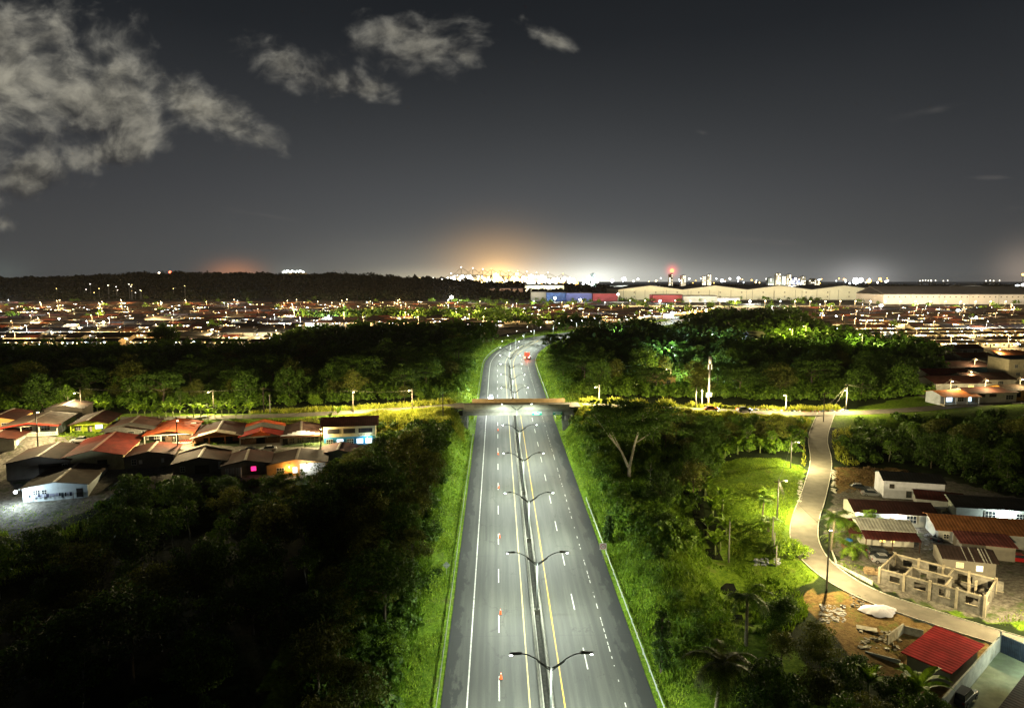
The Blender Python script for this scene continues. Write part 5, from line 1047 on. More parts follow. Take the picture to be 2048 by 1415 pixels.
# red roofed shed
redR = roofm((.42, .020, .022), 'new_red', 'X', (.30, .015, .02)); 
sh_ = empty('shed', (54.6, 82.0, -.3), R(34), 'new bright red sheet roof shed on bare block walls below the side road', 'shed'); HOUSE_SPOTS.append((54.6, 82, 6)); HOUSE_SPOTS.append((52, 78, 5))
MB().prism([(-3.7, 2.32), (3.6, 3.1), (3.6, -1.5), (-3.7, -1.5)], -2.5, 2.5).build('wall', wallm((.40, .42, .37), 'pale_block'), sh_)
MB().prism([(-4.5, 2.27), (4.4, 3.22), (4.4, 3.30), (-4.5, 2.35)], -2.95, 2.95).build('roof', redR, sh_)
lwm = mat('low_block_wall', (.34, .32, .25), .9, var=.3, nscale=1.3, bump=.4, bscale=7, stain=(.14, .11, .07))
def wallseg(name, pts, h, th, m, label, cat='wall', base=-1.2):
    q = MB()
    for a, b_ in zip(pts[:-1], pts[1:]):
        a = Vector(a); b_ = Vector(b_); d = b_-a; an = math.atan2(d.y, d.x); L = d.xy.length; q.box(0, L, -th/2, th/2, base, h, Tm(a)@Rz(an)@Matrix.Shear('XY', 4, (0, 0)))
    return tag(q.build(name, m), label, cat)
def W3(px, py, z): return P(px, py, z)+(z,)
wallseg('block_wall', [W3(1774, 1290, -.1), W3(1806, 1262, .2)], 1.5, .18, lwm, 'short tan block wall at the back corner of the dug out plot')
wallseg('block_wall', [W3(1806, 1262, .2), W3(1846, 1272, .2)], .9, .18, lwm, 'low block wall running from the tan wall towards the red shed')
wallseg('block_wall', [W3(1729, 1318, -1), W3(1800, 1340, -1.2)], 1.2, .18, mat('pale_block_wall', (.38, .40, .36), .9, var=.2, nscale=1), 'pale low wall end left of the red shed')
BW = mat('long_wall_block', (.42, .43, .36), .9, var=.18, nscale=.9, bump=.3, bscale=6, stain=(.17, .17, .12), stain_amt=.6)
wl_ = wallseg('block_wall', [(48.2, 71.8, -.3), (64.2, 85.3, -.1)], 2.7, .2, BW, 'tall streaked pale block wall running down to the walled yard')
gt = empty('gate', (64.25, 85.1, 0), R(-62), 'dark blue sheet metal gate closing the walled yard', 'gate')
MB().box(0, 9, -.05, .05, .15, 2.7).build('panel', mat('gate_blue_sheet', (.03, .045, .07), .5, metal=.3, var=.3, nscale=1.5, wave=(1.5, 'X')), gt); MB().box(-.15, 0, -.1, .1, -1, 3.1).box(-.0, 9, -.1, -.052, 2.62, 2.75).box(-.0, 9, -.1, -.052, 0.0, .15).build('frame', galv, gt)
yd = [(49.0, 72.2), (64.1, 85.1), (68.6, 76.7), (66, 66), (52, 62)]
yv = [(a[0], a[1], float(hz(a[0], a[1]))+.35) for a in yd]; tag(npmesh('yard_slab', yv, np.array([[4, 3, 2, 1, 0]]), mat('mossy_concrete', (.16, .19, .12), .9, var=.3, nscale=.4, bump=.3, stain=(.08, .12, .05))), kind='structure')  # grey-green slab colour with random greener patches
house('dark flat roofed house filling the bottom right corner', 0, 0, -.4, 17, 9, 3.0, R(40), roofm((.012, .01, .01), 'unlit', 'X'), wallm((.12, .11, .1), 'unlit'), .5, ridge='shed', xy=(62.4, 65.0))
ppole(67.5, 77.5, -.2, 5.6, 'short lamp pole at the far side of the walled yard', R(170), watts=900, color=(.85, 1, .85), arms=False, lh=5.2, name='street_lamp', cat='street lamp', group=None)
# tarp covered heap, rubble, planks
x, y, z = PG(1757, 1222)
rg = np.random.default_rng(2); n = 24; tv = []; tf = []
for r_ in range(7):
    for k in range(n): a = 2*math.pi*k/n; rad = 2.2*r_/6*(1+.13*math.sin(3*a)+.06*math.sin(9*a)); tv.append((rad*math.cos(a)*1.2, rad*math.sin(a)*.8, .85*math.cos(min(1, r_/6)*math.pi/2)**.8+.09*math.sin(7*a+r_)*(r_/6)))
for r_ in range(6):
    for k in range(n): a, b_ = r_*n+k, r_*n+(k+1) % n; tf.append((a, b_, b_+n, a+n))
tag(npmesh('tarpaulin', tv, np.array(tf), mat('white_tarpaulin', (.66, .64, .70), .6, var=.06, nscale=2, stain=(.25, .25, .35), stain_amt=.4), loc=(x, y, z+.05), smooth=True), 'white crumpled tarpaulin over a heap on the orange dirt', 'tarpaulin')
def rubble(px0, px1, py0, py1, n, m, label, smx=.3, seed=1):
    rr = random.Random(seed); q = MB()
    for k in range(n):
        x, y, z = PG(rr.uniform(px0, px1), rr.uniform(py0, py1)); s_ = rr.uniform(.08, smx); q.box(-s_, s_, -s_*.8, s_*.8, -s_*.4, s_*.5, Tm((x, y, z))@Rz(rr.uniform(0, 3))@Matrix.Rotation(rr.uniform(-.5, .5), 4, 'X'))
    tag(q.build('rubble', m), label, 'rubble', kind='stuff')
rubble(1640, 1690, 1210, 1245, 110, mat('pale_rubble', (.45, .43, .40), .9, var=.3), 'pale rubble strewn over the dug dirt slope', .3); rubble(1700, 1730, 1190, 1215, 40, blkd, 'grey stones on the dirt by the side road', .28, 2); rubble(1716, 1800, 1262, 1300, 60, lwm, 'broken blocks in the dug out plot', .3, 3)
rubble(1510, 1560, 1116, 1130, 60, mat('grey_scrap', (.3, .32, .36), .8), 'small heap of grey scrap on the lawn', .25, 4); rubble(1668, 1690, 1120, 1150, 30, blkd, 'stones on the verge beside the side road', .25, 6)
rubble(1664, 1672, 940, 985, 60, km, 'pale stones edging the side road ditch', .3, 7); rubble(1596, 1604, 960, 1005, 60, km, 'pale stones along the lawn side of the road', .25, 8)
pl_ = W3(1733, 1262, 0); tag(MB().box(-1.3, 1.3, -.6, .6, -.05, .08, Rz(-.4)).build('board', lwm, loc=(pl_[0], pl_[1], float(hz(pl_[0], pl_[1]))+.2)), 'tan board lying flat in the dug dirt', 'board')
tb_ = empty('water_tank', P(1696, 1098, 1.5)+(1.5,), 0, 'blue plastic tank on a rough brick stand', 'tank'); MB().box(-.9, .9, -.7, .7, 0, .9).build('stand', mat('rough_brick', (.3, .17, .1), .9, var=.3), tb_); MB().lathe([(0, .9), (.65, .9), (.7, 1.3), (.65, 1.9), (0, 2.0)], 14).build('tank', mat('blue_plastic', (.02, .13, .4), .5), tb_, True)
wallseg('kerb_wall', [W3(1658, 1088, 1.6), W3(1672, 1130, 1.2), W3(1745, 1170, .8)], .35, .16, km, 'low pale wall tracing the inner edge of the road bend', 'low wall', -.6)
tr_ = W3(1745, 1146, 1.0); tag(MB().box(-1.3, 1.3, -.8, .8, 0, .5, Rz(-.3)).box(-1.1, .3, -.6, .6, .5, .75, Rz(-.3)).build('timber_stack', mat('stacked_timber', (.28, .2, .11), .9, var=.35, nscale=3), loc=(tr_[0], tr_[1], float(hz(*tr_[:2])))), 'low stack of timber and blocks on the grass verge', 'timber stack')
rubble(1850, 1960, 1050, 1100, 90, mat('yard_clutter', (.2, .2, .22), .8, var=.5, nscale=2), 'clutter and scrap in the yard between the settlement houses', .35, 9); rubble(1690, 1760, 1020, 1045, 50, blkd, 'broken blocks in front of the long low house', .3, 10); rubble(1900, 1990, 1060, 1085, 40, mat('pale_scrap', (.4, .4, .42), .7), 'pale scrap beside the rusty roofed house', .3, 11)
wallseg('yard_wall', [W3(1665, 1030, 2.6), W3(1716, 1048, 2.3)], 1.0, .15, lwm, 'low pale yard wall left of the long low house'); wallseg('yard_wall', [W3(1882, 1030, 2), W3(1925, 1012, 2)], 1.1, .15, lwm, 'low wall between the white annex and the far house')
# poles on the lawn side
def gp(px, py, h, label, **k): x, y, z = PG(px, py); return ppole(x, y, z, h, label, k.pop('ld', None), **k), (x, y, z+h)
_, t1 = gp(1653, 1180, 9.6, 'tall pole at the outer edge of the side road bend, wires at its top', ld=R(60), watts=ST_W*2.2, m=mat('grey_pole', (.16, .16, .15), .8, var=.2), lh=9.2, arms=False)
ppole(*P(2085, 1262, 0), 0.0, 9.0, 'street lamp pole beside the side road just past the right edge', R(200), watts=ST_W*1.9, lh=8.6, arms=False, name='street_lamp', cat='street lamp', group=None)
_, t2 = gp(1554, 1040, 8.2, 'white concrete pole with a lamp in the middle of the lawn', ld=R(20), watts=ST_W*2.2, color=(1, .84, .42), lh=7.8)
_, t3 = gp(1581, 936, 6.6, 'pale pole with a short lamp arm at the top edge of the lawn', ld=R(10), watts=ST_W*1.7, color=(1, .84, .42), lh=6.3, arms=False)
gp(1457, 1124, 7.6, 'bare white post at the left edge of the lawn', arms=False); gp(1552, 1132, 3.6, 'short white post nearest the bright bush', arms=False); gp(1548, 1104, 3.6, 'short white post upright in the lower lawn', arms=False); gp(1545, 1080, 4.4, 'white post below the lawn lamp pole', arms=False)
wire(t1, t2, 'thin cable from the road bend pole to the lawn pole', .8); wire(t2, t3, 'thin cable between the two lawn lamp poles', .6); wire(t3, (92.5, 199.5, 15), 'thin cable from the upper lawn pole to the side road mouth', .8); wire(t1, P(2060, 1200, 8)+(8.0,), 'long cable crossing above the unfinished house', .9)
for k in range(3): wire(t2, PG(1568+6*k, 1008+4*k), 'pale stay wire fanning down from the lawn lamp pole', .05, .03)
for k, (a, b_, s_) in enumerate(((1533, 1003, 1.25), (1524, 1040, 1.4), (1537, 1062, 1.3))): place('lowpalm' if k != 1 else 'palm', a, b_, None, s_ if k != 1 else .75, 'small coconut palm standing on the lit lawn, %s' % ('uppermost', 'middle one', 'lowest')[k], 'palm', 'young palms on the lawn', k, k)
for k, (a, b_) in enumerate(((1668, 1092), (1700, 1112), (1712, 1075), (1690, 1065), (1742, 1060), (1730, 1058))): place('lowpalm', a, b_, None, 1.1+.15*(k % 3), 'bushy garden palm between the side road and the carport', 'palm', 'garden palms by the carport', k, k)
place('palm', 1662, 1100, None, 1.05, 'palm leaning beside the tall pole at the road bend', 'palm', None, 1)
for k, (a, b_) in enumerate(((1585, 1110), (1600, 1120), (1570, 1115))): place('bright', a, b_, None, .8, 'bright green bush at the foot of the lawn beside the road', 'bush', 'bright bushes by the road bend', k, k)
def mk(pxs, label, group, key='banana', s_=1.0):
    for k, (a, b_) in enumerate(pxs): place(key, a, b_, None, s_*(.8+.13*(k*7 % 4)), label, 'plant' if key == 'banana' else 'bush', group, k, k*1.3)
mk([(1415, 1070), (1425, 1045), (1445, 1020), (1452, 1075), (1440, 1100), (1410, 1000), (1400, 965), (1430, 1110)], 'banana plant in the row along the creek side of the lawn', 'banana plants beside the creek', s_=1.7)
mk([(1450, 915), (1475, 908), (1498, 903), (1520, 905), (1545, 903)], 'young banana plant along the top edge of the lawn', 'banana plants above the lawn', s_=1.5)
mk([(262+i*14, 832+(i*5 % 7)) for i in range(18)], 'glossy banana plant behind the red and orange roofs', 'banana plants behind the village', s_=1.35)
mk([(120+i*15, 826+(i*5 % 6)) for i in range(7)], 'banana plant behind the lime green house', 'banana plants behind the lime house', s_=1.2); mk([(660, 842), (676, 838), (740, 850), (768, 905), (772, 880)], 'banana plant around the blue house', 'banana plants near the blue house', s_=1.2)
place('banana', 1830, 1425, None, 1.9, 'large leaved banana plant in front of the bottom block wall', 'plant', None, 1); place('banana', 1735, 1395, None, 1.5, 'banana plant in the dark below the dug out plot', 'plant', None, 2)
# vine covered posts (dark green columns)
def vinepost(px, py, h, r_, label):
    x, y, z = PG(px, py); v, f, _ = clump_crown(px, h, r_, h*1.02, 60, 60, .30, rc=(.35, .6), hollow=.1); o = empty('vine_covered_stump', (x, y, z), 0, label, 'tree'); npmesh('foliage', v, f, LM['dark'], o); MB().tube([(0, 0, -.5), (0, 0, h*.9)], [.2, .15], 7).build('trunk', bark, o)
vinepost(1322, 1345, 8.2, 1.15, 'tall dark column of vines on a dead trunk in the right verge'); vinepost(1216, 1085, 5.0, .8, 'small dark vine column just behind the speed limit sign')
# landmark tree and palms
big = make_tree(77, 17.5, 11.5, 8.5, 190, 66, .55, LM['dark'], layered=True, bk=palebark, rc=(1.3, 2.3), tr=.34, fork=True)[0]; x, y, z = PG(1258, 952); HOUSE_SPOTS.append((x, y-5, 5)); HOUSE_SPOTS.append((x-2, y-9, 4)); big.location = (x, y, z); tag(big, 'huge spreading tree with pale forked trunk right of the highway before the bridge', 'tree')
for q_ in ((1428, 1440), (1428, 1380), (1492, 1285), (1440, 1330), (1380, 1400)): a_ = PG(*q_); HOUSE_SPOTS.append((a_[0], a_[1], 4.5))
pr = make_palm(31, 7.5, 4.6, 22, LM['warm']); PROTO['bigpalm'] = [pr]
put('bigpalm', *PG(1428, 1450), 1.0, .4, 'big coconut palm at the bottom of the picture right of the highway', 'palm'); place('palm', 1492, 1290, None, 1.1, 'dark palm above the big coconut palm', 'palm', None, 0)
place('palm', 1357, 745, 8.6, .8, 'palm lit yellow beside the small house beyond the crossing road', 'palm', None, 1)
# ------------------------------------------------------------------ houses and lamps in the clearing beyond the crossing road
house('small yellow lit house among the dark trees beyond the crossing road', 1330, 772, 8.6, 9, 9, 3.4, R(18), roofm((.08, .05, .03), 'darktan'), wallm((.5, .38, .14), 'mustard'), 1.2, feats=[('win', 1.5, .8, 1.6, 1.4)])
def clight(px, py, z, D, wv, col, label, h=6.0, up=0):
    HOUSE_SPOTS.append((PD(px, py, D)[0], D, 6.5)); py = py-up
    x, yy_, _ = PD(px, py, D); zz = float(hz(x, D)); t_ = PD(px, py, D)[2]; return ppole(x, D, zz, max(3, t_-zz+.3), label, R(200), watts=wv, color=col, arms=False, lm=lampW if col[2] > .7 else lampY, spot=False, lh=max(3, t_-zz+.1), name='street_lamp', cat='street lamp', group=None)
clight(1342, 738, 0, 262, 5000, (1, .78, .25), 'yellow lamp shining on the small house beyond the crossing road'); clight(1399, 733, 0, 272, 9000, (.8, .95, 1), 'cool white lamp in the trees behind the antenna mast'); clight(1350, 712, 0, 318, 16000, (.7, 1, .85), 'greenish lamp deep in the trees lighting a bright crown', up=18)
clight(1430, 668, 0, 405, 16000, (.6, .75, 1), 'bluish lamp at the far side of the dark wood'); clight(1275, 660, 0, 455, 12000, (.8, .95, 1), 'white lamp over pale sheds behind the wood'); clight(1238, 664, 0, 440, 8000, (.9, 1, 1), 'white lamp at the near end of the pale sheds')
clight(1612, 668, 0, 420, 45000, (1, .85, .2), 'strong yellow lamp behind the dark tree mass', up=16); clight(1585, 680, 0, 390, 20000, (1, .85, .2), 'second yellow lamp among the dark trees', up=22); clight(1725, 690, 0, 352, 26000, (.95, .95, .3), 'yellow green lamp lighting the crowns left of the terraces', up=22)
# ------------------------------------------------------------------ near right terraces
T3 = 'houses of the right hand terraces'
def tl(*a, **k): return house(*a, group=T3, **k)
ow = wallm((.62, .30, .05), 'bright_orange')
tl('long cream walled house with maroon roof facing the crossing road', 1985, 803, 9.2, 17, 9, 3.0, R(6), roofm((.12, .045, .03), 'umber', 'X'), Wc, 1.1, ridge='x', feats=[('grille', -4, 1.6, 2.5, 1), ('grille', 0, 1.6, 2.5, 1), ('win', 6, .7, 2.6, 1.4)])
tl('orange arched house with dark roof at the right edge', 2047, 799, 9.4, 11, 9, 3.2, R(6), roofm((.10, .07, .05), 'taupe', 'X'), ow, 1.2, ridge='x', feats=[('open', -2, .9, 1.8, 1.6), ('open', .6, .3, 1.4, 2.2), ('open', 3, .9, 1.8, 1.6)])
tl('shop with orange awning and pale blue front on the crossing road', 1915, 806, 9.0, 12, 7, 2.9, R(5), roofm((.42, .13, .03), 'awning_orange', 'X'), wallm((.45, .50, .58), 'ice'), .8, ridge='x', porch=2, feats=[('win', -3, .6, 2, 1.6, 'cool'), ('win', 1, .6, 2, 1.6), ('win', 4, .6, 1.4, 1.6, 'cool')])
k = 0
for (px, py, w_, c, lb) in ((1925, 783, 20, (.13, .045, .03), 'wide maroon roofed house behind the orange awning'), (1985, 775, 18, (.11, .05, .035), 'brown roofed house behind the cream walls'), (1905, 765, 18, (.36, .06, .03), 'house with a red left roof end beside the trees'), (1990, 762, 13, (.05, .22, .32), 'house with a turquoise blue roof sheet'), (1940, 748, 18, (.10, .05, .04), 'brown roofed house below the cable pole'),
                            (2010, 740, 18, (.16, .14, .11), 'house with wide grey tan roof'), (1960, 728, 16, (.30, .08, .03), 'orange roofed house under the star of cables'), (1890, 733, 15, (.07, .05, .045), 'dark roofed house at the edge of the trees'), (2030, 722, 15, (.40, .12, .03), 'bright orange roofed house at the right edge of the terraces'),
                            (1895, 715, 15, (.12, .10, .08), 'pale walled house high in the terraces'), (1940, 708, 15, (.28, .06, .03), 'red roofed house high in the terraces')):
    tl(lb, px, py, 10.2, w_, 12, 3.0, R(5+k % 3), roofm(c, 't%d' % k, 'X'), Wc if k % 2 else Wg, 1.7, ridge='x', feats=[('win', -3, .8, 2, 1.4), ('win', 3, .8, 2, 1.4, 'warm' if k % 3 == 0 else None)]); k += 1
house('three storey cream block at the right edge of the terraces', 2047, 766, 10.5, 13, 10, 9.0, R(6), roofm((.2, .19, .17), 'flatgrey', 'X'), wallm((.52, .46, .30), 'cream_block'), .3, ridge='shed', feats=[('win', -3.5, 5.8, 1.2, 1.2), ('win', 0, 5.8, 1.2, 1.2), ('win', -2.5, 3, 1.6, 1), ('win', 1.5, 3, 1.6, 1)])
for k, (px, py, D, h) in enumerate(((1857, 705, 345, 9), (1996, 715, 330, 9), (1948, 746, 282, 8), (1938, 772, 250, 8), (1971, 765, 226, 9), (1900, 790, 226, 7.5), (2040, 770, 228, 8), (2020, 750, 270, 8))):
    x, yy_, zt = PD(px, py, D); zz = float(hz(x, D)); hh = max(7.5, zt-zz); ppole(x, D, zz, hh, 'concrete lamp pole among the right hand terraces, cables radiating', R(250), watts=ST_W*(.6 if k < 5 else .4), lh=hh-.6, group='lamp poles of the right hand terraces')
    for q in range(3): wire((x, D, zz+hh-.5), (x+(-9, 10, 14)[q], D-3-q*2, zz+4.2), 'bright cable fanning from a terrace pole down to the roofs', .3, .03, 'cables over the right hand terraces', 6)
# ------------------------------------------------------------------ forests
G1 = 'trees of the lower left woods'
capL = [(0, 1070), (60, 1060), (235, 1012), (250, 950), (350, 952), (480, 950), (560, 945), (650, 925), (700, 905), (760, 870), (860, 850), (900, 900)]
scatter([(-300, 1060), (60, 1070), (240, 1015), (250, 975), (560, 965), (700, 945), (800, 900), (860, 870), (900, 850), (885, 1000), (850, 1200), (800, 1420), (800, 1750), (-300, 1750)], ['round', 'round', 'spread', 'warm', 'slim'], 6.6, 'in the woods below the village', G1, capL, .8, 1.25, 11, (-110, -14, 48, 175), maxn=74, hwy=21)
scatter([(640, 960), (760, 850), (900, 850), (885, 1000), (840, 1200), (780, 1440), (700, 1700), (640, 1700)], ['shrub', 'shrub', 'bright', 'warm'], 3.0, 'on the left bank', 'shrubs on the left bank', capL, .7, 1.1, 12, (-50, -13, 48, 190), maxn=75, hwy=17, cat='shrub')
capR = [(1100, 640), (1180, 800), (1330, 826), (1600, 832), (1640, 850), (1660, 832), (1760, 835), (1790, 842), (2048, 822)]
scatter([(1290, 1000), (1300, 900), (1330, 838), (1600, 842), (1612, 890), (1600, 905), (1450, 908), (1420, 960), (1385, 1010), (1370, 1060), (1330, 1050)], ['round', 'shrub', 'warm', 'shrub', 'slim'], 4.6, 'in the thicket', 'thicket right of the big tree', capR, .6, 1.0, 13, (18, 100, 95, 205), maxn=60, hwy=22, road=7)
scatter([(1680, 850), (1800, 836), (2120, 830), (2120, 1000), (1980, 985), (1900, 945), (1790, 930), (1680, 928)], ['round', 'shrub', 'shrub', 'slim', 'warm'], 5.6, 'on the unlit slope', 'trees right of the side road', capR, .6, 1.05, 14, (88, 200, 135, 210), maxn=52, road=7)
capB = [(1180, 1000), (1300, 1120), (1380, 1180), (1600, 1190), (1640, 1255), (1740, 1320), (1830, 1370), (1880, 1420)]
scatter([(1500, 1300), (1570, 1230), (1640, 1290), (1740, 1370), (1850, 1420), (1900, 1560), (1520, 1560)], ['round', 'round', 'warm', 'shrub'], 4.2, 'below the dug dirt', 'trees at the lower right', capB, .5, .85, 15, (24, 75, 48, 110), maxn=40, hwy=21)
scatter([(1135, 950), (1150, 880), (1250, 860), (1310, 900), (1380, 1060), (1390, 1110), (1290, 1130), (1230, 1050)], ['shrub', 'bright', 'shrub'], 2.4, 'on the right mound', 'shrubs on the right mound', [(1100, 850), (1400, 850)], .6, 1.0, 16, (15, 45, 85, 190), maxn=60, hwy=17, cat='shrub')
scatter([(1230, 1130), (1400, 1180), (1600, 1190), (1560, 1260), (1420, 1420), (1340, 1420)], ['shrub', 'bright'], 3.4, 'below the lawn', 'shrubs below the lawn', capB, .4, .8, 17, (15, 60, 60, 118), maxn=36, hwy=16.5, cat='shrub')
capF2 = [(-200, 716), (0, 712), (250, 712), (300, 690), (420, 706), (500, 700), (580, 676), (700, 658), (850, 645), (935, 650), (975, 700), (990, 760)]
def wood(poly, n, bbox, r0, r1, h0, h1, label, seed, nq=60, m=None, name='forest', hw_=24, road=0):
    rg = np.random.default_rng(seed); X = rg.uniform(bbox[0], bbox[1], n); Y = rg.uniform(bbox[2], bbox[3], n); Z = H(X, Y); a, b_ = topx(X, Y, Z); ok = inpoly(a, b_, poly); dd, _ = polydist(X, Y, HPL); ok &= dd > hw_
    if road: dd, _ = polydist(X, Y, CP[::2]); ok &= dd > road
    for (hx, hy, hr) in HOUSE_SPOTS: ok &= np.hypot(X-hx, Y-hy) > hr*.9
    X, Y, Z = X[ok], Y[ok], Z[ok]; farcrowns(name, X, Y, rg.uniform(r0, r1, len(X)), rg.uniform(h0, h1, len(X)), m or LM['dark'], label, seed, nq, 'forest', Z); print(label, len(X))
def farcrowns(name, xs_, ys_, rr_, hh_, m, label, seed, nq=70, cat='trees', zz=None):
    rg = np.random.default_rng(seed); n = len(xs_); zz = H(xs_, ys_) if zz is None else zz; d = rg.normal(size=(n, nq, 3)); d /= np.linalg.norm(d, axis=2)[:, :, None]; d[:, :, 2] = np.abs(d[:, :, 2])*1.0-.15
    lob = 1+.3*np.sin(3*np.arctan2(d[:, :, 1], d[:, :, 0])+rg.uniform(0, 6, n)[:, None])
    p = np.stack([xs_, ys_, zz+hh_*.35], 1)[:, None, :]+d*np.stack([rr_, rr_, hh_*.65], 1)[:, None, :]*lob[:, :, None]*rg.uniform(.75, 1.02, (n, nq))[:, :, None]
    sz = np.repeat(np.minimum(rr_*.55, rr_*.2+.5) if rr_.max() < 4 else rr_*.5, nq)*rg.uniform(.6, 1.2, n*nq); v_, f_ = leafquads(p.reshape(-1, 3), (d+rg.normal(size=d.shape)*.4).reshape(-1, 3), sz, rg, .7); tag(npmesh(name, v_, f_, m), label, cat, kind='stuff')
wood([(-100, 822), (500, 818), (760, 802), (925, 792), (960, 700), (985, 668), (940, 700), (700, 730), (-100, 770)], 2600, (-230, -14, 206, 330), 1.4, 3.0, 2.2, 5.0, 'thick undergrowth at the foot of the belt behind the village', 71, 110, LM['mid'], 'undergrowth', 16.5, 7)
wood([(1110, 700), (1130, 792), (1200, 794), (1480, 802), (1700, 804), (1880, 792), (1860, 740), (1300, 735)], 2600, (14, 190, 208, 330), 1.4, 3.0, 2.2, 5.0, 'thick undergrowth at the foot of the right dark wood', 72, 110, LM['mid'], 'undergrowth', 16.5, 9)
wood([(1680, 850), (1800, 836), (2120, 830), (2120, 1000), (1980, 985), (1900, 945), (1790, 925), (1690, 925)], 900, (88, 200, 135, 210), 1.2, 2.4, 1.6, 3.2, 'tangled undergrowth on the dark slope right of the side road', 73, 120, LM['dark'], 'undergrowth', 20, 7)
wood([(1140, 840), (1250, 850), (1330, 838), (1600, 842), (1600, 905), (1450, 908), (1385, 1010), (1400, 1100), (1290, 1130), (1200, 1000)], 1500, (15, 100, 90, 205), 1.0, 2.2, 1.4, 3.0, 'vine tangle over the mound and thicket right of the highway', 74, 130, LM['mid'], 'undergrowth', 17, 5)
wood([(640, 960), (760, 850), (900, 850), (885, 1000), (840, 1200), (780, 1440), (600, 1440)], 1300, (-50, -13, 50, 190), 1.0, 2.2, 1.2, 2.8, 'leafy tangle on the left bank below the village', 75, 130, LM['mid'], 'undergrowth', 18, 5)
wood([(225, 1000), (245, 958), (350, 956), (700, 952), (760, 930), (700, 1020), (560, 1030), (300, 1060), (150, 1050)], 900, (-110, -20, 105, 165), .8, 1.7, .8, 1.9, 'weeds and bushes below the lower row of houses', 76, 120, LM['mid'], 'undergrowth', 18, 5)
G2 = 'trees of the dark belt behind the village'
scatter([(-100, 822), (0, 822), (500, 815), (760, 800), (900, 792), (930, 740), (960, 700), (700, 725), (400, 752), (-100, 760)], ['spread', 'round', 'spread', 'round', 'warm'], 10.0, 'in the belt behind the village', G2, capF2, 1.0, 1.5, 18, (-270, -14, 208, 430), maxn=58, hwy=22, road=9)
scatter([(-100, 826), (500, 818), (900, 797), (900, 770), (-100, 790)], ['warm', 'slim', 'shrub', 'bright'], 6.0, 'at the belt front edge', 'front trees of the belt behind the village', [(0, 740), (900, 735)], .6, 1.0, 19, (-180, -18, 203, 236), maxn=45, hwy=19, road=6)
capF3 = [(1060, 690), (1100, 648), (1200, 645), (1260, 672), (1330, 690), (1400, 655), (1450, 630), (1600, 628), (1650, 668), (1720, 700), (1880, 722), (1900, 790)]
scatter([(1095, 700), (1160, 712), (1300, 735), (1500, 735), (1800, 735), (1890, 760), (1900, 790), (1700, 802), (1480, 800), (1200, 792), (1130, 790)], ['spread', 'round', 'round', 'warm'], 9.6, 'in the right dark wood', 'trees of the right dark wood', capF3, 1.0, 1.45, 20, (14, 200, 212, 430), maxn=60, hwy=20, road=9)
print('TREES', NT_[0])
# grasses along the crossing road, lawn, settlement
def gr(poly, n, bbox, hgt, wid, m, label, seed, hwy=13.5, road=3.4, name='tall_grass'):
    p = sample_poly(poly, n, seed, bbox, hwy, road); rg = np.random.default_rng(seed); k = 1+.6*wob(p[:, 0], p[:, 1], 2.5); blades(name, p, np.clip(hgt*k, hgt*.3, hgt*2.2)*rg.uniform(.6, 1.3, len(p)), np.full(len(p), wid), m, seed, label); print(label, len(p))
gr([(430, 850), (640, 838), (900, 808), (925, 840), (930, 900), (780, 870), (600, 850)], 60000, (-120, -12, 185, 200), 1.0, .12, gm2, 'tall yellow green grass on the bank behind the red roofs', 31)
gr([(430, 840), (600, 822), (930, 788), (930, 812), (500, 845)], 30000, (-120, -12, 199, 214), 1.2, .14, gm2, 'rough grass along the far edge of the crossing road', 32)
gr([(1150, 780), (1680, 800), (1680, 826), (1150, 805)], 50000, (16, 110, 205, 222), 1.3, .14, gm2, 'tall grass beyond the crossing road', 33)
gr([(1130, 805), (1640, 822), (1640, 900), (1300, 880), (1140, 850)], 50000, (16, 100, 180, 203), 1.0, .12, gm2, 'tall grass on the near bank of the crossing road', 34)
gr(LAWN, 90000, (40, 75, 100, 180), .22, .07, gm1, 'short lit grass of the lawn', 35, name='lawn_grass')
gr([(1100, 850), (1300, 850), (1420, 1100), (1600, 1180), (1620, 1230), (1400, 1420), (1300, 1420)], 70000, (15, 62, 60, 195), .7, .12, gm3, 'vines and weeds over the right hand mound', 36, hwy=14, name='undergrowth')
gr([(1664, 860), (1700, 850), (1720, 930), (1668, 935)], 14000, (80, 110, 150, 205), .6, .1, gm2, 'yellowish grass on the verge right of the side road', 37)
gr([(1664, 1120), (1760, 1175), (1900, 1225), (2060, 1262), (2060, 1215), (1980, 1240), (1900, 1205), (1757, 1160), (1700, 1120)], 30000, (55, 100, 75, 125), .2, .07, gm1, 'grass strip between the side road and the unfinished house', 38)
gr([(1640, 835), (1664, 835), (1640, 1000), (1600, 940), (1612, 860)], 16000, (70, 105, 120, 205), .8, .1, gm2, 'grass at the shoulder of the side road', 39)
gr([(600, 960), (900, 850), (885, 1000), (840, 1250), (800, 1420), (640, 1420)], 90000, (-45, -13, 55, 190), .9, .13, gm3, 'weeds under the left bank shrubs', 40, hwy=14, name='undergrowth')
gr([(0, 1060), (40, 1090), (180, 1040), (240, 1010), (300, 1060), (100, 1140), (-20, 1180)], 30000, (-130, -70, 95, 145), .8, .12, gm1, 'ragged grass at the edge of the floodlit yard', 41)
gr([(0, 1010), (180, 1002), (235, 1010), (180, 1045), (60, 1095), (-60, 1100)], 9000, (-130, -70, 95, 145), .25, .1, gm1, 'sparse low grass on the floodlit yard', 44)
gr([(115, 866), (215, 870), (225, 884), (110, 884)], 6000, (-130, -100, 160, 185), .3, .08, gm1, 'lawn before the lime green house', 42, name='lawn_grass')
gr([(1668, 935), (1800, 932), (1830, 950), (1700, 985), (1668, 985)], 16000, (72, 110, 130, 165), .35, .1, leafmat('brown_grass', (.10, .06, .03), (.18, .12, .05), rnd=0), 'dead brown grass above the settlement', 43, name='dry_grass')
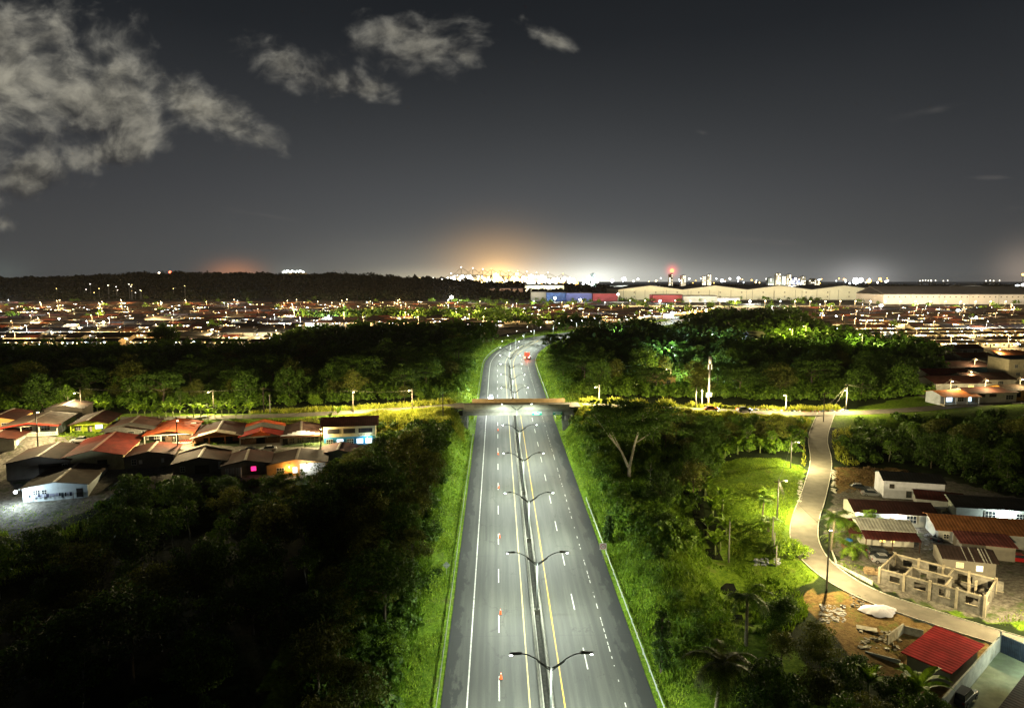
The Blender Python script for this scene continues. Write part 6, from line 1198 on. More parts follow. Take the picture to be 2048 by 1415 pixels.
# ------------------------------------------------------------------ far towns
rgT = np.random.default_rng(42)
RC = [(.026, .013, .010), (.036, .021, .015), (.018, .015, .013), (.09, .022, .011), (.034, .029, .024), (.016, .013, .011), (.11, .036, .014), (.07, .062, .054)]
WC = [(.62, .57, .42), (.52, .48, .38), (.62, .46, .26), (.48, .54, .50)]
rowang = R(3.0)
def townspots():
    out = []; y = 402.0; row = 0
    while y < 1330:
        per = 42 if y < 700 else 50
        xmax = y*.80+60
        for sub, dy_ in ((0, 0.0), (1, 17.0)):
            x = -xmax+rgT.uniform(0, 6)
            while x < xmax:
                w_ = rgT.uniform(8.5, 12.5)
                if rgT.random() < .90: out.append((x+w_/2, y+dy_+x*math.tan(rowang)+rgT.uniform(-1.2, 1.2), w_, row, sub))
                x += w_+rgT.choice([.3, .8, 2.5, 9], p=[.45, .3, .19, .06])
        y += per; row += 1
    return out
sp = townspots(); A = np.array([(s_[0], s_[1], s_[2], s_[3], s_[4]) for s_ in sp])
A = A[(A[:, 1] > 395)]
hzA = H(A[:, 0], A[:, 1]); tpx, tpy = topx(A[:, 0], A[:, 1], hzA)
dH, _ = polydist(A[:, 0], A[:, 1], HPL); ok = (dH > 36)
WOOD_L = [(-100, 560), (830, 560), (900, 600), (640, 606), (-100, 606)]                       # wooded ridge
ok &= ~((tpx < 640) & (tpy < 607)) & ~((tpx < 930) & (tpx >= 640) & (tpy < 607)) & ~((tpx > 600) & (tpx < 1000) & (tpy > 655)) & ~((tpx > 1000) & (tpx < 1640) & (tpy > 648)) & ~((tpx > 1640) & (tpx < 1880) & (tpy > 700)) & (tpx > -60) & (tpx < 2110)
ok &= ~((tpx > 930) & (tpx < 1240) & (tpy < 612)) & ~((tpx >= 1240) & (tpy < 618))
ok &= ~((tpx > 1380) & (tpx < 1560) & (tpy > 628))
ok &= ~((np.abs(A[:, 0]-170) < 70) & (A[:, 1] > 395) & (A[:, 1] < 470))
A = A[ok]; hzA = hzA[ok]; tpx = tpx[ok]; tpy = tpy[ok]; dist = np.hypot(A[:, 0], A[:, 1])
order = np.argsort(dist); A = A[order]; hzA = hzA[order]; tpx = tpx[order]; print('town houses', len(A))
wmats = [wallm(c, 'town_%d' % i) for i, c in enumerate(WC)]; rmats = [mat('town_roof_%d' % i, c, .7, var=.3, nscale=.25, stain=(.04, .02, .015), rnd=.3) for i, c in enumerate(RC)]
specks = [glow('porch_warm', (1, .60, .20), 9), glow('porch_white', (.9, .97, 1), 12), glow('porch_yellow', (1, .78, .32), 9), glow('porch_cool', (.6, .8, 1), 12)]
RN = ['maroon', 'rust brown', 'blackish', 'red', 'grey brown', 'very dark', 'orange', 'pale grey']
def town_proto(ri, wi, w_):
    r = empty('town_house', (0, 0, 0)); d = 9.5; h = 2.9; o = MB().box(-w_/2, w_/2, 0, d, -1.5, h)
    o.add([(-w_/2, 0, h), (-w_/2, d, h), (-w_/2, d/2, h+1.1), (w_/2, 0, h), (w_/2, d, h), (w_/2, d/2, h+1.1)], [(0, 1, 2), (3, 5, 4)])
    o.build('wall', wmats[wi], r); T = .12; MB().prism([(-.7, h-.15), (d/2, h+1.13), (d+.7, h-.15), (d+.7, h-.05), (d/2, h+1.23), (-.7, h-.05)], -w_/2-.4, w_/2+.4, axis='x').build('roof', rmats[ri], r)
    q = MB(); q.box(-w_*.33, -w_*.33+1.5, -.05, -.004, .9, 2.0).box(w_*.12, w_*.12+1.5, -.05, -.004, .9, 2.0).box(-.5, .4, -.05, -.004, 0, 2.0); q.build('openings', glassm, r)
    return r
ORDN = 'first second third fourth fifth sixth seventh eighth ninth tenth eleventh twelfth thirteenth fourteenth fifteenth sixteenth seventeenth eighteenth nineteenth twentieth'.split()
def zonename(x, y, row):
    a = float(topx(np.array([x]), np.array([y]), np.array([11.4]))[0][0]); t_ = 'left' if a < 1024 else 'right'; q = (a if a < 1024 else a-1024)/1024
    return '%s town, %s street back, %s part' % (t_, ORDN[min(19, int(row))], 'left edge' if q < .2 else ('left' if q < .4 else ('middle' if q < .6 else ('right' if q < .8 else 'right edge'))))
TP = {}
NI = 290
for i in range(min(NI, len(A))):
    x, y, w_, row, sub = A[i]; ri = int(rgT.choice(len(RC), p=[.22, .2, .16, .1, .12, .08, .07, .05])); wi = int(rgT.integers(0, 4)); wq = [9, 10.5, 12][int(rgT.integers(0, 3))]
    key = (ri, wi % 2, wq)
    if key not in TP: TP[key] = town_proto(ri, wi % 2, wq); o = TP[key]
    else: o = copy_tree(TP[key])
    o.location = (x, y, hzA[i]); o.rotation_euler = (0, 0, rowang+(math.pi if sub == 1 else 0)); 
    if sub == 1: o.location.y += 9.5
    zone_ = zonename(x, y, row)
    tag(o, 'small %s roofed house in the %s' % (RN[ri], zone_), 'house', '%s roofed houses in the %s' % (RN[ri], zone_))
# the remaining far houses as one body
v = []; f = []; mi = []; vs4 = []
B = A[NI:]; zB = hzA[NI:]
def boxes(cx, cy, cz, hw_, d0, d1, z0, z1): 
    n = len(cx); P8 = np.stack([np.stack([cx+sx*hw_, cy+dd, cz+zz], 1) for zz in (z0, z1) for (sx, dd) in ((-1, d0), (1, d0), (1, d1), (-1, d1))], 1)
    base_ = (np.arange(n)*8)[:, None, None]; F_ = np.array([(0, 1, 5, 4), (1, 2, 6, 5), (2, 3, 7, 6), (3, 0, 4, 7), (4, 5, 6, 7)])[None]+base_; return P8.reshape(-1, 3), F_.reshape(-1, 4)
n = len(B); wv, wf = boxes(B[:, 0], B[:, 1], zB, B[:, 2]/2, 0, 9.5, -1.5, 2.9)
rv = np.stack([np.stack([B[:, 0]+sx*(B[:, 2]/2+.4), B[:, 1]+dd, zB+zz], 1) for (sx, dd, zz) in ((-1, -.9, 2.65), (1, -.9, 2.65), (1, 4.75, 4.1), (-1, 4.75, 4.1), (1, 10.4, 2.65), (-1, 10.4, 2.65))], 1).reshape(-1, 3)
rb = (np.arange(n)*6)[:, None, None]; rf = (np.array([(0, 1, 2, 3), (3, 2, 4, 5)])[None]+rb).reshape(-1, 4)+len(wv)
wm_i = np.repeat(rgT.integers(0, 4, n), 5); rm_i = np.repeat(rgT.choice(8, n, p=[.22, .2, .16, .1, .12, .08, .07, .05]), 2)+4
tag(npmesh('distant_houses', np.concatenate([wv, rv]), np.concatenate([wf, rf]), wmats+rmats, midx=np.concatenate([wm_i, rm_i])), 'dense rows of tiny distant houses in both far towns', 'houses', kind='stuff')
# porch bulbs and lit openings as specks of light; long ones glow for lit wall stretches
m = int(len(A)*6.5); k = rgT.integers(0, len(A), m); sx = A[k, 0]+rgT.uniform(-.45, .45, m)*A[k, 2]; far_s = np.clip(np.hypot(A[k, 0], A[k, 1])/600, .7, 2.0)
side_ = np.where(A[k, 4] > .5, 1, 0); cyy = A[k, 1]-rgT.uniform(.2, 4, m); czz = hzA[k]+rgT.uniform(1.6, 2.6, m); hwid = rgT.uniform(.08, .34, m)*far_s*(1+3.0*(rgT.random(m) < .16))
pv_, pf_ = boxes(sx, cyy, czz, hwid, -.1, .1, 0, .22); 
pv_ = pv_.reshape(-1, 8, 3); pv_[:, 4:, 2] = (czz+rgT.uniform(.1, .30, m)*far_s)[:, None]; 
tag(npmesh('porch_lights', pv_.reshape(-1, 3), pf_, specks, midx=np.repeat(rgT.choice(4, m, p=[.4, .24, .26, .10]), 5)), 'countless porch lights and lit doorways of the far towns', 'lights', kind='stuff')
# street lamps of the towns
bulbT = [(glow('town_lamp_warm', (1, .76, .38), 90), (1, .68, .30)), (glow('town_lamp_white', (.92, .98, 1), 110), (.9, .96, 1)), (glow('town_lamp_orange', (1, .55, .15), 80), (1, .55, .18))]
LP = {}
def tlamp(x, y, z, kk, wv, sz, label, grp):
    key = (kk, round(sz, 1))
    if key not in LP:
        r = empty('town_street_lamp', (0, 0, 0)); MB().tube([(0, 0, -1), (0, 0, 7.6)], [.16, .11], 6).build('pole', concm, r, True); MB().tube([(0, 0, 7.4), (0, -1.2, 7.8)], .07, 5).build('arm', galv, r); MB().lathe([(0, sz), (sz*.8, sz*.6), (sz, 0), (sz*.8, -sz*.6), (0, -sz)], 8, (0, -1.3, 7.7)).build('lamp', bulbT[kk][0], r, True); LP[key] = r; o = r
    else: o = copy_tree(LP[key])
    o.location = (x, y, z); tag(o, label, 'street lamp', grp); light('POINT', o, (0, -2.4, 5.8), wv, bulbT[kk][1], .3); return o
ys_rows = sorted(set(int(r_) for r_ in A[:, 3])); nl = 0
for r_ in ys_rows:
    S_ = A[A[:, 3] == r_]; S0 = S_[S_[:, 4] == 0]
    if not len(S0): continue
    ym = S0[:, 1].mean(); step = np.interp(ym, [400, 700, 1300], [40, 58, 95]); xq = -1200+rgT.uniform(0, step)
    while xq < 1200:
        j = np.argmin(np.abs(S0[:, 0]-xq))
        if abs(S0[j, 0]-xq) < 8:
            yy_ = S0[j, 1]-6.5; kk = int(rgT.choice(3, p=[.70, .16, .14])); sz = float(np.interp(ym, [400, 1300], [.16, .36])); wv = float(np.interp(ym, [400, 1300], [9500, 36000]))*rgT.uniform(.6, 1.3)*(.5 if r_ < 2 else 1)
            tlamp(xq, yy_, float(H(np.array([xq]), np.array([yy_]))[0]), kk, wv, round(sz, 1), '%s street lamp in the %s' % (('warm', 'white', 'orange')[kk], zonename(xq, yy_, r_)), '%s lamps in the %s' % (('warm', 'white', 'orange')[kk], zonename(xq, yy_, r_))); nl += 1
        xq += step*rgT.uniform(.8, 1.2)
print('town lamps', nl)
# scattered trees inside and between the towns
n = 900; x = rgT.uniform(-900, 950, n); y = rgT.uniform(440, 1350, n); a, b_ = topx(x, y, np.full(n, 11.4)); dd, _ = polydist(x, y, HPL); ok = (dd > 18) & ((rgT.random(n) < .14) | ((a > 860) & (a < 1640) & (rgT.random(n) < .8))) & (a > -50) & (a < 2100); x, y = x[ok], y[ok]
farcrowns('town_treetops', x, y, rgT.uniform(2.5, 6, len(x)), rgT.uniform(4.5, 9, len(x)), LM['mid'], 'treetops scattered between the far houses', 51)
# rear woods as masses
wood([(-200, 770), (0, 768), (400, 760), (700, 735), (900, 712), (955, 700), (985, 668), (940, 655), (700, 668), (560, 690), (480, 712), (-200, 716)], 1500, (-330, 0, 230, 480), 4.5, 7.5, 8, 12, 'unlit canopy at the rear of the wood behind the village', 61)
wood([(1095, 712), (1110, 660), (1160, 725), (1300, 745), (1500, 745), (1800, 745), (1885, 765), (1880, 715), (1640, 672), (1480, 650), (1400, 668), (1330, 676), (1240, 648), (1110, 646)], 2000, (25, 330, 225, 560), 4.5, 7.5, 8, 12, 'unlit canopy at the rear of the right dark wood', 62)
wood([(600, 640), (880, 640), (1030, 655), (1090, 655), (1050, 640), (1000, 625), (860, 628), (640, 632)], 500, (-260, 60, 430, 800), 4, 8, 6, 11, 'trees between the left town and the highway bend', 63)
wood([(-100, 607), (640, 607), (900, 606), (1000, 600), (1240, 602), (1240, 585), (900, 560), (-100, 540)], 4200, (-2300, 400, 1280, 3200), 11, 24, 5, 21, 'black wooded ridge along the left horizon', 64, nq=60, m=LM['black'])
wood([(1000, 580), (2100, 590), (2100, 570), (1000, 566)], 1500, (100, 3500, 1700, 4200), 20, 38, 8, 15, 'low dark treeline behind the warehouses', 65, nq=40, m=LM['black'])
wood([(1380, 660), (1380, 628), (1560, 628), (1660, 668), (1640, 680)], 500, (130, 320, 380, 640), 5, 9, 9, 14, 'round dark crowns rising before the right town', 66, nq=90)
for k, (px, py, D, s_) in enumerate(((330, 690, 395, 1.5), (318, 694, 388, 1.3), (345, 694, 390, 1.3))): x, yy_, _ = PD(px, py, D); put('round', x, D, float(H(np.array([x]), np.array([D]))[0]), s_, k, 'large dark tree standing before the lit rows of the left town', 'tree', 'dark trees before the left town', 1, k)
# ------------------------------------------------------------------ warehouses, port, towers, ships
def hg(x, y): return float(H(np.array([x], float), np.array([y], float))[0])
whm = mat('warehouse_wall', (.60, .57, .42), .8, var=.06, nscale=.03, stain=(.45, .42, .30), stain_amt=.3); whr = mat('warehouse_roof', (.10, .10, .10), .7, var=.15, nscale=.02); whw = mat('white_warehouse_wall', (.60, .58, .52), .8, var=.05, nscale=.05)
D = 1330.0; xa = PD(1236, 600, D)[0]; xb = PD(1880, 600, D)[0]; z0 = hg(xa, D)
wh = empty('warehouse', ((xa+xb)/2, D, z0), R(0), 'very long pale warehouse with five shallow gables right of centre', 'warehouse'); Wt_ = xb-xa; nb = 5; q = MB(); rf_ = MB(); op = MB()
for k in range(nb):
    a = -Wt_/2+Wt_*k/nb; b_ = a+Wt_/nb; m_ = (a+b_)/2; e, pk = (19, 27) if k < 4 else (18, 23); q.prism([(a, -2), (b_, -2), (b_, e), (m_, pk), (a, e)], 0, 160); rf_.prism([(a, e+.2), (m_, pk+.2), (b_, e+.2), (b_, e+1), (m_, pk+1), (a, e+1)], -1.5, 161)
    for j in range(6):
        xx = a+(j+.5)*Wt_/nb/6; op.box(xx-1.2, xx+1.2, -.3, -.01, 13, 15.2).box(xx-1.2, xx+1.2, -.3, -.01, 5, 7) if j % 2 else op.box(xx-.25, xx+.25, -.3, -.01, 0, 19)
q.build('wall', whm, wh); rf_.build('roof', whr, wh); op.build('vents', mat('dark_vents', (.12, .11, .09), .8), wh)
for k in range(12):
    xx = -Wt_/2+(k+.5)*Wt_/12; l = light('SPOT', wh, (xx, -42, 16), 21000, (1, .95, .72), 1.0, 120, .8); l.rotation_euler = (R(76), 0, 0); MB().tube([(xx, -43, -2), (xx, -43, 17)], .35, 5).box(xx-1, xx+1, -43.4, -42.6, 16.3, 17.3).build('floodlight_pole', galv, wh)
D2 = 1080.0; xa = PD(1768, 615, D2)[0]; xb = PD(2160, 622, D2)[0]; z0 = hg(xa, D2)
wh2 = empty('warehouse', ((xa+xb)/2, D2, z0), R(-1.5), 'long white warehouse with a row of small square windows at far right', 'warehouse'); Wt_ = xb-xa
MB().prism([(-Wt_/2, -3), (Wt_/2, -3), (Wt_/2, 15), (-Wt_/2, 15)], 0, 90).build('wall', whw, wh2); MB().prism([(-1, 15.2), (45, 27), (91, 15.2), (91, 16), (45, 28), (-1, 16)], -Wt_/2, Wt_/2, axis='x').build('roof', whr, wh2); op = MB()
for k in range(34): xx = -Wt_/2+8+k*(Wt_-12)/34; op.box(xx-.9, xx+.9, -.25, -.01, 10.5, 12.2)
op.build('windows', mat('dark_vents', (.12, .11, .09), .8), wh2)
for k in range(7): xx = -Wt_/2+(k+.5)*Wt_/7; l = light('SPOT', wh2, (xx, -36, 14), 3800, (1, .95, .80), 1.0, 120, .8); l.rotation_euler = (R(76), 0, 0); MB().tube([(xx, -37, -2), (xx, -37, 15)], .35, 5).box(xx-1, xx+1, -37.4, -36.6, 14.3, 15.3).build('floodlight_pole', galv, wh2)
def hall(px0, px1, py1, py0, D, dpt, wmat_, rmat_, label, rise=4, lw=0, lc=(1, .95, .8), nl_=2, cat='warehouse', name='warehouse'):
    xa, _, zt = PD(px0, py0, D); xb = PD(px1, py0, D)[0]; z0 = hg((xa+xb)/2, D); h = max(4, zt-z0); w_ = xb-xa; r = empty(name, ((xa+xb)/2, D, z0), 0, label, cat)
    MB().box(-w_/2, w_/2, 0, dpt, -4, h).build('wall', wmat_, r); MB().prism([(-.5, h+.1), (dpt/2, h+rise), (dpt+.5, h+.1), (dpt+.5, h+.6), (dpt/2, h+rise+.6), (-.5, h+.6)], -w_/2-.5, w_/2+.5, axis='x').build('roof', rmat_, r)
    if lw:
        for k in range(nl_): l = light('SPOT', r, (-w_/2+(k+.5)*w_/nl_, -h*1.2-8, h*.8), lw, lc, .8, 130, .8); l.rotation_euler = (R(76), 0, 0)
    return r
blueW = mat('blue_shop_wall', (.05, .12, .36), .6, var=.1, nscale=.05); redW = mat('red_shop_wall', (.28, .05, .07), .6, var=.1, nscale=.05); gryW = mat('shop_grey', (.30, .32, .30), .7, var=.1)
hall(1093, 1132, 598, 585, 1250, 40, blueW, whr, 'blue lit store, left block of the shopping strip', 1, 1100, (.75, .85, 1)); hall(1133, 1184, 599, 586, 1245, 40, mat('violet_shop_wall', (.10, .14, .42), .6, var=.1), whr, 'dim blue violet store in the middle of the shopping strip', 1, 700, (.8, .85, 1)); hall(1186, 1236, 600, 587, 1240, 40, redW, whr, 'red lit store at the right of the shopping strip', 1, 1100, (1, .8, .85))
hall(1062, 1092, 598, 584, 1260, 30, gryW, whr, 'dark green grey store at the left end of the shopping strip', 1, 2500); hall(1050, 1128, 580, 571, 1700, 60, whm, whr, 'pale warehouse behind the shopping strip', 4, 90000, (1, .95, .75)); hall(970, 1046, 590, 577, 1500, 30, wallm((.30, .2, .15), 'barracks'), whr, 'low dim reddish blocks left of the pale warehouse', 2, 20000, (1, .8, .6))
hall(1306, 1366, 606, 590, 1180, 30, redW, whr, 'red fronted mall in front of the long warehouse', 1, 900, (1, .85, .8)); hall(1367, 1434, 608, 592, 1170, 30, gryW, whr, 'dark fronted hall right of the red mall', 1, 8000); hall(1434, 1480, 606, 596, 1200, 20, whw, whr, 'small bright white hall below the long warehouse', 1, 26000)
hall(1180, 1320, 575, 571, 2300, 80, whw, whr, 'far low white halls at the foot of the tower', 3, 60000, (.9, 1, .95), 3); hall(1860, 1925, 579, 575, 2100, 60, whm, whr, 'far pale shed near the right horizon', 4, 45000, (1, .92, .7), 2); hall(1924, 1965, 580, 572, 2080, 60, wallm((.5, .46, .34), 'far_cream'), whr, 'far cream gabled hall near the right horizon', 6, 40000, (1, .92, .7), 2)
hall(1936, 2008, 592, 586, 1500, 90, whr, mat('blue_roof', (.05, .12, .5), .5), 'hall with a blue roof at far right', 6, 20000, (.7, .8, 1)); hall(1560, 1660, 575, 571, 2600, 60, whw, whr, 'distant white sheds beneath the apartment towers', 3, 60000, (1, .95, .85), 2)
hall(1205, 1290, 668, 660, 452, 12, whw, mat('pale_shed_roof', (.35, .35, .36), .6), 'pale shed behind the dark wood right of the highway bend', 2, 900, (.85, .95, 1)); hall(1500, 1530, 690, 672, 395, 10, whw, whr, 'small block house lost in the dark wood', 2)
for (a, b_, c, d_, D_, lb) in ((515, 598, 690, 669, 452, 'grey white two storey school block before the left town'), (350, 420, 700, 683, 424, 'long cream wall building at the near edge of the left town'), (440, 505, 690, 672, 446, 'cream lit terrace building beside the school block'), (0, 60, 640+22, 648, 540, 'white low flats at the left edge of the far town'), (290, 350, 655, 645, 590, 'bluish lit flats in the middle of the left town')):
    r = hall(a, b_, c, d_, D_, 14, wallm((.50, .48, .40), 'flats'), whr, lb, 2, 4500, (1, .85, .55), 2, 'building', 'flats')
wallseg('compound_wall', [PD(345, 712, 408)[:2]+(9.8,), PD(520, 690, 445)[:2]+(10.5,)], 2.6, .3, whm, 'long pale compound wall at the near edge of the left town', 'wall'); wallseg('compound_wall', [PD(360, 724, 392)[:2]+(9.6,), PD(470, 708, 418)[:2]+(10.2,)], 2.4, .3, whm, 'second pale compound wall nearer the dark belt', 'wall')
for k, (a, b_, D_) in enumerate(((400, 690, 418), (460, 682, 432), (545, 668, 440), (600, 668, 446), (620, 664, 440))): x, _, zt = PD(a, b_, D_); tlamp(x, D_, zt-7.7, 0 if k < 3 else 1, 2600, .3, 'street lamp beside the compound walls at the near edge of the left town', 'lamps by the compound walls')
# towers and apartment blocks on the horizon
litw = glow('far_lit_windows', (1, .88, .62), 2.6); litc = glow('far_cool_windows', (.8, .92, 1), 2.6)
def tower(px0, px1, pyt, D, m, label, col_=(1, .9, .7), lw=0, wn=litw, cat='tower block'):
    xa, _, zt = PD(px0, pyt, D); xb = PD(px1, pyt, D)[0]; z0 = hg((xa+xb)/2, D); w_ = xb-xa; h = zt-z0; r = empty('tower_block', ((xa+xb)/2, D, z0), 0, label, cat); MB().box(-w_/2, w_/2, 0, w_*.8, -5, h).box(-w_*.2, w_*.2, w_*.2, w_*.6, h, h+w_*.15).build('wall', m, r)
    q = MB(); rr = random.Random(px0); nx_ = max(2, int(w_/7)); nz_ = max(2, int(h/7))
    for i in range(nx_):
        for j in range(nz_):
            if rr.random() < .55: xx = -w_/2+w_*(i+.25)/nx_; zz = h*(j+.3)/nz_; q.box(xx, xx+w_/nx_*.5, -.4, -.05, zz, zz+h/nz_*.4)
    if q.v: q.build('lit_windows', wn, r)
    if lw: l = light('SPOT', r, (0, -w_*1.2-15, 4), lw, col_, 1, 120, .8); l.rotation_euler = (R(105), 0, 0)
    return r
cw = wallm((.55, .52, .42), 'tower_cream'); gw = wallm((.35, .42, .42), 'tower_grey'); D3 = 3000
tower(1182, 1191, 547, 1900, gw, 'slim pale tower right of the port lights', (.85, 1, .95), 120000, litc)
for (a, b_, t_, mm, lb) in ((1338, 1346, 548, cw, 'slim tower carrying the red beacon'), (1362, 1372, 551, cw, 'pale tower just right of the red beacon'), (1405, 1412, 552, cw, 'left of two narrow pale towers on the horizon'), (1415, 1423, 549, cw, 'right of two narrow pale towers on the horizon'), (1552, 1562, 547, cw, 'tall left tower of the apartment cluster'), (1564, 1572, 552, gw, 'lower second tower of the apartment cluster'), (1574, 1583, 549, cw, 'third tower of the apartment cluster'), (1602, 1612, 553, cw, 'right hand tower of the apartment cluster'),
                         (1536, 1548, 556, gw, 'dim grey block left of the apartment cluster'), (1577, 1600, 557, mat('bluish_wall', (.4, .45, .7), .7), 'wide block with bluish lit front in the apartment cluster'), (1618, 1640, 560, cw, 'low wide block right of the apartment cluster')): tower(a, b_, t_, D3, mm, lb, lw=50000)
def beaconball(px, py, D, r_, m, name, label, grp=None):
    x, y, z = PD(px, py, D); z0 = hg(x, D); r = empty(name, (x, D, z0), 0, label, 'mast light', grp); MB().tube([(0, 0, -3), (0, 0, z-z0)], [r_*.25, r_*.15], 5).build('mast', dark, r); MB().lathe([(0, r_), (r_*.8, r_*.6), (r_, 0), (r_*.8, -r_*.6), (0, -r_)], 8, (0, 0, z-z0)).build('lamp', m, r, True); return r
redb = glow('red_beacon', (1, .10, .04), 4); beaconball(1344, 541, 3000, 10, redb, 'red_beacon', 'large red beacon above the horizon right of centre'); beaconball(682, 549, 2600, 3, redb, 'red_beacon', 'faint red beacon on a lattice mast left of centre'); beaconball(340, 544, 2300, 4, redb, 'red_beacon', 'small red light on the far hill at left')
beaconball(318, 546, 2300, 3, glow('far_warm_speck', (1, .8, .55), 8), 'hill_light', 'small warm light on the far hill at left')
# orange lit building and tank on the ridge
xa, _, zt = PD(566, 546, 2900); xb = PD(607, 546, 2900)[0]; ob = empty('industrial_building', ((xa+xb)/2, 2900, 12), 0, 'big orange lit industrial building with white lights along its roof', 'industrial building'); w_ = xb-xa; h = zt-12
MB().box(-w_/2, -w_*.2, 0, 40, -5, h+10).build('stair_tower', cw, ob); MB().box(-w_*.2, w_/2, 0, 50, -5, h).build('wall', wallm((.6, .33, .08), 'lit_orange'), ob); q = MB()
for k in range(14): xx = -w_/2+w_*k/13; q.box(xx-3, xx+3, -3, 0, h+1+((k*37) % 8), h+6+((k*37) % 8))
q.build('roof_lights', glow('industrial_white', (.92, 1, .95), 3), ob); l = light('SPOT', ob, (w_*.15, -60, 8), 500000, (1, .6, .15), 1, 130, .8); l.rotation_euler = (R(98), 0, 0)
# port: cranes, masts and floodlights
wg = [glow('port_white', (1, .97, .86), 6), glow('port_gold', (1, .74, .22), 6), glow('port_orange', (1, .5, .08), 5), glow('port_cool', (.85, .95, 1), 6)]
stl = mat('crane_steel', (.35, .30, .2), .6)
def crane(px, D, hgt, label):
    x = PD(px, 560, D)[0]; z0 = hg(x, D); r = empty('port_crane', (x, D, z0), R(8), label, 'crane', 'ship to shore cranes of the port'); q = MB()
    for sx in (-12, 12):
        for sy in (-12, 12): q.box(sx-1.6, sx+1.6, sy-1.6, sy+1.6, 0, hgt*.62)
    q.box(-14, 14, -13.5, -10.5, hgt*.55, hgt*.62).box(-14, 14, 10.5, 13.5, hgt*.55, hgt*.62); q.build('legs', stl, r); MB().box(-42, 46, -2.2, 2.2, hgt*.62, hgt*.67).build('boom', stl, r); MB().tube([(-40, 0, hgt*.67), (-6, 0, hgt), (42, 0, hgt*.67)], 1.1, 5).tube([(-6, 0, hgt*.6), (-6, 0, hgt)], 1.5, 5).build('mast', stl, r)
    q = MB()
    for k in range(7): xx = -38+k*13; q.lathe([(0, 2.3), (2.3, 0), (0, -2.3)], 6, (xx, -3, hgt*.6))
    q.lathe([(0, 2.6), (2.6, 0), (0, -2.6)], 6, (-6, 0, hgt)); q.build('crane_lights', wg[(px//7) % 3], r); return r
for k, a in enumerate((905, 925, 948, 968, 985, 1003, 1020, 1038, 1056, 1075, 1098, 1128)): crane(a, 3300+(k*97) % 300, 70+(k*31) % 34, 'lit container crane on the port skyline, one of a close row')
rr = random.Random(12)
FLG = {0: 'white', 1: 'golden', 2: 'orange', 3: 'cool white'}
PL = {}
def portlight(px, py, D, sz, c):
    x, y, z = PD(px, py, D); z0 = hg(x, D); key = (c, round(sz*2)/2)
    if z-z0 < 3: z = z0+3
    if key not in PL:
        r = empty('floodlight_mast', (0, 0, 0)); MB().tube([(0, 0, -60), (0, 0, 0)], [.9, .6], 5).build('mast', dark, r); MB().lathe([(0, sz), (sz*.8, sz*.6), (sz, 0), (sz*.8, -sz*.6), (0, -sz)], 8).build('lamp', wg[c], r, True); PL[key] = r; o = r
    else: o = copy_tree(PL[key])
    o.location = (x, y, z); rg_ = [b2 for a2, b2 in ((350, 'on the wooded ridge'), (620, 'beside the orange industrial building'), (820, 'left of the port'), (900, 'at the left end of the port cranes'), (960, 'under the left port cranes'), (1020, 'in the golden heart of the port'), (1090, 'under the right port cranes'), (1160, 'right of the port cranes'), (1230, 'around the slim pale tower'), (1350, 'left of the red beacon'), (1450, 'right of the red beacon'), (1560, 'left of the apartment cluster'), (1660, 'around the apartment cluster'), (1800, 'in the bright dock glare right of the apartments'), (9999, 'at the far right horizon')) if px < a2][0]; tag(o, '%s %s floodlight mast %s' % ('big' if sz > 6 else ('small' if sz < 4 else 'medium'), FLG[c], rg_), 'floodlight mast', '%s %s floodlights %s' % ('big' if sz > 6 else ('small' if sz < 4 else 'medium'), FLG[c], rg_))
for k in range(190):
    px = rr.gauss(1010, 80) if k < 130 else rr.uniform(800, 1200); c = 1 if abs(px-1000) < 55 and rr.random() < .7 else rr.choice([0, 0, 0, 2, 3]); portlight(px, rr.uniform(553, 572) if abs(px-1000) < 100 else rr.uniform(557, 570), rr.uniform(2700, 3600), rr.choice([4, 5, 6, 7, 9]), c)
for (a, b_, s_, c) in ((938, 556, 11, 0), (992, 552, 14, 1), (1034, 548, 7, 1), (1062, 554, 12, 0), (1084, 553, 8, 0), (1128, 558, 9, 3), (1178, 556, 10, 3), (1150, 574, 10, 3), (838, 557, 5, 1), (866, 557, 5, 0), (918, 558, 6, 1), (1246, 558, 6, 3), (1444, 561, 7, 3), (1477, 556, 6, 3), (1712, 562, 14, 3), (1722, 560, 10, 0), (1738, 562, 9, 2), (1760, 558, 6, 2), (1772, 563, 5, 3), (2035, 573, 9, 3), (2046, 549, 5, 2), (2046, 570, 7, 0), (470, 552, 6, 2), (480, 551, 6, 2), (462, 553, 4, 2), (488, 553, 4, 1)): portlight(a, b_, 3000, s_, c)
for k in range(70): portlight(rr.uniform(1240, 1780), rr.uniform(556, 567), rr.uniform(2900, 3500), rr.choice([2, 2, 3, 4]), rr.choice([0, 1, 3, 0, 2]))
for k in range(16): portlight(rr.uniform(500, 800), rr.uniform(553, 557), 3400, 2, rr.choice([0, 1, 3]))
for k in range(18): portlight(rr.gauss(240, 55), rr.uniform(568, 586), 1290, .6, rr.choice([0, 1]))
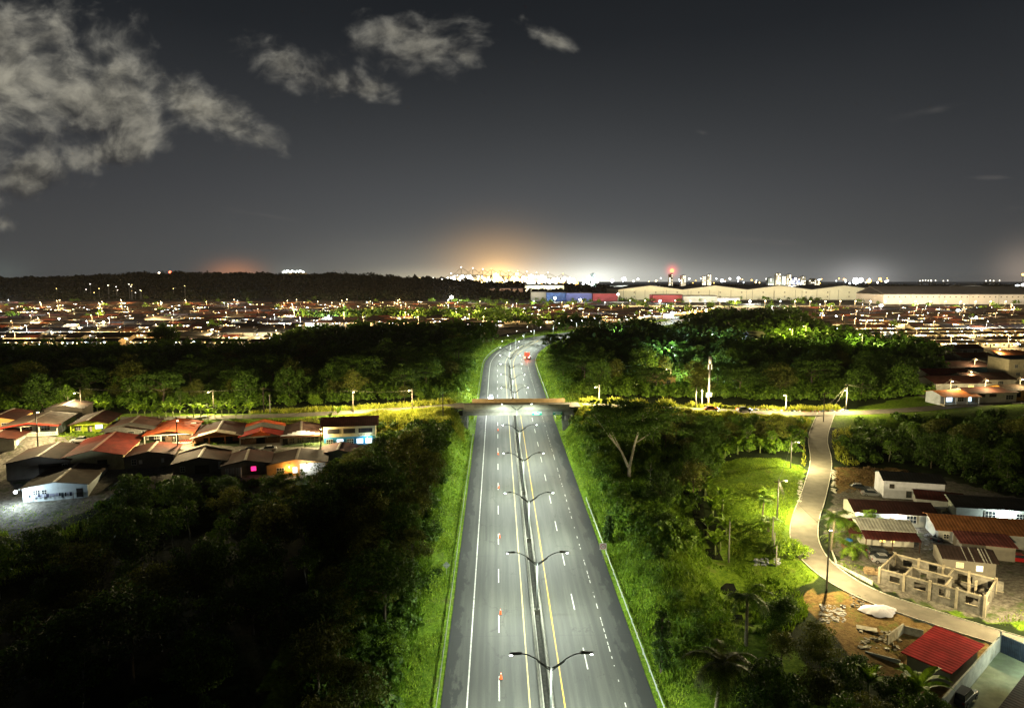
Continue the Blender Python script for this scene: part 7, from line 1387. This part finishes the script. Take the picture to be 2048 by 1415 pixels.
# big single glare lamps between town and port
def glare(px, py, D, sz, c, lb, wv):
    x, y, z = PD(px, py, D); z0 = hg(x, D); r = empty('floodlight_mast', (x, D, z0), 0, lb, 'floodlight mast'); h = max(4, z-z0); MB().tube([(0, 0, -2), (0, 0, h)], [.3, .2], 6).build('mast', galv, r); MB().lathe([(0, sz), (sz*.8, sz*.6), (sz, 0), (sz*.8, -sz*.6), (0, -sz)], 10, (0, 0, h)).build('lamp', glow('glare_%d' % c, [(1, .97, .85), (1, .8, .4), (.75, .88, 1), (1, .5, .1)][c], 60), r, True); light('POINT', r, (0, -sz-1, h-1), wv, [(1, .97, .85), (1, .8, .4), (.75, .88, 1), (1, .5, .1)][c], .5)
for a in ((903, 594, 1150, 2.6, 0, 'dazzling white floodlight at the end of the wooded ridge', 200000), (1344, 628, 700, 1.5, 2, 'dazzling cool floodlight beside the highway lamps right of centre', 40000), (1916, 623, 760, 1.6, 2, 'dazzling bluish floodlight in the right town', 80000), (1390, 626, 720, 1.0, 3, 'orange lamp among trees left of the two', 60000), (1412, 621, 760, 1.2, 3, 'orange lamp among trees right of the two', 60000), (1952, 643, 620, .8, 2, 'small bluish lamp in the right town', 25000), (1672, 642, 640, .7, 2, 'small blue lamp above the right dark wood', 20000),
          (207, 644, 520, .8, 1, 'glaring warm lamp in the near rows of the left town', 30000), (416, 650, 540, .7, 1, 'bright warm lamp at centre of the left town', 24000), (657, 632, 640, .8, 2, 'bright bluish lamp at the right side of the left town', 26000), (118, 637, 580, .6, 0, 'bright white lamp at the left of the left town', 18000), (1236, 588, 1180, 1.8, 0, 'white glare before the red store', 16000), (1110, 596, 1180, 2, 2, 'blue white glare before the blue store', 16000), (1160, 599, 1180, 1.6, 2, 'cool glare before the violet store', 12000), (1320, 602, 1120, 1.6, 2, 'white glare at the red mall', 12000), (1762, 616, 900, 2.2, 0, 'white glare at the road below the warehouses', 90000), (1500, 605, 1100, 1.5, 0, 'white glare before the small white hall', 80000)): glare(*a)
# lit road ribbon below the warehouses with its lamps
for k in range(26):
    px = 1260+k*30; D_ = 1010-k*2; x, y, z = PD(px, 606, D_); tlamp(x, D_, hg(x, D_), rr.choice([0, 0, 1]), 30000, .6, 'lamp in the line along the road below the warehouses', 'lamps along the warehouse road')
# ships on the sea
shl = glow('ship_lights', (1, .93, .75), 1.6)
for k, (a, b_, w_) in enumerate(((1850, 556, 26), (1866, 555, 10), (1890, 557, 10), (1975, 556, 10), (1992, 557, 14))):
    x, y, z = PD(a, b_+3, 9000); r = empty('ship', (x, 9000, 4.4), 0, 'anchored ship on the dark sea, %s' % ('longest row of lights at left', 'single bright deck light', 'small one with reflection below', 'faint one at right', 'last one before the right edge')[k], 'ship'); L = w_*6.6
    MB().prism([(-L/2, 12), (-L/2+6, 0), (L/2-6, 0), (L/2+4, 14)], -12, 12).build('hull', dark, r); MB().box(-L*.45, -L*.25, -10, 10, 12, 34).build('superstructure', white_t, r); q = MB()
    for j in range(max(2, w_//5)): xx = -L*.42+L*.84*j/max(1, w_//5-1); q.lathe([(0, 9), (9, 0), (0, -9)], 6, (xx, -12, 38+((j*13) % 9)))
    q.build('deck_lights', shl, r)
# ------------------------------------------------------------------ night haze over the whole place
vm_ = bpy.data.materials.new('haze_air'); vm_.use_nodes = True; vm_.node_tree.nodes.clear()
pv_ = vm_.node_tree.nodes.new('ShaderNodeVolumePrincipled'); pv_.inputs['Color'].default_value = (.9, .92, .93, 1); pv_.inputs['Density'].default_value = .000006; pv_.inputs['Anisotropy'].default_value = .6
vm_.node_tree.links.new(pv_.outputs[0], vm_.node_tree.nodes.new('ShaderNodeOutputMaterial').inputs['Volume'])
tag(MB().box(-21500, 21500, -4000, 21500, -60, 150).build('haze', vm_), kind='stuff'); S.cycles.volume_bounces = 0
